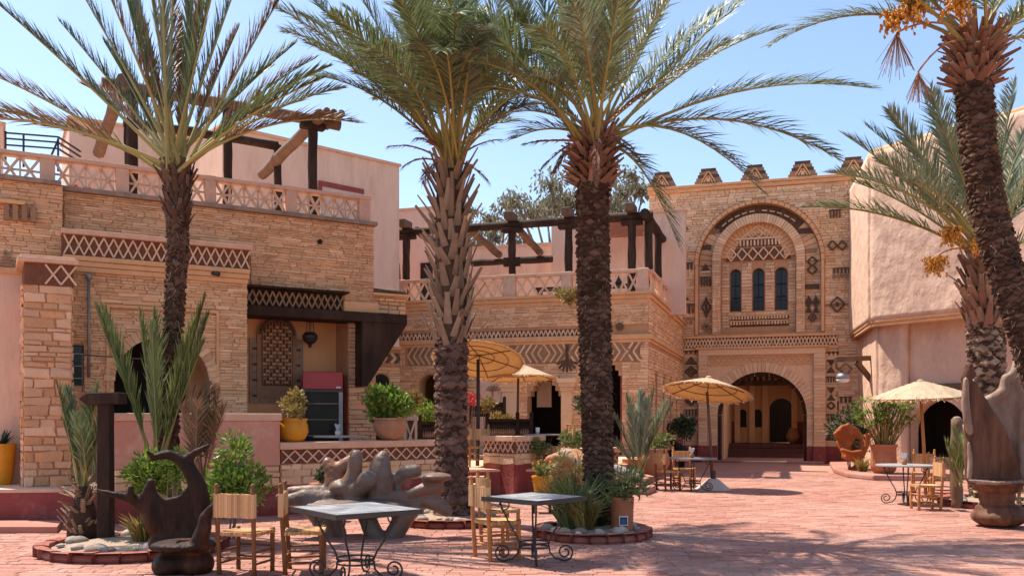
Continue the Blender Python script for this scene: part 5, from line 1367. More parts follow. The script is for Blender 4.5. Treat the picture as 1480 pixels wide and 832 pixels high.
# yellow urn on the low wall
Wp = lambda f, z=0: V(W0.x + (W1.x - W0.x)*f, W0.y + (W1.y - W0.y)*f, z)
wn2 = V(wdir.y, -wdir.x, 0)                       # outward normal of the low wall
wz = 1.22
def on_wall(px, back=.12):
    k = (px - CX)/F; f = (k*W0.y - W0.x)/((W1.x - W0.x) - k*(W1.y - W0.y)); return Wp(f) - wn2*back
q = on_wall(429); q.z = wz
pot('flower_pot', 'round yellow glazed pot on the low wall with a bushy shrub', q, [(.13,0),(.20,.06),(.25,.17),(.24,.28),(.215,.35),(.235,.375),(.235,.40),(.20,.40)], M['yellow'])
bush('shrub', 'yellow green variegated shrub growing in the yellow glazed pot', 'shrub', q + V(0,0,.36), q + V(.01,0,.62), (.27,.25,.26), 1100, .075, M['leaf_yellow'], 64, asp=.55)
q = on_wall(569); q.z = wz
pot('flower_pot', 'wide brown clay bowl on the low wall left of the stubby palm', q, [(.14,0),(.22,.07),(.30,.2),(.31,.27),(.285,.36),(.32,.385),(.31,.41),(.27,.41)], M['terra_pale'])
bush('shrub', 'spreading light green shrub growing in the wide brown clay bowl', 'shrub', q + V(0,0,.36), q + V(.04,0,.66), (.48,.4,.30), 1300, .12, M['leaf'], 65, clumps=14, asp=.6)
# red pot with a dark plant by the low wall
q = gr(467, 716, 0.1); q.z = 0; q = V(GX(467, 14.2), 14.2, 0)
pot('flower_pot', 'small red flower pot at the foot of the low wall behind the log sculpture', q, [(.13,0),(.15,.15),(.19,.52),(.215,.53),(.215,.60),(.18,.60)], M['fridge_red'] if False else M['terracotta'])
bush('shrub', 'small dark plant in the red pot behind the log sculpture', 'shrub', q + V(0,0,.56), q + V(0,0,.70), (.17,.15,.12), 220, .08, M['leaf_dark'], 66)
# yellow planter far left with agave-like plant, on the terrace
q = V(GX(3, 14.6), 14.6, TZ)
pot('flower_pot', 'tall mustard yellow pot at the left edge beside the pillar', q, [(.13,0),(.15,.05),(.20,.60),(.215,.66),(.19,.66)], M['yellow'])
t = thing('agave', 'dark spiky plant in the tall mustard pot at the left edge', 'plant', q + V(0,0,.62)); rng = random.Random(5)
for k in range(16):
    a = rng.uniform(0, 2*pi); e = radians(rng.uniform(10, 75)); l = rng.uniform(.28, .42); D = V(cos(a)*cos(e), sin(a)*cos(e), sin(e)); W = D.cross(UP).normalized()*.03
    mb = MB(); mb.add([-W, W, D*l*.5 + W - UP*.01, D*l*.5 - W - UP*.01, D*l - UP*.08], [(0,1,2,3),(3,2,4)]); mb.build('leaf', M['leaf_dark'], t)
# clay pot hung on the pillar, left
q = P(119, 606, 13.2); t = thing('clay_pot', 'round terracotta pot hanging on the porch beside the pillar behind the signpost', 'pot', q)
mb = MB(); mb.lathe([(.05,0),(.16,.08),(.21,.19),(.18,.30),(.12,.36),(.15,.40)], 20); mb.build('pot_body', M['terracotta'], t, smooth=True)
bar_inst(t, 'hanger', M['iron'], (0,0,.38), (0,0,.95), .012, .012); bar_inst(t, 'hanger_arm', M['iron'], (0,0,.95), (.5,.9,.95), .02, .02)
# plants around the big palm
rng = random.Random(70)
def grass_clump(name, label, base, n, h, spread, m, seed, cat='plant', w=.014, bend=.35, flowers=None):
    rng = random.Random(seed); t = thing(name, label, cat, base); mb = MB()
    for i in range(n):
        a = rng.uniform(0, 2*pi); r = sqrt(rng.random())*spread*.4; p = V(cos(a)*r, sin(a)*r, 0); b = a + rng.uniform(-.8, .8)
        hh = h*rng.uniform(.5, 1.1); q = rng.uniform(.1, 1)*spread*(1 + bend); D = V(cos(b), sin(b), 0)
        m1 = p + D*q*.35 + UP*hh*.62; e = p + D*q + UP*hh*rng.uniform(.75, 1); W = V(-sin(b + 1), cos(b + 1), 0)*w*rng.uniform(.7, 1.3)
        mb.add([p - W*.6, p + W*.6, m1 + W, m1 - W, e], [(0,1,2,3),(3,2,4)])
    mb.build('leaves', m, t)
    if flowers:
        mb = MB()
        for i in range(flowers[1]):
            a = rng.uniform(0, 2*pi); r = sqrt(rng.random())*spread; mb.ell((cos(a)*r, sin(a)*r, h*rng.uniform(.5, .95)), (.02,.02,.02), 6, 4)
        mb.build('flowers', flowers[0], t)
    return t
grass_clump('grass_plant', 'strappy olive green plant in the stone ring left of the big palm trunk', (GX(828, 12.3), 12.3, .12), 420, .75, .42, M['leaf_mid'], 71)
grass_clump('grass_plant', 'low tangled greenery at the foot of the big palm trunk', (GX(845, 12.1), 12.1, .12), 200, .5, .26, M['leaf_yellow'], 72)
grass_clump('grass_plant', 'dark leafy strands climbing the front of the big palm trunk', (GX(866, 12.45), 12.45, .12), 160, .8, .14, M['leaf_dark'], 73, bend=.1)
bush('shrub', 'leggy shrub with yellow green tips above the stone ring of the big palm', 'shrub', (GX(815, 12.9), 12.9, .1), P(822, 700, 12.9), (.42,.3,.30), 420, .10, M['leaf_yellow'], 74, stems=12, clumps=18, asp=.25)
# tall terracotta cylinder planter with a small tile picture
q = V(GX(899, 12.25), 12.25, .08)
t = pot('planter', 'terracotta cylinder planter with a small blue picture tile, right of the big palm', q, [(.155,0),(.15,.05),(.16,.4),(.165,.43),(.165,.47),(.13,.47)], M['terracotta'])
tl = bx(t, 'picture_tile', M['white'], -.06, .06, -.172, -.150, .10, .225); bx(tl, 'tile_border', M['fridge_dark'], -.048, .048, -.177, -.172, .112, .213); mb = MB(); mb.prism([arch_pts(0, .03, .12, .165)], wall_fn, -.182, -.177); mb.build('blue_arch', M['blue'], tl)
bush('shrub', 'scraggly pale green plant spilling from the terracotta cylinder planter', 'shrub', q + V(0,0,.44), q + V(.08,0,.62), (.36,.3,.22), 420, .12, M['leaf_mid'], 75, stems=10, clumps=14, asp=.28)
# yellow bucket pot among the plants
q = V(GX(783, 15.4), 15.4, .0); st_z = .33
t = thing('plant_stand', 'dark low stand under the yellow bucket pot', 'stand', q); bx(t, 'stand_top', M['darkwood'], -.18, .18, -.18, .18, .28, st_z)
for a in (-.14, .14):
    for c in (-.14, .14): bar_inst(t, 'leg', M['darkwood'], (a, c, 0), (a, c, .28), .04, .04)
q2 = q + V(0, 0, st_z)
pot('flower_pot', 'bright yellow bucket shaped pot behind the second table', q2, [(.12,0),(.165,.28),(.175,.28),(.175,.31),(.14,.31)], M['yellow'])
grass_clump('flowering_plant', 'small yellow flowered plant in the bright yellow bucket pot', q2 + V(0,0,.27), 90, .32, .2, M['leaf_mid'], 76, flowers=(M['dates'], 14))
# pots on the right edge of the terrace, by the young palm
for px, Y, sc, lab, m in ((944, 22.0, 1.0, 'pale terracotta bowl pot right of the young feathery palm', 'terra_pale'), (912, 21.6, .6, 'small orange pot at the foot of the young feathery palm', 'terracotta')):
    q = V(GX(px, Y), Y, 0 if px == 944 else 0)
    q.z = EYE - (687 - HY)/F*Y
    pot('flower_pot', lab, q, [(r*sc, z*sc) for r, z in [(.2,0),(.3,.08),(.40,.3),(.40,.45),(.34,.6),(.37,.66),(.32,.66)]], M[m])
bush('shrub', 'small pale flowering shrub in the pale terracotta bowl pot', 'shrub', P(944, 650, 22.0), P(948, 640, 22.0), (.42,.35,.26), 420, .11, M['leaf_mid'], 77)
# plants on the terrace
for px, py, Y, rx, rz, m, lab in ((705, 585, 24.0, .3, .18, 'leaf_yellow', 'yellow green planter flowers under the upper straw umbrella'), (850, 583, 23.5, .5, .3, 'leaf_dark', 'dark green bush by the pilaster behind the big palm'), (722, 605, 22.5, .35, .14, 'leaf_yellow', 'low planter greenery behind the carved screens'),
                                 (617, 600, 20.5, .42, .3, 'leaf', 'light green shrub behind the clay bowl near the terrace screens'), (600, 575, 22.5, .22, .4, 'leaf_yellow', 'tall thin yellow green shrub by the dark arched opening'), (830, 640, 19.4, .35, .32, 'leaf_mid', 'grey green bush between the sunlit chairs and the big palm'), (930, 655, 22.5, .4, .35, 'leaf_dark', 'dark green plant behind the young feathery palm'), (783, 648, 19.3, .25, .25, 'leaf_mid', 'grey green plant at the corner of the lattice planter')):
    c = P(px, py, Y); bush('shrub', lab, 'shrub', (c.x, c.y, TZ), c, (rx, rx*.8, rz), 520, .09, M[m], int(px), clumps=10)
c = P(682, 577, 23.6); t = bush('shrub', 'pink flowering shrub beside the black umbrella pole', 'shrub', (c.x, c.y, TZ), c, (.3,.25,.16), 260, .09, M['flower_red'], 91)
# right side: papyrus pot, dark bush, platform plants
q = V(GX(1277, 24.4), 24.4, .14)
pot('flower_pot', 'large round terracotta urn holding tall papyrus on the right platform', q, [(.22,0),(.30,.07),(.35,.23),(.325,.44),(.325,.70),(.36,.72),(.36,.79),(.30,.79)], M['terracotta'])
rng = random.Random(81); t = thing('papyrus', 'tall yellow green papyrus growing from the large terracotta urn', 'plant', q + V(0,0,.74)); mb = MB(); ms = MB()
for k in range(110):
    a = rng.uniform(0, 2*pi); r = rng.uniform(0, .25); e = V(cos(a)*(r + rng.uniform(0, .7)), sin(a)*(r + rng.uniform(0, .5)), rng.uniform(.55, 1.35)); s = V(cos(a)*r, sin(a)*r, 0)
    ms.tube([s, s.lerp(e, .6) + UP*.08, e], [.012, .01, .006], 4)
    for j in range(26):
        b = rng.uniform(0, 2*pi); D = V(cos(b), sin(b), rng.uniform(-.5, .6)).normalized()*rng.uniform(.15, .3); W = D.cross(UP).normalized()*.014
        mb.add([e - W, e + W, e + D + W*.3, e + D - W*.3], [(0,1,2,3)])
ms.build('stems', M['leaf_yellow'], t); mb.build('leaves', M['leaf'], t)
c = P(1228, 612, 26.5); bush('bush', 'dark green bush behind the red carved shell chair, right of the gate', 'bush', (c.x, c.y, .1), c - UP*.25, (.62,.5,.75), 1500, .12, M['leaf_dark'], 82, clumps=16)
c = P(985, 618, 30.0); bush('bush', 'dark potted plant against the gate house left of the portal', 'bush', (c.x, c.y, 0), c, (.5,.4,.5), 700, .16, M['leaf_dark'], 83)
c = P(1475, 690, 15.5); bush('shrub', 'green plant at the right edge behind the carved throne', 'shrub', (c.x, c.y, 0), c, (.4,.4,.5), 500, .10, M['leaf_mid'], 84)
q = V(GX(1246, 25.2), 25.2, .14); grass_clump('grass_plant', 'small yellow grass tuft at the foot of the red carved shell chair', q, 140, .45, .25, M['leaf_yellow'], 85)
c = P(822, 425, 25.6); t = bush('ivy', 'light green ivy hanging over the cornice beside the big palm trunk', 'plant', (c.x, c.y, c.z - .3), c - UP*.05, (.5,.2,.28), 420, .12, M['leaf_yellow'], 86)
c = P(808, 700, 17.6); bush('shrub', 'reddish green undergrowth in front of the planter and the leaning driftwood', 'shrub', (c.x, c.y, 0), P(820, 690, 17.6), (.6,.4,.5), 600, .10, M['leaf_mid'], 87, stems=10, asp=.28)
c = P(205, 772, 10.9); grass_clump('grass_plant', 'small pale grass tuft among the stones of the left bed', (c.x, c.y, .1), 120, .4, .2, M['leaf_yellow'], 88)

# ------------------------------------------------------------------ background trees
def tree(label, px, py, Y, rad, seed, n=2200):
    rng = random.Random(seed); c = P(px, py, Y); t = thing('gum_tree', label, 'tree', (c.x, c.y, 0), 0, 'gum trees behind the middle wing')
    cc = V(0, 0, c.z); limbs = [(cc + V(rng.uniform(-.8,.8)*rad[0], rng.uniform(-.8,.8)*rad[1], rng.uniform(-.6,.9)*rad[2]), rng.uniform(.25,.42)) for _ in range(13)]
    mb = MB(); fork = V(0, 0, c.z*.55); mb.tube([(0,0,0), fork*.5 + V(.2,0,0), fork], [.35,.28,.2], 8)
    mb.build('trunk', M['bark'], t, smooth=True)
    for o, s in limbs:
        l = MB(); l.tube([fork, fork.lerp(o, .55) + V(0,0,.4), o], [.13,.08,.03], 6); l.build('branch', M['bark'], t, smooth=True)
    mb = MB()
    for i in range(n):
        o, s = rng.choice(limbs); v = V(rng.gauss(0,1), rng.gauss(0,1), rng.gauss(0,1)).normalized()*rng.uniform(.1,1)
        p = o + V(v.x*rad[0], v.y*rad[1], v.z*rad[2]*.8)*s; D = V(rng.uniform(-.6,.6), rng.uniform(-.6,.6), -1 + rng.uniform(-.2,.9)).normalized(); W = D.cross(V(rng.uniform(-1,1), rng.uniform(-1,1), .2)).normalized()
        l = rng.uniform(.2,.42); W *= l*.17; mb.add([p, p + D*l*.5 + W, p + D*l, p + D*l*.5 - W], [(0,1,2,3)])
    mb.build('crown', M['gum'], t)
tree('pale grey green gum tree low behind the left part of the middle pergola', 708, 338, 47, (2.8,2.2,2.2), 1, 2600)
tree('taller grey green gum tree left of the big palm trunk, behind the terrace', 806, 308, 44, (2.8,2.2,2.9), 2, 3400)
tree('grey green gum tree just right of the big palm trunk', 892, 296, 45, (1.8,1.6,2.3), 3, 1800)
tree('small far gum tree between the plaster block and the stubby palm', 690, 345, 52, (1.6,1.6,1.4), 4, 1500)
# ------------------------------------------------------------------ low walls on the terrace edge
def lowwall(name, label, fr, L, zt, plaster=None, n=0, th=.3, seed=0, cop=True, zband=(.84, 1.09), zst=.50, nst=40):
    t = fthing(name, label, 'wall', fr)
    bx(t, 'wall_core', M['mortar'], 0, L, 0, th, 0, zt - .12)
    bx(t, 'red_base', M['red'], -.0, L, -.03, 0, 0, zst)
    stones(t, fr, 0, L, zst, zband[0] - .005, 0, ch=(.10, .2), ln=(.22, .5), nind=nst, seed=seed, mkey='stone_pale', depth=.05, gap=.016, rough=True)
    if n:
        bx(t, 'band_back', M['recess'], 0, L, -.015, 0, zband[0], zband[1])
        xband(t, M['lattice'], .02, L - .02, zband[0] + .015, zband[1] - .01, -.035, n, w=.022, t=.025)
    if plaster: bx(t, 'plaster_face', plaster, 0, L, -.06, 0, zband[0], zt - .12, .01)
    bx(t, 'coping', M['coping'], -.03, L + .03, -.09, th + .04, zt - .12, zt, .015)
    return t
FWp = Frame(W0.x, W0.y, math.degrees(atan2(wdir.y, wdir.x)))
lowwall('planter_wall', 'low wall with a cross lattice band and pots on top, behind the log sculpture', FWp, (W1 - W0).length + .35, 1.22, n=16, seed=40, zband=(.86, 1.09))
c30, s30 = cos(radians(30)), sin(radians(30)); Lp = 2.55
FPl = Frame(W0.x - c30*Lp, W0.y - s30*Lp, 30)
lowwall('plaster_wall', 'plain pink plastered low wall behind the slim palm and bushes', FPl, Lp - .02, 1.70, plaster=M['plaster_red'], seed=41, zband=(.84, 1.09), th=.26)
FPr = Frame(GX(-60, 13.5), 13.5, 2)
pc = V(GX(744, 18.7), 18.7); pl_ = V(GX(700, 19.5), 19.5); pr_ = V(GX(783, 19.8), 19.8)
Fa = Frame(pl_.x, pl_.y, math.degrees(atan2((pc-pl_).y, (pc-pl_).x))); Fb = Frame(pc.x, pc.y, math.degrees(atan2((pr_-pc).y, (pr_-pc).x)))
pt = lowwall('planter_wall', 'corner planter wall with cross lattice bands beside the terrace steps', Fa, (pc-pl_).length, 1.26, n=6, seed=42, zband=(.90, 1.15), zst=.66, th=.04)
mb = MB(); mb.prism([[(p_.x - Fa.o.x, p_.y - Fa.o.y) for p_ in (pl_ + V(.04,.02), pc + V(.01,.05), pr_ + V(-.04,.02))]], lambda a, b, t_: (a, b, t_), .01, 1.17); o = mb.build('planter_fill', M['sand'], pt); o.matrix_basis = Matrix.Rotation(-Fa.a, 4, 'Z')
pt2 = lowwall('planter_wall', 'right hand side of the corner planter, in shade behind the yellow bucket pot', Fb, (pr_-pc).length, 1.259, n=6, seed=43, zband=(.90, 1.15), zst=.66, th=.04)
Fc = Frame(pr_.x, pr_.y, math.degrees(atan2(1.5, 2.0)))
lowwall('planter_wall', 'lower garden wall with a cross band behind the leaning driftwood', Fc, 2.3, .95, n=8, seed=44, zband=(.60, .82), zst=.45, th=.25, nst=20)
# steps
t = thing('terrace_steps', 'short red and pale flight of steps between the stubby palm and the corner planter', 'steps')
for k in range(4):
    y = 17.9 + k*.42; z1 = .14*(k+1)
    bx(t, 'riser', M['red'], GX(650, 18.4), GX(699, 18.6), y, 19.6, z1 - .14 + .001, z1 - .03); bx(t, 'tread', M['coping'], GX(650, 18.4) - .01, GX(699, 18.6) + .01, y - .03, 19.6 + .001*k, z1 - .03, z1, .01)
t = thing('corner_steps', 'two low red brick steps right of the big palm below the feathery palm', 'steps')
for k, (a, b, y) in enumerate(((878, 948, 19.0), (878, 946, 19.9))):
    z1 = .15*(k+1); mb = MB(); mb.prism([[(GX(a, y), y), (GX(b - 12, y), y), (GX(b, y + .9), y + .9), (GX(b - 2, y), y + 3.0), (GX(a, y), y + 3.0)]], lambda p, q, r: (p, q, r), z1 - .15 + .001, z1); mb.build('step', M['paver'], t, bevel=.03)
# right hand platform
mb = MB(); mb.prism([[(GX(1199, 31), 31), (GX(1204, 27), 27), (GX(1225, 24.6), 24.6), (GX(1262, 23.5), 23.5), (GX(1345, 23.2), 23.2), (GX(1400, 24), 24), (GX(1420, 27), 27), (13.5, 31.5)]], lambda p, q, r: (p, q, r), .001, .15)
o = mb.build('pavement', M['paver'], bevel=.04); o['kind'] = 'structure'

# ------------------------------------------------------------------ stone rings round the palms
def ring_bed(name, label, c, rx, ry, n, seed, h=.13, rocks=22, a0=0, a1=2*pi, m='red'):
    rng = random.Random(seed); t = thing(name, label, 'flower bed', (c[0], c[1], 0))
    mb = MB(); mb.lathe([(1.0, .0), (1.0, h*.55), (.6, h*.95), (.01, h*1.05)], 28); 
    mb.v = [(x*rx*.95, y*ry*.95, z) for x, y, z in mb.v]; mb.build('soil', M['sand'], t, smooth=True)
    for i in range(n):
        a = a0 + (a1-a0)*(i+.5)/n; w = (a1-a0)/n
        p = V(cos(a)*rx, sin(a)*ry, h*.5); tg = V(-sin(a)*rx, cos(a)*ry, 0); L = tg.length*w*1.0; tg.normalize(); R = Matrix((tg, V(-tg.y, tg.x, 0), UP)).transposed()
        inst('kerb_stone', stone_mesh(rng.randrange(14), m), t, TRS(p, R @ Matrix.Rotation(pi, 3, 'Z'), (L, rng.uniform(.12, .16), h*rng.uniform(.85, 1.15))))
    mb = MB(); mb.tube([(cos(q*2*pi/40)*rx*.99, sin(q*2*pi/40)*ry*.99, h*.38) for q in range(41)], h*.46, 6); mb.build('kerb', M[m], t, smooth=True)
    for i in range(rocks):
        a = rng.uniform(0, 2*pi); q = sqrt(rng.uniform(.35, .8)); s = rng.uniform(.04, .11); mb = MB()
        mb.ell((0,0,0), (s, s*rng.uniform(.7, 1.1), s*rng.uniform(.5, .8)), 8, 5, jit=.35); o = mb.build('rock', M['rock'], t, smooth=True); o.location = (cos(a)*q*rx, sin(a)*q*ry, h*.75 + .02); o.rotation_euler = (0, 0, a)
    return t
M['kerb'] = mat('kerb_red', (.33,.10,.065), (.25,.07,.05), 7, .8, .012, 24, .2, c3=(.45,.25,.18), c3scale=4, c3amt=.5)
ring_bed('stone_ring_bed', 'big kerbed bed at the lower left under the slim palm', (GX(196, 11.0), 11.0), 1.02, 1.05, 24, 1, m='kerb', rocks=20)
ring_bed('stone_ring_bed', 'stone ring around the foot of the palm behind the log sculpture', (GX(650, 13.9), 13.9), .80, .80, 20, 2, m='kerb')
ring_bed('stone_ring_bed', 'stone ring with grey rocks around the foot of the big palm', (GX(856, 12.35), 12.35), .74, .82, 22, 3, m='kerb', rocks=30)
ring_bed('stone_ring_bed', 'brick ring around the palm behind the carved throne at the right', (GX(1432, 16.6), 16.6), .78, 1.0, 18, 4, m='kerb')

# ------------------------------------------------------------------ chairs
def make_chair(name, label, wood, seed):
    rng = random.Random(seed); t = thing(name, label, 'chair', (0,0,0), 0, 'rush seated wooden chairs')
    w, dp, hs, hb = .40, .36, .44, .90
    j = lambda: rng.uniform(-.006, .006)
    def post(x0, y0, x1, y1, h, fin):
        mb = MB(); n = 7; pts = []; rs = []
        for i in range(n+1): f = i/n; pts.append((x0 + (x1-x0)*f + j()*.4, y0 + (y1-y0)*f + j()*.4, h*f)); rs.append(.0245 + j()*.3)
        if fin:
            top = V(*pts[-1]); pts += [top + UP*.008, top + UP*.022, top + UP*.040, top + UP*.052]; rs += [.016, .023, .022, .008]
        mb.tube(pts, rs, 8); return mb.build('leg', wood, t, smooth=True)
    post(-w/2, -dp/2, -w/2 - .005, -dp/2 - .05, hb, True); post(w/2, -dp/2, w/2 + .005, -dp/2 - .05, hb, True)
    post(-w/2, dp/2, -w/2, dp/2, hs + .03, False); post(w/2, dp/2, w/2, dp/2, hs + .03, False)
    def rung(a, b, r=.0125):
        mb = MB(); a = V(*a); b = V(*b); mb.tube([a, a.lerp(b, .5) + V(0, 0, j()), b], [r*.8, r*1.15, r*.8], 7); mb.build('rung', wood, t, smooth=True)
    for z in (.13, .25):
        for s in (-1, 1): rung((s*w/2, -dp/2, z), (s*w/2, dp/2, z + j()))
        rung((-w/2, dp/2, z + .03), (w/2, dp/2, z + .03))
    rung((-w/2, -dp/2, .19), (w/2, -dp/2, .19))
    # seat: rush wound in four triangles
    mb = MB(); hw, hd = w/2 + .012, dp/2 + .012; n = 14
    for q in range(4):
        for i in range(n):
            f0 = i/n; f1 = (i + .86)/n; z = hs + .012 - .014*f0 + rng.uniform(-.002, .002)
            c = [(-hw*(1-f0), -hd*(1-f0)), (hw*(1-f0), -hd*(1-f0)), (hw*(1-f1), -hd*(1-f1)), (-hw*(1-f1), -hd*(1-f1))]
            if q % 2: c = [(hw*(1-f0), -hd*(1-f0)), (hw*(1-f0), hd*(1-f0)), (hw*(1-f1), hd*(1-f1)), (hw*(1-f1), -hd*(1-f1))]
            if q >= 2: c = [(-x, -y) for x, y in c]
            v = [(x, y, z) for x, y in c]; v[2] = (*c[2], z - .005); v[3] = (*c[3], z - .005)
            mb.add(v, [(0,1,2,3)])
    for k in range(30):
        f = (k + .5)/30
        for s in (-1, 1):
            mb.box(-hw + 2*hw*f - .0058, -hw + 2*hw*f + .0058, s*hd - .014, s*hd + .014, hs - .025 + rng.uniform(-.003, .003), hs + .012)
            mb.box(s*hw - .014, s*hw + .014, -hd + 2*hd*f - .0052, -hd + 2*hd*f + .0052, hs - .025 + rng.uniform(-.003, .003), hs + .012)
    mb.box(-hw + .01, hw - .01, -hd + .01, hd - .01, hs - .02, hs - .004); mb.build('seat', M['rush'], t)
    mb = MB(); y0 = -dp/2 - .042; n = 46
    for k in range(n):
        f = (k + .5)/n; x = -w/2 - .03 + (w + .06)*f; e = rng.uniform(-.004, .004)
        mb.box(x - (w+.06)/n*.46, x + (w+.06)/n*.46, y0 - .03 + e*.5, y0 + .026, .605 + e, .845 + e)
    mb.build('backrest', M['rush'], t)
    return t
spots = [  # px, Y, facing angle, wood, z, label
    (356, 9.35, -14, 0, 0, 'dark brown rush chair seen from behind, in front of the bright green bush'),
    (441, 9.45, -82, 0, 0, 'dark brown rush chair seen from its side, at the nearest tiled table'),
    (718, 10.35, -62, 1, 0, 'honey coloured rush chair pulled up to the second tiled table, front one of two'),
    (722, 11.6, -70, 1, 0, 'honey coloured rush chair just behind another at the second tiled table'),
    (690, 19.9, 12, 1, TZ, 'wooden chair with its rush back turned, at the top of the terrace steps'),
    (806, 20.3, 82, 1, TZ, 'sunlit narrow looking chair on the terrace beside the round dark table'),
    (833, 21.3, 84, 1, TZ, 'sunlit chair on the terrace right behind the one at the dark table'),
    (966, 20.3, -70, 0, 0, 'dark rush chair facing right at the round table under the tilted umbrella'),
    (989, 21.4, 186, 1, 0, 'rush chair facing the camera behind the round table under the tilted umbrella'),
    (1338, 15.9, 84, 1, 0, 'honey coloured chair facing left at the right hand round table'),
    (1360, 17.9, 160, 2, 0, 'chair with a cream checked woven back behind the right hand round table'),
    (1334, 19.6, 150, 1, 0, 'chair furthest back, beside the pole of the right hand umbrella'),
    (812, 19.6, 100, 1, TZ, 'sunlit chair on the terrace edge in front of the dark table, by the lattice planter')]
ch = [make_chair('rush_chair', 'x', M['chairdark'], 1), make_chair('rush_chair', 'x', M['chairwood'], 2)]
used = [False, False]
for px, Y, fa, kind, z, lab in spots:
    k = 0 if kind == 0 else 1
    loc = (GX(px, Y), Y, z)
    if not used[k]:
        c = ch[k]; used[k] = True; c.location = loc; c.rotation_euler = (0, 0, radians(fa)); c['label'] = lab
    else: c = dup(ch[k], loc, radians(fa), lab)
    if kind == 2:
        for o in c.children:
            if o.name.startswith('backrest'): cream = o
        me = bpy.data.meshes.new('woven_back'); mb = MB(); y0 = -.18 - .042
        for r_ in range(5):
            for q in range(10):
                x = -.21 + .42*(q + .5*(r_ % 2))/10; mb.box(x, x + .030, y0 - .03, y0 + .02, .60 + r_*.05, .643 + r_*.05)
            mb.box(-.22, .22, y0 - .015, y0 + .008, .602 + r_*.05, .64 + r_*.05)
        me.from_pydata(mb.v, [], mb.f); me.materials.append(M['white'] if False else M['coping']); cream.data = me

# ------------------------------------------------------------------ iron tables
def table_legs(t, n=4, R=.36, h=.70, rot=pi/4):
    for k in range(n):
        a = rot + 2*pi*k/n; c, s = cos(a), sin(a)
        prof = [(R, h), (R*.93, h*.86), (R*.72, h*.62), (R*.50, h*.42), (R*.42, h*.29), (R*.46, h*.16), (R*.62, h*.06)]
        cx, cz, r0 = R*.90, .115, .10
        for i in range(26):
            f = i/25; an = -2.2 + f*3.3*pi; rr = r0*(1 - .72*f); prof.append((cx + rr*cos(an), cz + rr*sin(an)))
        mb = MB(); mb.tube([(p*c, p*s, z) for p, z in prof], .0105, 6); mb.build('leg', M['iron'], t, smooth=True)
        mb = MB(); mb.tube([((R - .05 + .055*cos(b))*c, (R - .05 + .055*cos(b))*s, h - .06 + .055*sin(b)) for b in [i*2*pi/16 for i in range(15)]], .008, 5); mb.build('scroll', M['iron'], t, smooth=True)
    for z, r in ((h*.32, R*.43), (h*.25, R*.43)):
        mb = MB(); mb.tube([(r*cos(b), r*sin(b), z) for b in [i*2*pi/20 for i in range(21)]], .010, 6); mb.build('leg_ring', M['iron'], t, smooth=True)
def square_table(label, px, Y, rz, wx, wy, h, name='tiled_table'):
    t = thing(name, label, 'table', (GX(px, Y), Y, 0), radians(rz), 'iron tables with scroll legs')
    mb = MB(); e = .022
    for a, b, c, d_ in ((-wx/2, wx/2, -wy/2, -wy/2 + e), (-wx/2, wx/2, wy/2 - e, wy/2), (-wx/2, -wx/2 + e, -wy/2 + e, wy/2 - e), (wx/2 - e, wx/2, -wy/2 + e, wy/2 - e)): mb.box(a, b, c, d_, h - .05, h)
    mb.build('rim', M['iron'], t); bx(t, 'table_base', M['iron'], -wx/2 + e, wx/2 - e, -wy/2 + e, wy/2 - e, h - .028, h - .012)
    n = 7; rng = random.Random(int(px))
    for i in range(n):
        for k in range(n):
            x0 = -wx/2 + e + (wx - 2*e)*i/n; y0 = -wy/2 + e + (wy - 2*e)*k/n; l = (wx - 2*e)/n; m = (wy - 2*e)/n
            bar_inst(t, 'tile', M['tile'], (x0 + .002, y0 + m/2, h - .008 + rng.uniform(-.001, .001)), (x0 + l - .002, y0 + m/2, h - .008 + rng.uniform(-.001, .001)), m - .004, .014, up=(0, 0, 1))
    table_legs(t, 4, R=min(wx, wy)*.46, h=h - .035)
    return t
square_table('nearest square tiled table with scrolled iron legs, before the log sculpture', 514, 9.0, 37, .95, 1.05, .72)
square_table('second square tiled table with scrolled iron legs, beside the big palm', 772, 10.1, 47, .84, .84, .74)
def round_table(label, loc, r, h, top, legs=3):
    t = thing('round_table', label, 'table', loc, .5, 'iron tables with scroll legs')
    mb = MB(); mb.lathe([(r*.9, h - .03), (r, h - .028), (r*1.005, h - .015), (r, h), (.01, h + .001)], 40); mb.build('table_top', top, t)
    table_legs(t, legs, R=r*.72, h=h - .03); return t
round_table('grey topped round iron table under the tilted straw umbrella', (GX(1001, 20.2), 20.2, 0), .54, .745, M['tile'], 4)
round_table('grey topped round iron table at the right with a napkin cup', (GX(1309, 17.0), 17.0, 0), .53, .75, M['tile'], 4)
round_table('round dark iron table up on the terrace behind the lattice planter', (GX(784, 20.6), 20.6, TZ), .42, .72, M['metal'], 3)
t = round_table('small long necked café table inside the loggia, in front of the fridge', (GX(490, 17.2), 17.2, TZ), .48, .74, M['concrete'], 3)
def napkins(label, loc, cup=M['terracotta']):
    t = thing('napkin_cup', label, 'cup', loc); rng = random.Random(int(loc[0]*100) % 97)
    mb = MB(); mb.lathe([(.035, 0), (.05, .03), (.052, .09), (.045, .095)], 14); mb.build('cup', cup, t, smooth=True)
    mb = MB()
    for k in range(9):
        a = k*.7; D = V(cos(a)*.05, sin(a)*.05, .12 + rng.uniform(0, .04)); W = V(-sin(a), cos(a), 0)*.035; s = V(0,0,.06)
        mb.add([s - W*.4, s + W*.4, s + D + W, s + D*1.1, s + D - W], [(0,1,2,3,4)])
    mb.build('napkin', M['white'], t)
napkins('white paper napkins in a small clay cup on the round table under the tilted umbrella', (GX(1000, 20.1), 20.1, .746))
napkins('white paper napkins in a small clay cup on the right hand round table', (GX(1307, 16.95), 16.95, .751))
napkins('white folded napkins standing on the table in the loggia', (GX(488, 17.1), 17.1, TZ + .741), M['white'])
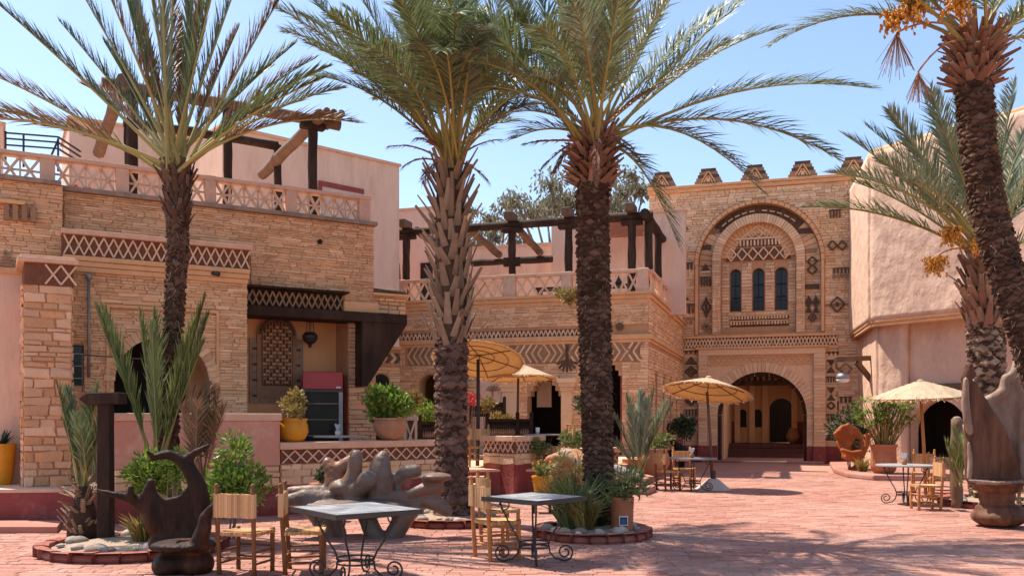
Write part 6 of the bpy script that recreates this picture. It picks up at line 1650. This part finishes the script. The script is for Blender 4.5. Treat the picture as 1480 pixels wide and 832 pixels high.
t = thing('drinking_glass', 'small glass standing on the dark round terrace table', 'glass', (GX(777, 20.5), 20.5, TZ + .72)); mb = MB(); mb.lathe([(.04, 0), (.05, .15), (.045, .15)], 12); mb.build('glass_body', M['white'], t, smooth=True)

# ------------------------------------------------------------------ straw umbrellas
def umbrella(label, px, Y, base_px, pole_m, top_py, r, h, tx, ty, pr=.035, z0=0, black=False, seed=0, shaggy=False, apex=None):
    top = P(px, top_py, Y); bs = V(GX(base_px, Y), Y, z0)
    t = thing('straw_umbrella', label, 'umbrella', bs, 0, 'straw umbrellas'); tp = top - bs; rng = random.Random(seed)
    R = Matrix.Rotation(radians(tx), 3, 'X') @ Matrix.Rotation(radians(ty), 3, 'Y')
    mb = MB(); mb.tube([(0,0,0), tp*.5 + V(.01,0,0), tp], [pr, pr*.95, pr*.85], 10); mb.build('pole', pole_m, t, smooth=True)
    n = 56; rings = 9
    def cone(off, mname, name, thick):
        mb = MB()
        for i in range(rings + 1):
            f = i/rings
            for j in range(n):
                a = 2*pi*j/n; q = f*r*(1 + (rng.uniform(-.012, .012) if i == rings else 0)); z = h*(1 - f**1.12) + off + (rng.uniform(-.006, .006) if i else 0) + (.012 if (i % 2 and shaggy) else 0)
                mb.v.append(tuple(tp + R @ V(q*cos(a), q*sin(a), z)))
        for i in range(rings):
            for j in range(n): a = i*n + j; b = i*n + (j+1) % n; mb.f.append((a, b, b+n, a+n)); mb.m.append(0)
        return mb.build(name, M[mname], t)
    cone(.0, 'straw_top', 'canopy', 0); cone(-.028, 'straw', 'lining', 0)
    mb = MB(); rim = [tp + R @ V(r*cos(a), r*sin(a), -.014) for a in [2*pi*j/48 for j in range(49)]]; mb.tube(rim, .020, 6); mb.build('rim', M['straw'], t)
    mb = MB()
    for i in range(260):
        a = rng.uniform(0, 2*pi); q0 = r*rng.uniform(.9, .99); q1 = q0 + rng.uniform(.06, .13); b_ = a + rng.uniform(-.03, .03); z0_ = h*(1 - (min(q0, r)/r)**1.12) + .008; p0 = tp + R @ V(q0*cos(a), q0*sin(a), z0_); p1 = tp + R @ V(q1*cos(b_), q1*sin(b_), z0_ - rng.uniform(.03, .09)); w_ = R @ V(-sin(a), cos(a), 0)*.010; mb.add([p0 - w_, p0 + w_, p1 + w_*.6, p1 - w_*.6], [(0,1,2,3)])
    mb.build('straw_fringe', M['straw_top'], t, kind='stuff')
    for q in (.36, .68):
        mb = MB(); mb.tube([tp + R @ V(q*r*cos(a), q*r*sin(a), h*(1 - q**1.12) - .042) for a in [2*pi*j/36 for j in range(37)]], .010, 5); mb.build('hoop', M['chairdark'], t)
    for k in range(6):
        a = 2*pi*(k + .3)/6; mb = MB(); mb.tube([tp + R @ V(0, 0, h - .05), tp + R @ V(.97*r*cos(a), .97*r*sin(a), -.035)], .013, 5); mb.build('rib', M['chairdark'], t)
    if shaggy:
        for i in range(8):
            f = (i + 1)/8; mb = MB(); m_ = 90
            for j in range(m_):
                a = 2*pi*(j + rng.random())/m_; q0 = (f - .13)*r; q1 = f*r*rng.uniform(.98, 1.04); w = .05
                z = lambda q: h*(1 - (q/r)**1.12) + .02
                p0 = V(q0*cos(a), q0*sin(a), z(max(q0, 0)) + .012); p1 = V(q1*cos(a), q1*sin(a), h*(1 - (min(q1, r)/r)**1.12) + .018); W = V(-sin(a), cos(a), 0)*w
                mb.add([tp + R @ (p0 - W*.6), tp + R @ (p0 + W*.6), tp + R @ (p1 + W), tp + R @ (p1 - W)], [(0,1,2,3)])
            mb.build('thatch_tier', M['straw_top'], t)
    mb = MB(); mb.ell(tp + R @ V(0, 0, h + .01), (.07, .07, .04), 10, 6); mb.build('cap', M['straw_top'], t, smooth=True)
    return t
umbrella('tilted round straw umbrella with an orange lining beside the gate', 1022, 20.5, 1029, M['brownwood'], 566, .96, .33, -9.5, 8.5, seed=1, z0=.3)
umbrella('lower straw umbrella on the terrace in front of the dark stepped doorway', 749, 22.0, 746, M['brownwood'], 546, .90, .36, -2.5, -1, seed=2, z0=TZ)
umbrella('upper straw umbrella on a black pole, half behind the stubby palm', 691, 20.5, 690, M['iron'], 519, 1.02, .14, -20, 4, pr=.045, seed=3, z0=TZ)
umbrella('pale thatched umbrella at the right in front of the adobe arch', 1331, 18.8, 1338, M['chairwood'], 574, .98, .33, 3, -3, seed=4, shaggy=True)
bx_ = thing('umbrella_base', 'pale concrete pyramid foot of the tilted straw umbrella', 'umbrella base', (GX(1031, 20.5), 20.5, 0))
mb = MB(); s = .36; mb.add([(-s,-s,0),(s,-s,0),(s,s,0),(-s,s,0),(-.09,-.09,.26),(.09,-.09,.26),(.09,.09,.26),(-.09,.09,.26)], [(0,1,5,4),(1,2,6,5),(2,3,7,6),(3,0,4,7),(4,5,6,7),(0,3,2,1)]); mb.build('foot', M['concrete'], bx_, bevel=.015)
mb = MB(); mb.lathe([(.06, .25), (.06, .44), (.05, .44)], 12); mb.build('socket', M['fridge_dark'], bx_)

# ------------------------------------------------------------------ carved wood
def sculpt(name, label, cat, base, m, tubes=(), blobs=(), plates=(), vox=.03, smooth=6, sub=None, disp=.0, extra=None, pname='carving'):
    """tubes: [(points, radii)], blobs: (centre, radii), plates: (outline points in world x,z at y, thickness) fused by a voxel remesh into one carved piece"""
    b = Vector(base); t = thing(name, label, cat, base)
    mb = MB()
    for pts, rs in tubes:
        P_ = [Vector(p) - b for p in pts]
        mb.tube(P_, list(rs), 12)
        for p, r in ((P_[0], rs[0]), (P_[-1], rs[-1])): mb.ell(p, (r, r, r), 10, 6)
        for p, r in list(zip(P_, rs))[1:-1]: mb.ell(p, (r*.98,)*3, 10, 6)
    for c, r in blobs: mb.ell(Vector(c) - b, r, 18, 10)
    for pts, y0, y1 in plates:
        k = len(pts)
        mb.prism([[(p.x, p.z) for p in pts]], lambda x, z, t_: (x - b.x, t_ - b.y, z - b.z), y0, y1)
    o = mb.build(pname, m, t, smooth=True)
    r = o.modifiers.new('fuse', 'REMESH'); r.mode = 'VOXEL'; r.voxel_size = vox; r.use_smooth_shade = True
    s = o.modifiers.new('soften', 'SMOOTH'); s.factor = .5; s.iterations = smooth
    if disp:
        tx = bpy.data.textures.new(name + '_grain', 'CLOUDS'); tx.noise_scale = .16; tx.noise_depth = 3
        d = o.modifiers.new('grain', 'DISPLACE'); d.texture = tx; d.strength = disp; d.mid_level = .5; d.texture_coords = 'GLOBAL'
    return t
def pr(px): return px
def T(Y, *pts):      # (px, py, dy, r_px) -> tube
    return ([P(x, y, Y + d) for x, y, d, r in pts], [r*Y/F for x, y, d, r in pts])
# dark throne chair, left
Y = 9.45; k = Y/F
base = V(GX(266, Y), Y, 0)
sculpt('carved_throne', 'dark carved root throne with branching arms, in front of the left bed', 'carved chair', base, M['throne'],
  tubes=[T(Y, (142,708,0,3), (165,714,0,5), (188,719,.05,8), (208,730,.1,12)), T(Y, (189,718,0,6), (189,704,0,5)), T(Y, (218,697,.1,7), (214,715,.1,11), (222,760,.1,13)),
         T(Y, (213,652,-.05,4), (221,661,0,6), (240,656,.05,7), (257,660,.1,9), (273,676,.1,11), (286,702,.1,13), (292,735,.1,14), (290,770,.1,14)), T(Y, (302,643,.1,3.5), (285,652,.1,5.5), (270,664,.1,8)),
         T(Y, (286,785,-.25,12), (295,762,-.25,11), (296,747,-.25,9), (308,732,-.25,6), (321,721,-.25,4)), T(Y, (226,785,.1,13), (260,770,.15,12), (290,780,.1,12))],
  blobs=[(P(266, 787, Y - .12), (48*k, .30, 9*k)), (P(246, 816, Y - .1), (25*k, .22, 20*k)), (P(284, 814, Y - .1), (25*k, .22, 20*k)), (P(266, 802, Y), (30*k, .22, 8*k))],
  plates=[([P(x, y, Y) for x, y in ((219,712),(236,722),(256,716),(270,698),(284,690),(296,730),(297,775),(226,778))], Y + .06, Y + .20)], vox=.022, disp=.02)
# root log sculpture, centre
Y = 12.2; k = Y/F; base = V(GX(520, Y), Y, 0)
M['logwood'] = mat('log_wood', (.20,.15,.12), (.135,.095,.07), 3, .45, .012, 16, c3=(.24,.09,.04), c3scale=2.2, c3amt=.85, c3lo=.47, c3hi=.62, spec=.28)
sculpt('root_sculpture', 'big grey brown root carving with rounded knobs, before the low lattice wall', 'sculpture', base, M['logwood'],
  tubes=[T(Y, (402,718,0,5), (420,711,0,9), (450,710,0,11), (480,713,0,11)), T(Y, (410,724,-.2,8), (440,718,-.2,12), (470,721,-.15,12)),
         T(Y, (474,669,.05,9), (482,679,.05,14), (487,697,.05,19), (488,712,.05,14)), T(Y, (484,682,.05,13), (500,672,.05,11), (510,664,.05,9)), T(Y, (515,658,-.12,9.5), (514,666,-.12,10.5), (512,684,-.12,12), (506,704,-.1,17)), T(Y, (532,693,-.28,14), (520,704,-.2,12), (506,712,-.15,12)),
         T(Y, (554,659,0,9), (551,667,0,14), (549,682,0,18), (547,700,0,20), (548,716,0,17)), T(Y, (524,688,.1,7), (538,692,.1,8)), T(Y, (566,694,.12,8), (578,686,.12,7.5), (590,681,.12,11), (600,680,.12,10)),
         T(Y, (588,686,.14,7), (576,698,.16,5), (572,716,.12,6)), T(Y, (556,718,0,9), (590,716,0,9), (616,706,0,11), (630,706,0,11)), T(Y, (632,704,0,8), (632,694,0,9)), T(Y, (604,722,0,8), (630,726,0,13), (646,738,.05,9)),
         T(Y, (446,732,0,13), (462,746,0,14), (474,776,0,12)), T(Y, (598,732,0,13), (582,750,0,15), (568,776,0,14)), T(Y, (528,742,.05,13), (542,774,.05,14), (556,778,.05,12)), T(Y, (478,742,.1,14), (490,772,.15,12))],
  blobs=[(P(505, 704, Y), (32*k, .25, 15*k)), (P(512, 727, Y), (88*k, .50, 9*k)), (P(630, 689, Y), (24*k, .22, 7*k)), (P(520, 739, Y), (66*k, .36, 9*k))], vox=.018, smooth=5, disp=.02)
# pale and dark carved throne, right
Y = 13.4; k = Y/F; base = V(GX(1443, Y), Y, 0)
t = sculpt('carved_throne', 'tall carved tree trunk throne with weathered pale edges at the right', 'carved chair', base, M['carved'],
  tubes=[T(Y, (1399,626,0,6), (1399,580,0,8), (1397,545,0,8), (1401,529,0,7), (1406,540,0,6)), T(Y, (1408,556,.05,6), (1402,600,.05,7), (1400,660,0,7), (1404,690,0,8))],
  blobs=[(P(1441, 698, Y - .05), (39*k, .36, 6*k)), (P(1441, 706, Y), (34*k, .32, 7*k)), (P(1441, 719, Y), (25*k, .27, 12*k)), (P(1443, 746, Y - .02), (37*k, .40, 16*k)), (P(1444, 733, Y), (32*k, .34, 7*k))],
  plates=[([P(x, y, Y) for x, y in ((1400,694),(1402,640),(1406,590),(1408,552),(1415,556),(1430,580),(1446,606),(1462,636),(1473,660),(1477,694))], Y + .0, Y + .16)], vox=.026, disp=.02)
M['bleached'] = mat('bleached_wood', (.38,.28,.21), (.24,.155,.11), 4, .6, .01, 14, stretch=(1,1,.4), c3=(.22,.11,.07), c3scale=3.5, c3amt=.8, c3lo=.48, c3hi=.62, spec=.2)
b = base; mb = MB()
for pts, rs in (T(Y, (1424,580,.18,7), (1440,574,.18,9), (1452,564,.18,9), (1454,546,.18,7), (1462,542,.16,6)), T(Y, (1462,545,.16,6), (1470,535,.14,9), (1473,521,.14,8)), T(Y, (1472,535,.14,9), (1477,570,.14,9), (1478,620,.14,9)), T(Y, (1478,600,.12,8), (1480,650,.1,10), (1480,692,.1,10)), T(Y, (1396,548,-.07,4), (1395,580,-.08,6), (1398,606,-.08,6), (1402,624,-.07,5)), T(Y, (1400,640,-.06,3), (1402,662,-.06,4), (1401,690,-.08,4)), T(Y, (1402,694,-.3,3), (1440,698,-.42,3.5), (1478,696,-.3,3))):
    P_ = [p - b for p in pts]; mb.tube(P_, rs, 12); [mb.ell(p, (r, r, r), 10, 6) for p, r in zip(P_, rs)]
mb.prism([[(P(x, y, Y).x - b.x, P(x, y, Y).z) for x, y in ((1424,584),(1452,566),(1476,560),(1480,690),(1440,690))]], lambda x, z, t_: (x, t_ - b.y, z), Y + .14, Y + .26)
o = mb.build('bleached_back', M['bleached'], t, smooth=True); r = o.modifiers.new('fuse', 'REMESH'); r.mode = 'VOXEL'; r.voxel_size = .024; r.use_smooth_shade = True; s = o.modifiers.new('soften', 'SMOOTH'); s.iterations = 5
# red shell chair by the gate
Y = 26.0; k = Y/F; base = V(GX(1232, Y), Y, .15)
sculpt('shell_chair', 'orange red carved shell shaped wooden chair right of the gate', 'carved chair', base, M['redwood'],
  tubes=[T(Y, (1206,627,0,3), (1214,622,.1,5), (1226,616,.15,5), (1238,622,.15,5), (1246,634,.1,4.5), (1246,650,0,4.5), (1238,662,-.1,5)), T(Y, (1262,626,0,3), (1254,629,0,4.5), (1252,642,0,5), (1246,656,-.05,5)), T(Y, (1217,650,-.3,3.5), (1230,655,-.35,4.5), (1244,653,-.3,4)), T(Y, (1238,662,0,5), (1240,674,0,5), (1226,682,-.1,5)), T(Y, (1240,668,0,5), (1250,682,0,5)), T(Y, (1219,615,.1,3), (1214,618,.1,3)), T(Y, (1226,612,.12,3), (1224,616,.1,3)), T(Y, (1212,640,.05,4), (1222,657,-.1,5), (1236,664,-.1,5))],
  blobs=[(P(1233, 660, Y - .1), (17*k, .32, 5*k))],
  plates=[([P(x, y, Y) for x, y in ((1207,628),(1226,618),(1238,622),(1238,636),(1232,646),(1232,660),(1220,655))], Y + .05, Y + .16)], vox=.045, smooth=4)
# leaning driftwood logs
Y = 18.2; base = V(GX(825, Y), Y, 0)
M['splitlog'] = mat('split_log', (.46,.20,.08), (.34,.14,.06), 4, .7, .015, 14, c3=(.40,.34,.30), c3scale=2.2, c3amt=.8, c3lo=.5, c3hi=.62)
sculpt('driftwood_log', 'split orange log with grey weathered top, left of the big palm trunk', 'log', base, M['splitlog'], tubes=[T(Y, (794,664,0,7), (815,660,0,12), (840,672,-.1,14), (862,694,-.2,16)), T(Y, (812,652,.2,6), (832,656,.2,9), (856,672,.1,11)), T(Y, (800,668,0,9), (806,700,0,8)), T(Y, (850,690,0,14), (854,712,0,12))], vox=.035)
Y = 19.3; base = V(GX(900, Y), Y, .3)
sculpt('driftwood_log', 'smooth pale grey driftwood log lying below the feathery palm', 'log', base, M['drift'], tubes=[T(Y, (872,676,0,8), (890,680,0,10), (910,686,-.1,9), (926,692,-.1,6))], vox=.04)
# dark bench by the gate
Y = 28.5; base = V(GX(972, Y), Y, 0)
sculpt('wooden_bench', 'dark carved wooden bench in the corner left of the gate', 'bench', base, M['throne'], tubes=[T(Y, (953,625,0,3), (968,636,0,5), (985,648,0,6), (996,656,0,5)), T(Y, (955,655,0,7), (985,660,0,8)), T(Y, (958,650,.2,6), (962,672,.2,5)), T(Y, (985,655,.2,6), (985,673,.2,5))], vox=.06, smooth=3)

# ------------------------------------------------------------------ posts, screens, fridge, lantern
Y = 11.35; k = Y/F
t = thing('signpost', 'dark square wooden post with a blank pointed board on top, in the left bed', 'signpost', (GX(153, Y), Y, .06))
mb = MB(); x = 9.5*k; mb.v = [(-x,-x,0),(x,-x,0),(x,x,0),(-x,x,0),(-x*.92,-x*.92,1.82),(x*.92,-x*.92,1.82),(x*.92,x*.92,1.82),(-x*.92,x*.92,1.82)]; mb.f = [(0,1,5,4),(1,2,6,5),(2,3,7,6),(3,0,4,7),(4,5,6,7)]; mb.m = [0]*5; mb.build('post', M['darkwood'], t, bevel=.012)
mb = MB(); w = lambda px: (px - 153)*k; z = lambda py: EYE - (py - HY)*k - .06
mb.prism([[(w(119), z(576)), (w(131), z(568)), (w(178), z(567)), (w(178), z(583)), (w(131), z(585))]], lambda a, b, t_: (a, t_, b), -.13, .13); mb.build('board', M['darkwood'], t, bevel=.012)
Y = 16.2; k = Y/F
t = thing('wooden_post', 'rough brown wooden post standing left of the carved trunk throne', 'post', (GX(1383, Y), Y, 0)); rng = random.Random(6)
mb = MB(); n = 14; H_ = 134*k - .06
mb.tube([(rng.uniform(-.01,.01), 0, H_*i/n) for i in range(n+1)], [8.3*k*rng.uniform(.9, 1.08) for i in range(n+1)], 12); mb.build('post_shaft', M['brownwood'], t, smooth=True)
mb = MB(); mb.ell((0,0,H_ + .005), (.075,.075,.045), 10, 6); mb.build('finial', M['weathered'], t, smooth=True)
def screen(label, px0, px1, py0, py1, Y, fin=True, n=14, depth=.4):
    a, b = GX(px0, Y), GX(px1, Y); z1 = P(0, py0, Y).z; z0 = max(TZ + .02, P(0, py1, Y).z)
    t = thing('carved_screen', label, 'wooden screen', (a, Y, TZ)); L = b - a; z0 -= TZ; z1 -= TZ
    for x in (0, L):
        bar_inst(t, 'post', M['darkwood'], (x, 0, 0), (x, 0, z1 + .10), .09, .09, up=(0,1,0)); mb = MB(); mb.ell((x, 0, z1 + .14), (.05,.05,.07), 8, 6); mb.build('finial', M['darkwood'], t, smooth=True)
    for z in (z0, z1, (z0 + z1)/2 + .04): bar_inst(t, 'rail', M['darkwood'], (0, .002, z), (L, .002, z), .07, .06, up=(0,1,0))
    bx(t, 'panel', M['darkwood'], 0, L, .03, .05, z0, z1)
    for i in range(n): x = L*(i + .5)/n; mb = MB(); mb.tube([(x, -.01, z0), (x, -.01, z0 + (z1-z0)*.25), (x, -.01, z0 + (z1-z0)*.5)], [.012, .03, .012], 6); mb.build('spindle', M['reliefmid'], t, smooth=True)
    return t
screen('long dark carved bench screen on the terrace between the umbrella poles', 704, 748, 607, 630, 21.3)
screen('short dark carved screen right of the brown umbrella pole', 748, 768, 607, 630, 21.6, n=6)
screen('dark carved flower trough further back beneath the upper umbrella', 680, 729, 583, 600, 24.0)
screen('dark carved screen at the terrace edge behind the big palm trunk', 843, 876, 608, 628, 22.0)
screen('dark carved screen left of the stubby palm, behind the clay bowl', 607, 640, 611, 634, 19.8, n=10)
t = thing('lattice_pedestal', 'pale lattice pedestal with a square cap beside the clay bowl', 'pedestal', (GX(594, 18.9), 18.9, TZ)); h = P(0, 601, 18.9).z - TZ
bx(t, 'cap', M['stone_pale'], -.14, .14, -.14, .14, h - .09, h); bx(t, 'foot', M['stone_pale'], -.17, .17, -.17, .17, 0, h*.35, .03)
bx(t, 'core', M['recess'], -.07, .07, -.07, .07, h*.35, h - .09)
for s in (-1, 1): bar_inst(t, 'lattice_bar', M['lattice'], (-s*.1, -.10 - .008*s, h*.35), (s*.1, -.10 - .008*s, h - .09), .035, .03)
for s in (-1, 1): bar_inst(t, 'post', M['stone_pale'], (s*.115, -.1, h*.35), (s*.115, -.1, h - .09), .03, .03)
# bottle fridge
Yf = 18.3; fl, frr = GX(437, Yf), GX(493, Yf - .1)
t = thing('drinks_fridge', 'glass door drinks fridge with a red top standing in the loggia', 'fridge', (fl + (frr - fl)/2, Yf, TZ), radians(14)); w = (frr - fl)*.90; h = P(0, 537, Yf - .2).z - TZ; ht = h - .36
bx(t, 'cabinet', M['fridge_dark'], -w/2, w/2, .36, .40, .0, ht)
for s in (-1, 1): bx(t, 'cabinet_side', M['fridge_red'], s*w/2 - .03, s*w/2 + .03, -.28, .40, 0, ht)
bx(t, 'header', M['fridge_red'], -w/2 - .03, w/2 + .03, -.30, .40, ht + .002, h, .015); bx(t, 'header_trim', M['fridge_dark'], -w/2 - .03, w/2 + .03, -.32, -.28, ht - .05, ht); bx(t, 'base', M['fridge_dark'], -w/2 + .03, w/2 - .03, -.28, .36, 0, .14)
bx(t, 'header_badge', M['white'], w/2 - .10, w/2 - .01, -.312, -.302, ht + .03, ht + .06)
for s in (-1, 1): bx(t, 'door_stile', M['fridge_dark'] if s < 0 else M['metal'], s*w/2 - .05, s*w/2 + .03, -.33, -.282, .14, ht - .05)
M['fridge_glass'] = mat('fridge_glass', (.012,.014,.014), (.03,.03,.025), 3, .12, 0, spec=.10)
bx(t, 'glass', M['fridge_glass'], -w/2 + .05, w/2 - .05, -.20, -.19, .14, ht - .05)
for k in range(4): bx(t, 'shelf', M['weathered'], -w/2 + .05, w/2 - .05, -.24, -.205, .4 + k*.32, .42 + k*.32)
# hanging lantern
lu, lz_ = LW.uz(448, 487, .55); zt_ = LW.z(448, 458, .55)
lw0 = LW.w(lu, .55, 0); t = thing('hanging_lantern', 'round dark metal lantern hanging in the loggia beside the mosaic panel', 'lantern', lw0)
mb = MB(); mb.lathe([(.02, lz_ - .22), (.05, lz_ - .14), (.12, lz_ - .10), (.16, lz_ - .02), (.16, lz_ + .03), (.11, lz_ + .09), (.09, lz_ + .10)], 14); mb.build('lantern_body', M['iron'], t)
mb = MB(); mb.lathe([(.10, zt_ - .10), (.05, zt_ - .03), (.01, zt_ + .02)], 10); mb.build('lantern_cap', M['iron'], t)
for k in range(4): a = k*pi/2; bar_inst(t, 'hanging_rod', M['iron'], (.08*cos(a), .08*sin(a), lz_ + .09), (.06*cos(a), .06*sin(a), zt_ - .08), .012, .012)
bar_inst(t, 'chain', M['iron'], (0, 0, zt_), (0, 0, zLin - .05), .012, .012)
# cushions and cloth at the adobe arch
c = P(1394, 634, 20.5); t = tag(MB().build('cloth_bundle', M['pinkcloth']) if False else bx(None, 'parcel', M['pinkcloth'], 0,1,0,1,0,1), 'x', 'x'); bpy.data.objects.remove(t)
t = thing('stool', 'plain wooden stool with folded cloths in front of the dark adobe arch', 'stool', (c.x, c.y, 0)); hz = .92
bx(t, 'seat', M['brownwood'], -.2, .2, -.2, .2, hz - .04, hz)
for a in (-.16, .16):
    for q in (-.16, .16): bar_inst(t, 'leg', M['brownwood'], (a*1.2, q*1.2, 0), (a, q, hz - .04), .035, .035)
t = thing('folded_cloth', 'pink rounded cushion with a lilac cloth, between the brown post and the throne', 'cushion', (c.x, c.y, hz))
mb = MB(); mb.ell((0, 0, .33), (.17, .15, .25), 14, 10); mb.build('cushion', M['pinkcloth'], t, smooth=True); bx(t, 'cloth', M['white'], -.18, .18, -.18, .18, .0, .10, .03)

# ------------------------------------------------------------------ timber pergolas
def log(t, name, a, b, r, m=None, rng=random.Random(3), sq=False):
    a, b = Vector(a), Vector(b); n = 7; mb = MB()
    pts = [a.lerp(b, i/n) + V(rng.uniform(-.015,.015), rng.uniform(-.015,.015), rng.uniform(-.015,.015)) for i in range(n+1)]
    mb.tube(pts, [r*rng.uniform(.88, 1.08) for _ in pts], 8); return mb.build(name, m or M['darkwood'], t, smooth=True, angle=60)
t = fthing('timber_pergola', 'dark timber pergola on the middle terrace above the lattice balustrade', 'pergola', MW)
dF = .75; zt1 = MW.z(740, 322, dF)
def mwp(px, py, d): u, z = MW.uz(px, py, d); return V(u, d, z)
ra, rb = mwp(574, 341, dF), mwp(944, 306, dF); zbm = (ra.z + rb.z)/2
log(t, 'front_beam', (ra.x, dF, zbm), (rb.x, dF, zbm), .13)
for px in (587, 740, 822, 913):
    u = MW.u(px, dF); log(t, 'post', (u, dF, zc1), (u, dF, zbm - .1), .125); bx(t, 'post_head', M['darkwood'], u - .32, u + .32, dF - .14, dF + .14, zbm - .24, zbm - .10, .03); bx(t, 'beam_end', M['brownwood'], u - .14, u + .14, dF - .45, dF + .2, zbm + .10, zbm + .34, .03)
dR = D = 4.2
for px in (602, 674, 740):
    u = MW.u(px, dF); log(t, 'rafter', (u, dF, zbm + .05), (u, dF + 3.4, zbm - .25), .13, M['brownwood'])
log(t, 'rear_beam', (MW.u(682, 3.6), 3.6, MW.z(740, 377, 3.6)), (MW.u(798, 3.6), 3.6, MW.z(740, 377, 3.6)), .12)
u = MW.u(740, 3.6)
for s in (.15, 2.2, 4.0): log(t, 'side_post', (-.12, dF + s, zc1), (-.12, dF + s, zbm - .15), .12)
log(t, 'side_beam', (-.15, dF - .5, zbm - .02), (-.15, dF + 5.2, zbm - .05), .14)
bx(t, 'bracket', M['darkwood'], MW.u(728, dF), MW.u(752, dF), dF - .08, dF + .08, MW.z(740, 385, dF), MW.z(740, 372, dF), .03)
for px, lab in ((795, 'dark table on the middle terrace seen through the balustrade left of the big palm trunk'), (893, 'dark table with an iron vase on the middle terrace right of the big palm trunk')):
    u = MW.u(px, 1.8); w_ = MW.w(u, 1.8, zc1); t = thing('terrace_table', lab, 'table', w_, MW.a)
    bx(t, 'table_top', M['darkwood'], -.4, .4, -.3, .3, .62, .68)
    for s_ in (-1, 1):
        for q_ in (-1, 1): bar_inst(t, 'leg', M['darkwood'], (s_*.34, q_*.24, 0), (s_*.34, q_*.24, .62), .05, .05)
v = thing('table_vase', 'small dark iron vase on the terrace table right of the big palm trunk', 'vase', w_ + V(0, 0, .68))
mb = MB(); mb.lathe([(.10, 0), (.14, .12), (.05, .24), (.09, .32)], 10); mb.build('vase_body', M['iron'], v, smooth=True)
# left roof terrace pergola
t = fthing('timber_pergola', 'weathered log pergola on the left roof terrace behind the slim palm crown', 'pergola', LW)
dF = .9
def lwp(px, py, d): u, z = LW.uz(px, py, d); return V(u, d, z)
a, b = lwp(148, 120, dF), lwp(492, 181, dF); zb_ = (a.z + b.z)/2
log(t, 'front_beam', (a.x, dF, a.z), (b.x, dF, b.z), .12, M['brownwood'])
for px in (192, 452): u = LW.u(px, dF); log(t, 'post', (u, dF, zB), (u, dF, zb_), .105); bx(t, 'post_head', M['darkwood'], u - .26, u + .26, dF - .12, dF + .12, zb_ - .2, zb_ - .08, .03)
u = LW.u(329, dF); log(t, 'post', (u, dF, zB), (u, dF, zb_ - .05), .09)
for px in (175, 455): u = LW.u(px, dF); log(t, 'rafter', (u, dF - .35, zb_ + .0), (u, dF + 4.2, zb_ - .15), .14, M['brownwood'])
for dx in (0, .14, .28): u = LW.u(462, dF) + dx*1.1; log(t, 'beam_end', (u, dF - .5, zb_ + .06), (u, dF + .5, zb_ + .06), .07, M['brownwood'])
a, b = lwp(178, 172, 3.9), lwp(402, 214, 3.9); log(t, 'rear_beam', (a.x, 3.9, (a.z+b.z)/2), (b.x, 3.9, (a.z+b.z)/2), .11)
u = LW.u(402, 3.9); log(t, 'rear_post', (u, 3.9, zB), (u, 3.9, (a.z+b.z)/2), .10); u = LW.u(186, 3.9); log(t, 'rear_post', (u, 3.9, zB), (u, 3.9, (a.z+b.z)/2), .10)
bx(LB, 'roof_terrace', M['coping'], uL, 0, .46, 7, zB - .3, zB - .02)
# red flowers behind the balustrade
for px in (106, 125):
    u, z = LW.uz(px, 264, .5); w_ = LW.w(u, .5, 0); t = thing('flower_pot', 'small red flowers showing through the left balustrade, %s' % ('left clump' if px == 106 else 'right clump'), 'flowers', (w_.x, w_.y, zB - .02))
    mb = MB(); mb.lathe([(.06, 0), (.09, .12), (.08, .12)], 10); mb.build('pot_body', M['terracotta'], t); mb = MB(); mb.ell((0,0,.17), (.09,.09,.07), 10, 6, jit=.4); mb.build('flowers', M['flower_red'], t)

# ------------------------------------------------------------------ turn the fused carvings into plain meshes
bpy.context.view_layer.update()
_dg = bpy.context.evaluated_depsgraph_get()
for o in [o for o in SC.objects if o.type == 'MESH' and any(m.type == 'REMESH' for m in o.modifiers)]:
    mt = o.data.materials[0]; me = bpy.data.meshes.new_from_object(o.evaluated_get(_dg))
    o.modifiers.clear(); me.materials.clear(); me.materials.append(mt)
    me.polygons.foreach_set('material_index', [0]*len(me.polygons)); me.polygons.foreach_set('use_smooth', [True]*len(me.polygons)); o.data = me
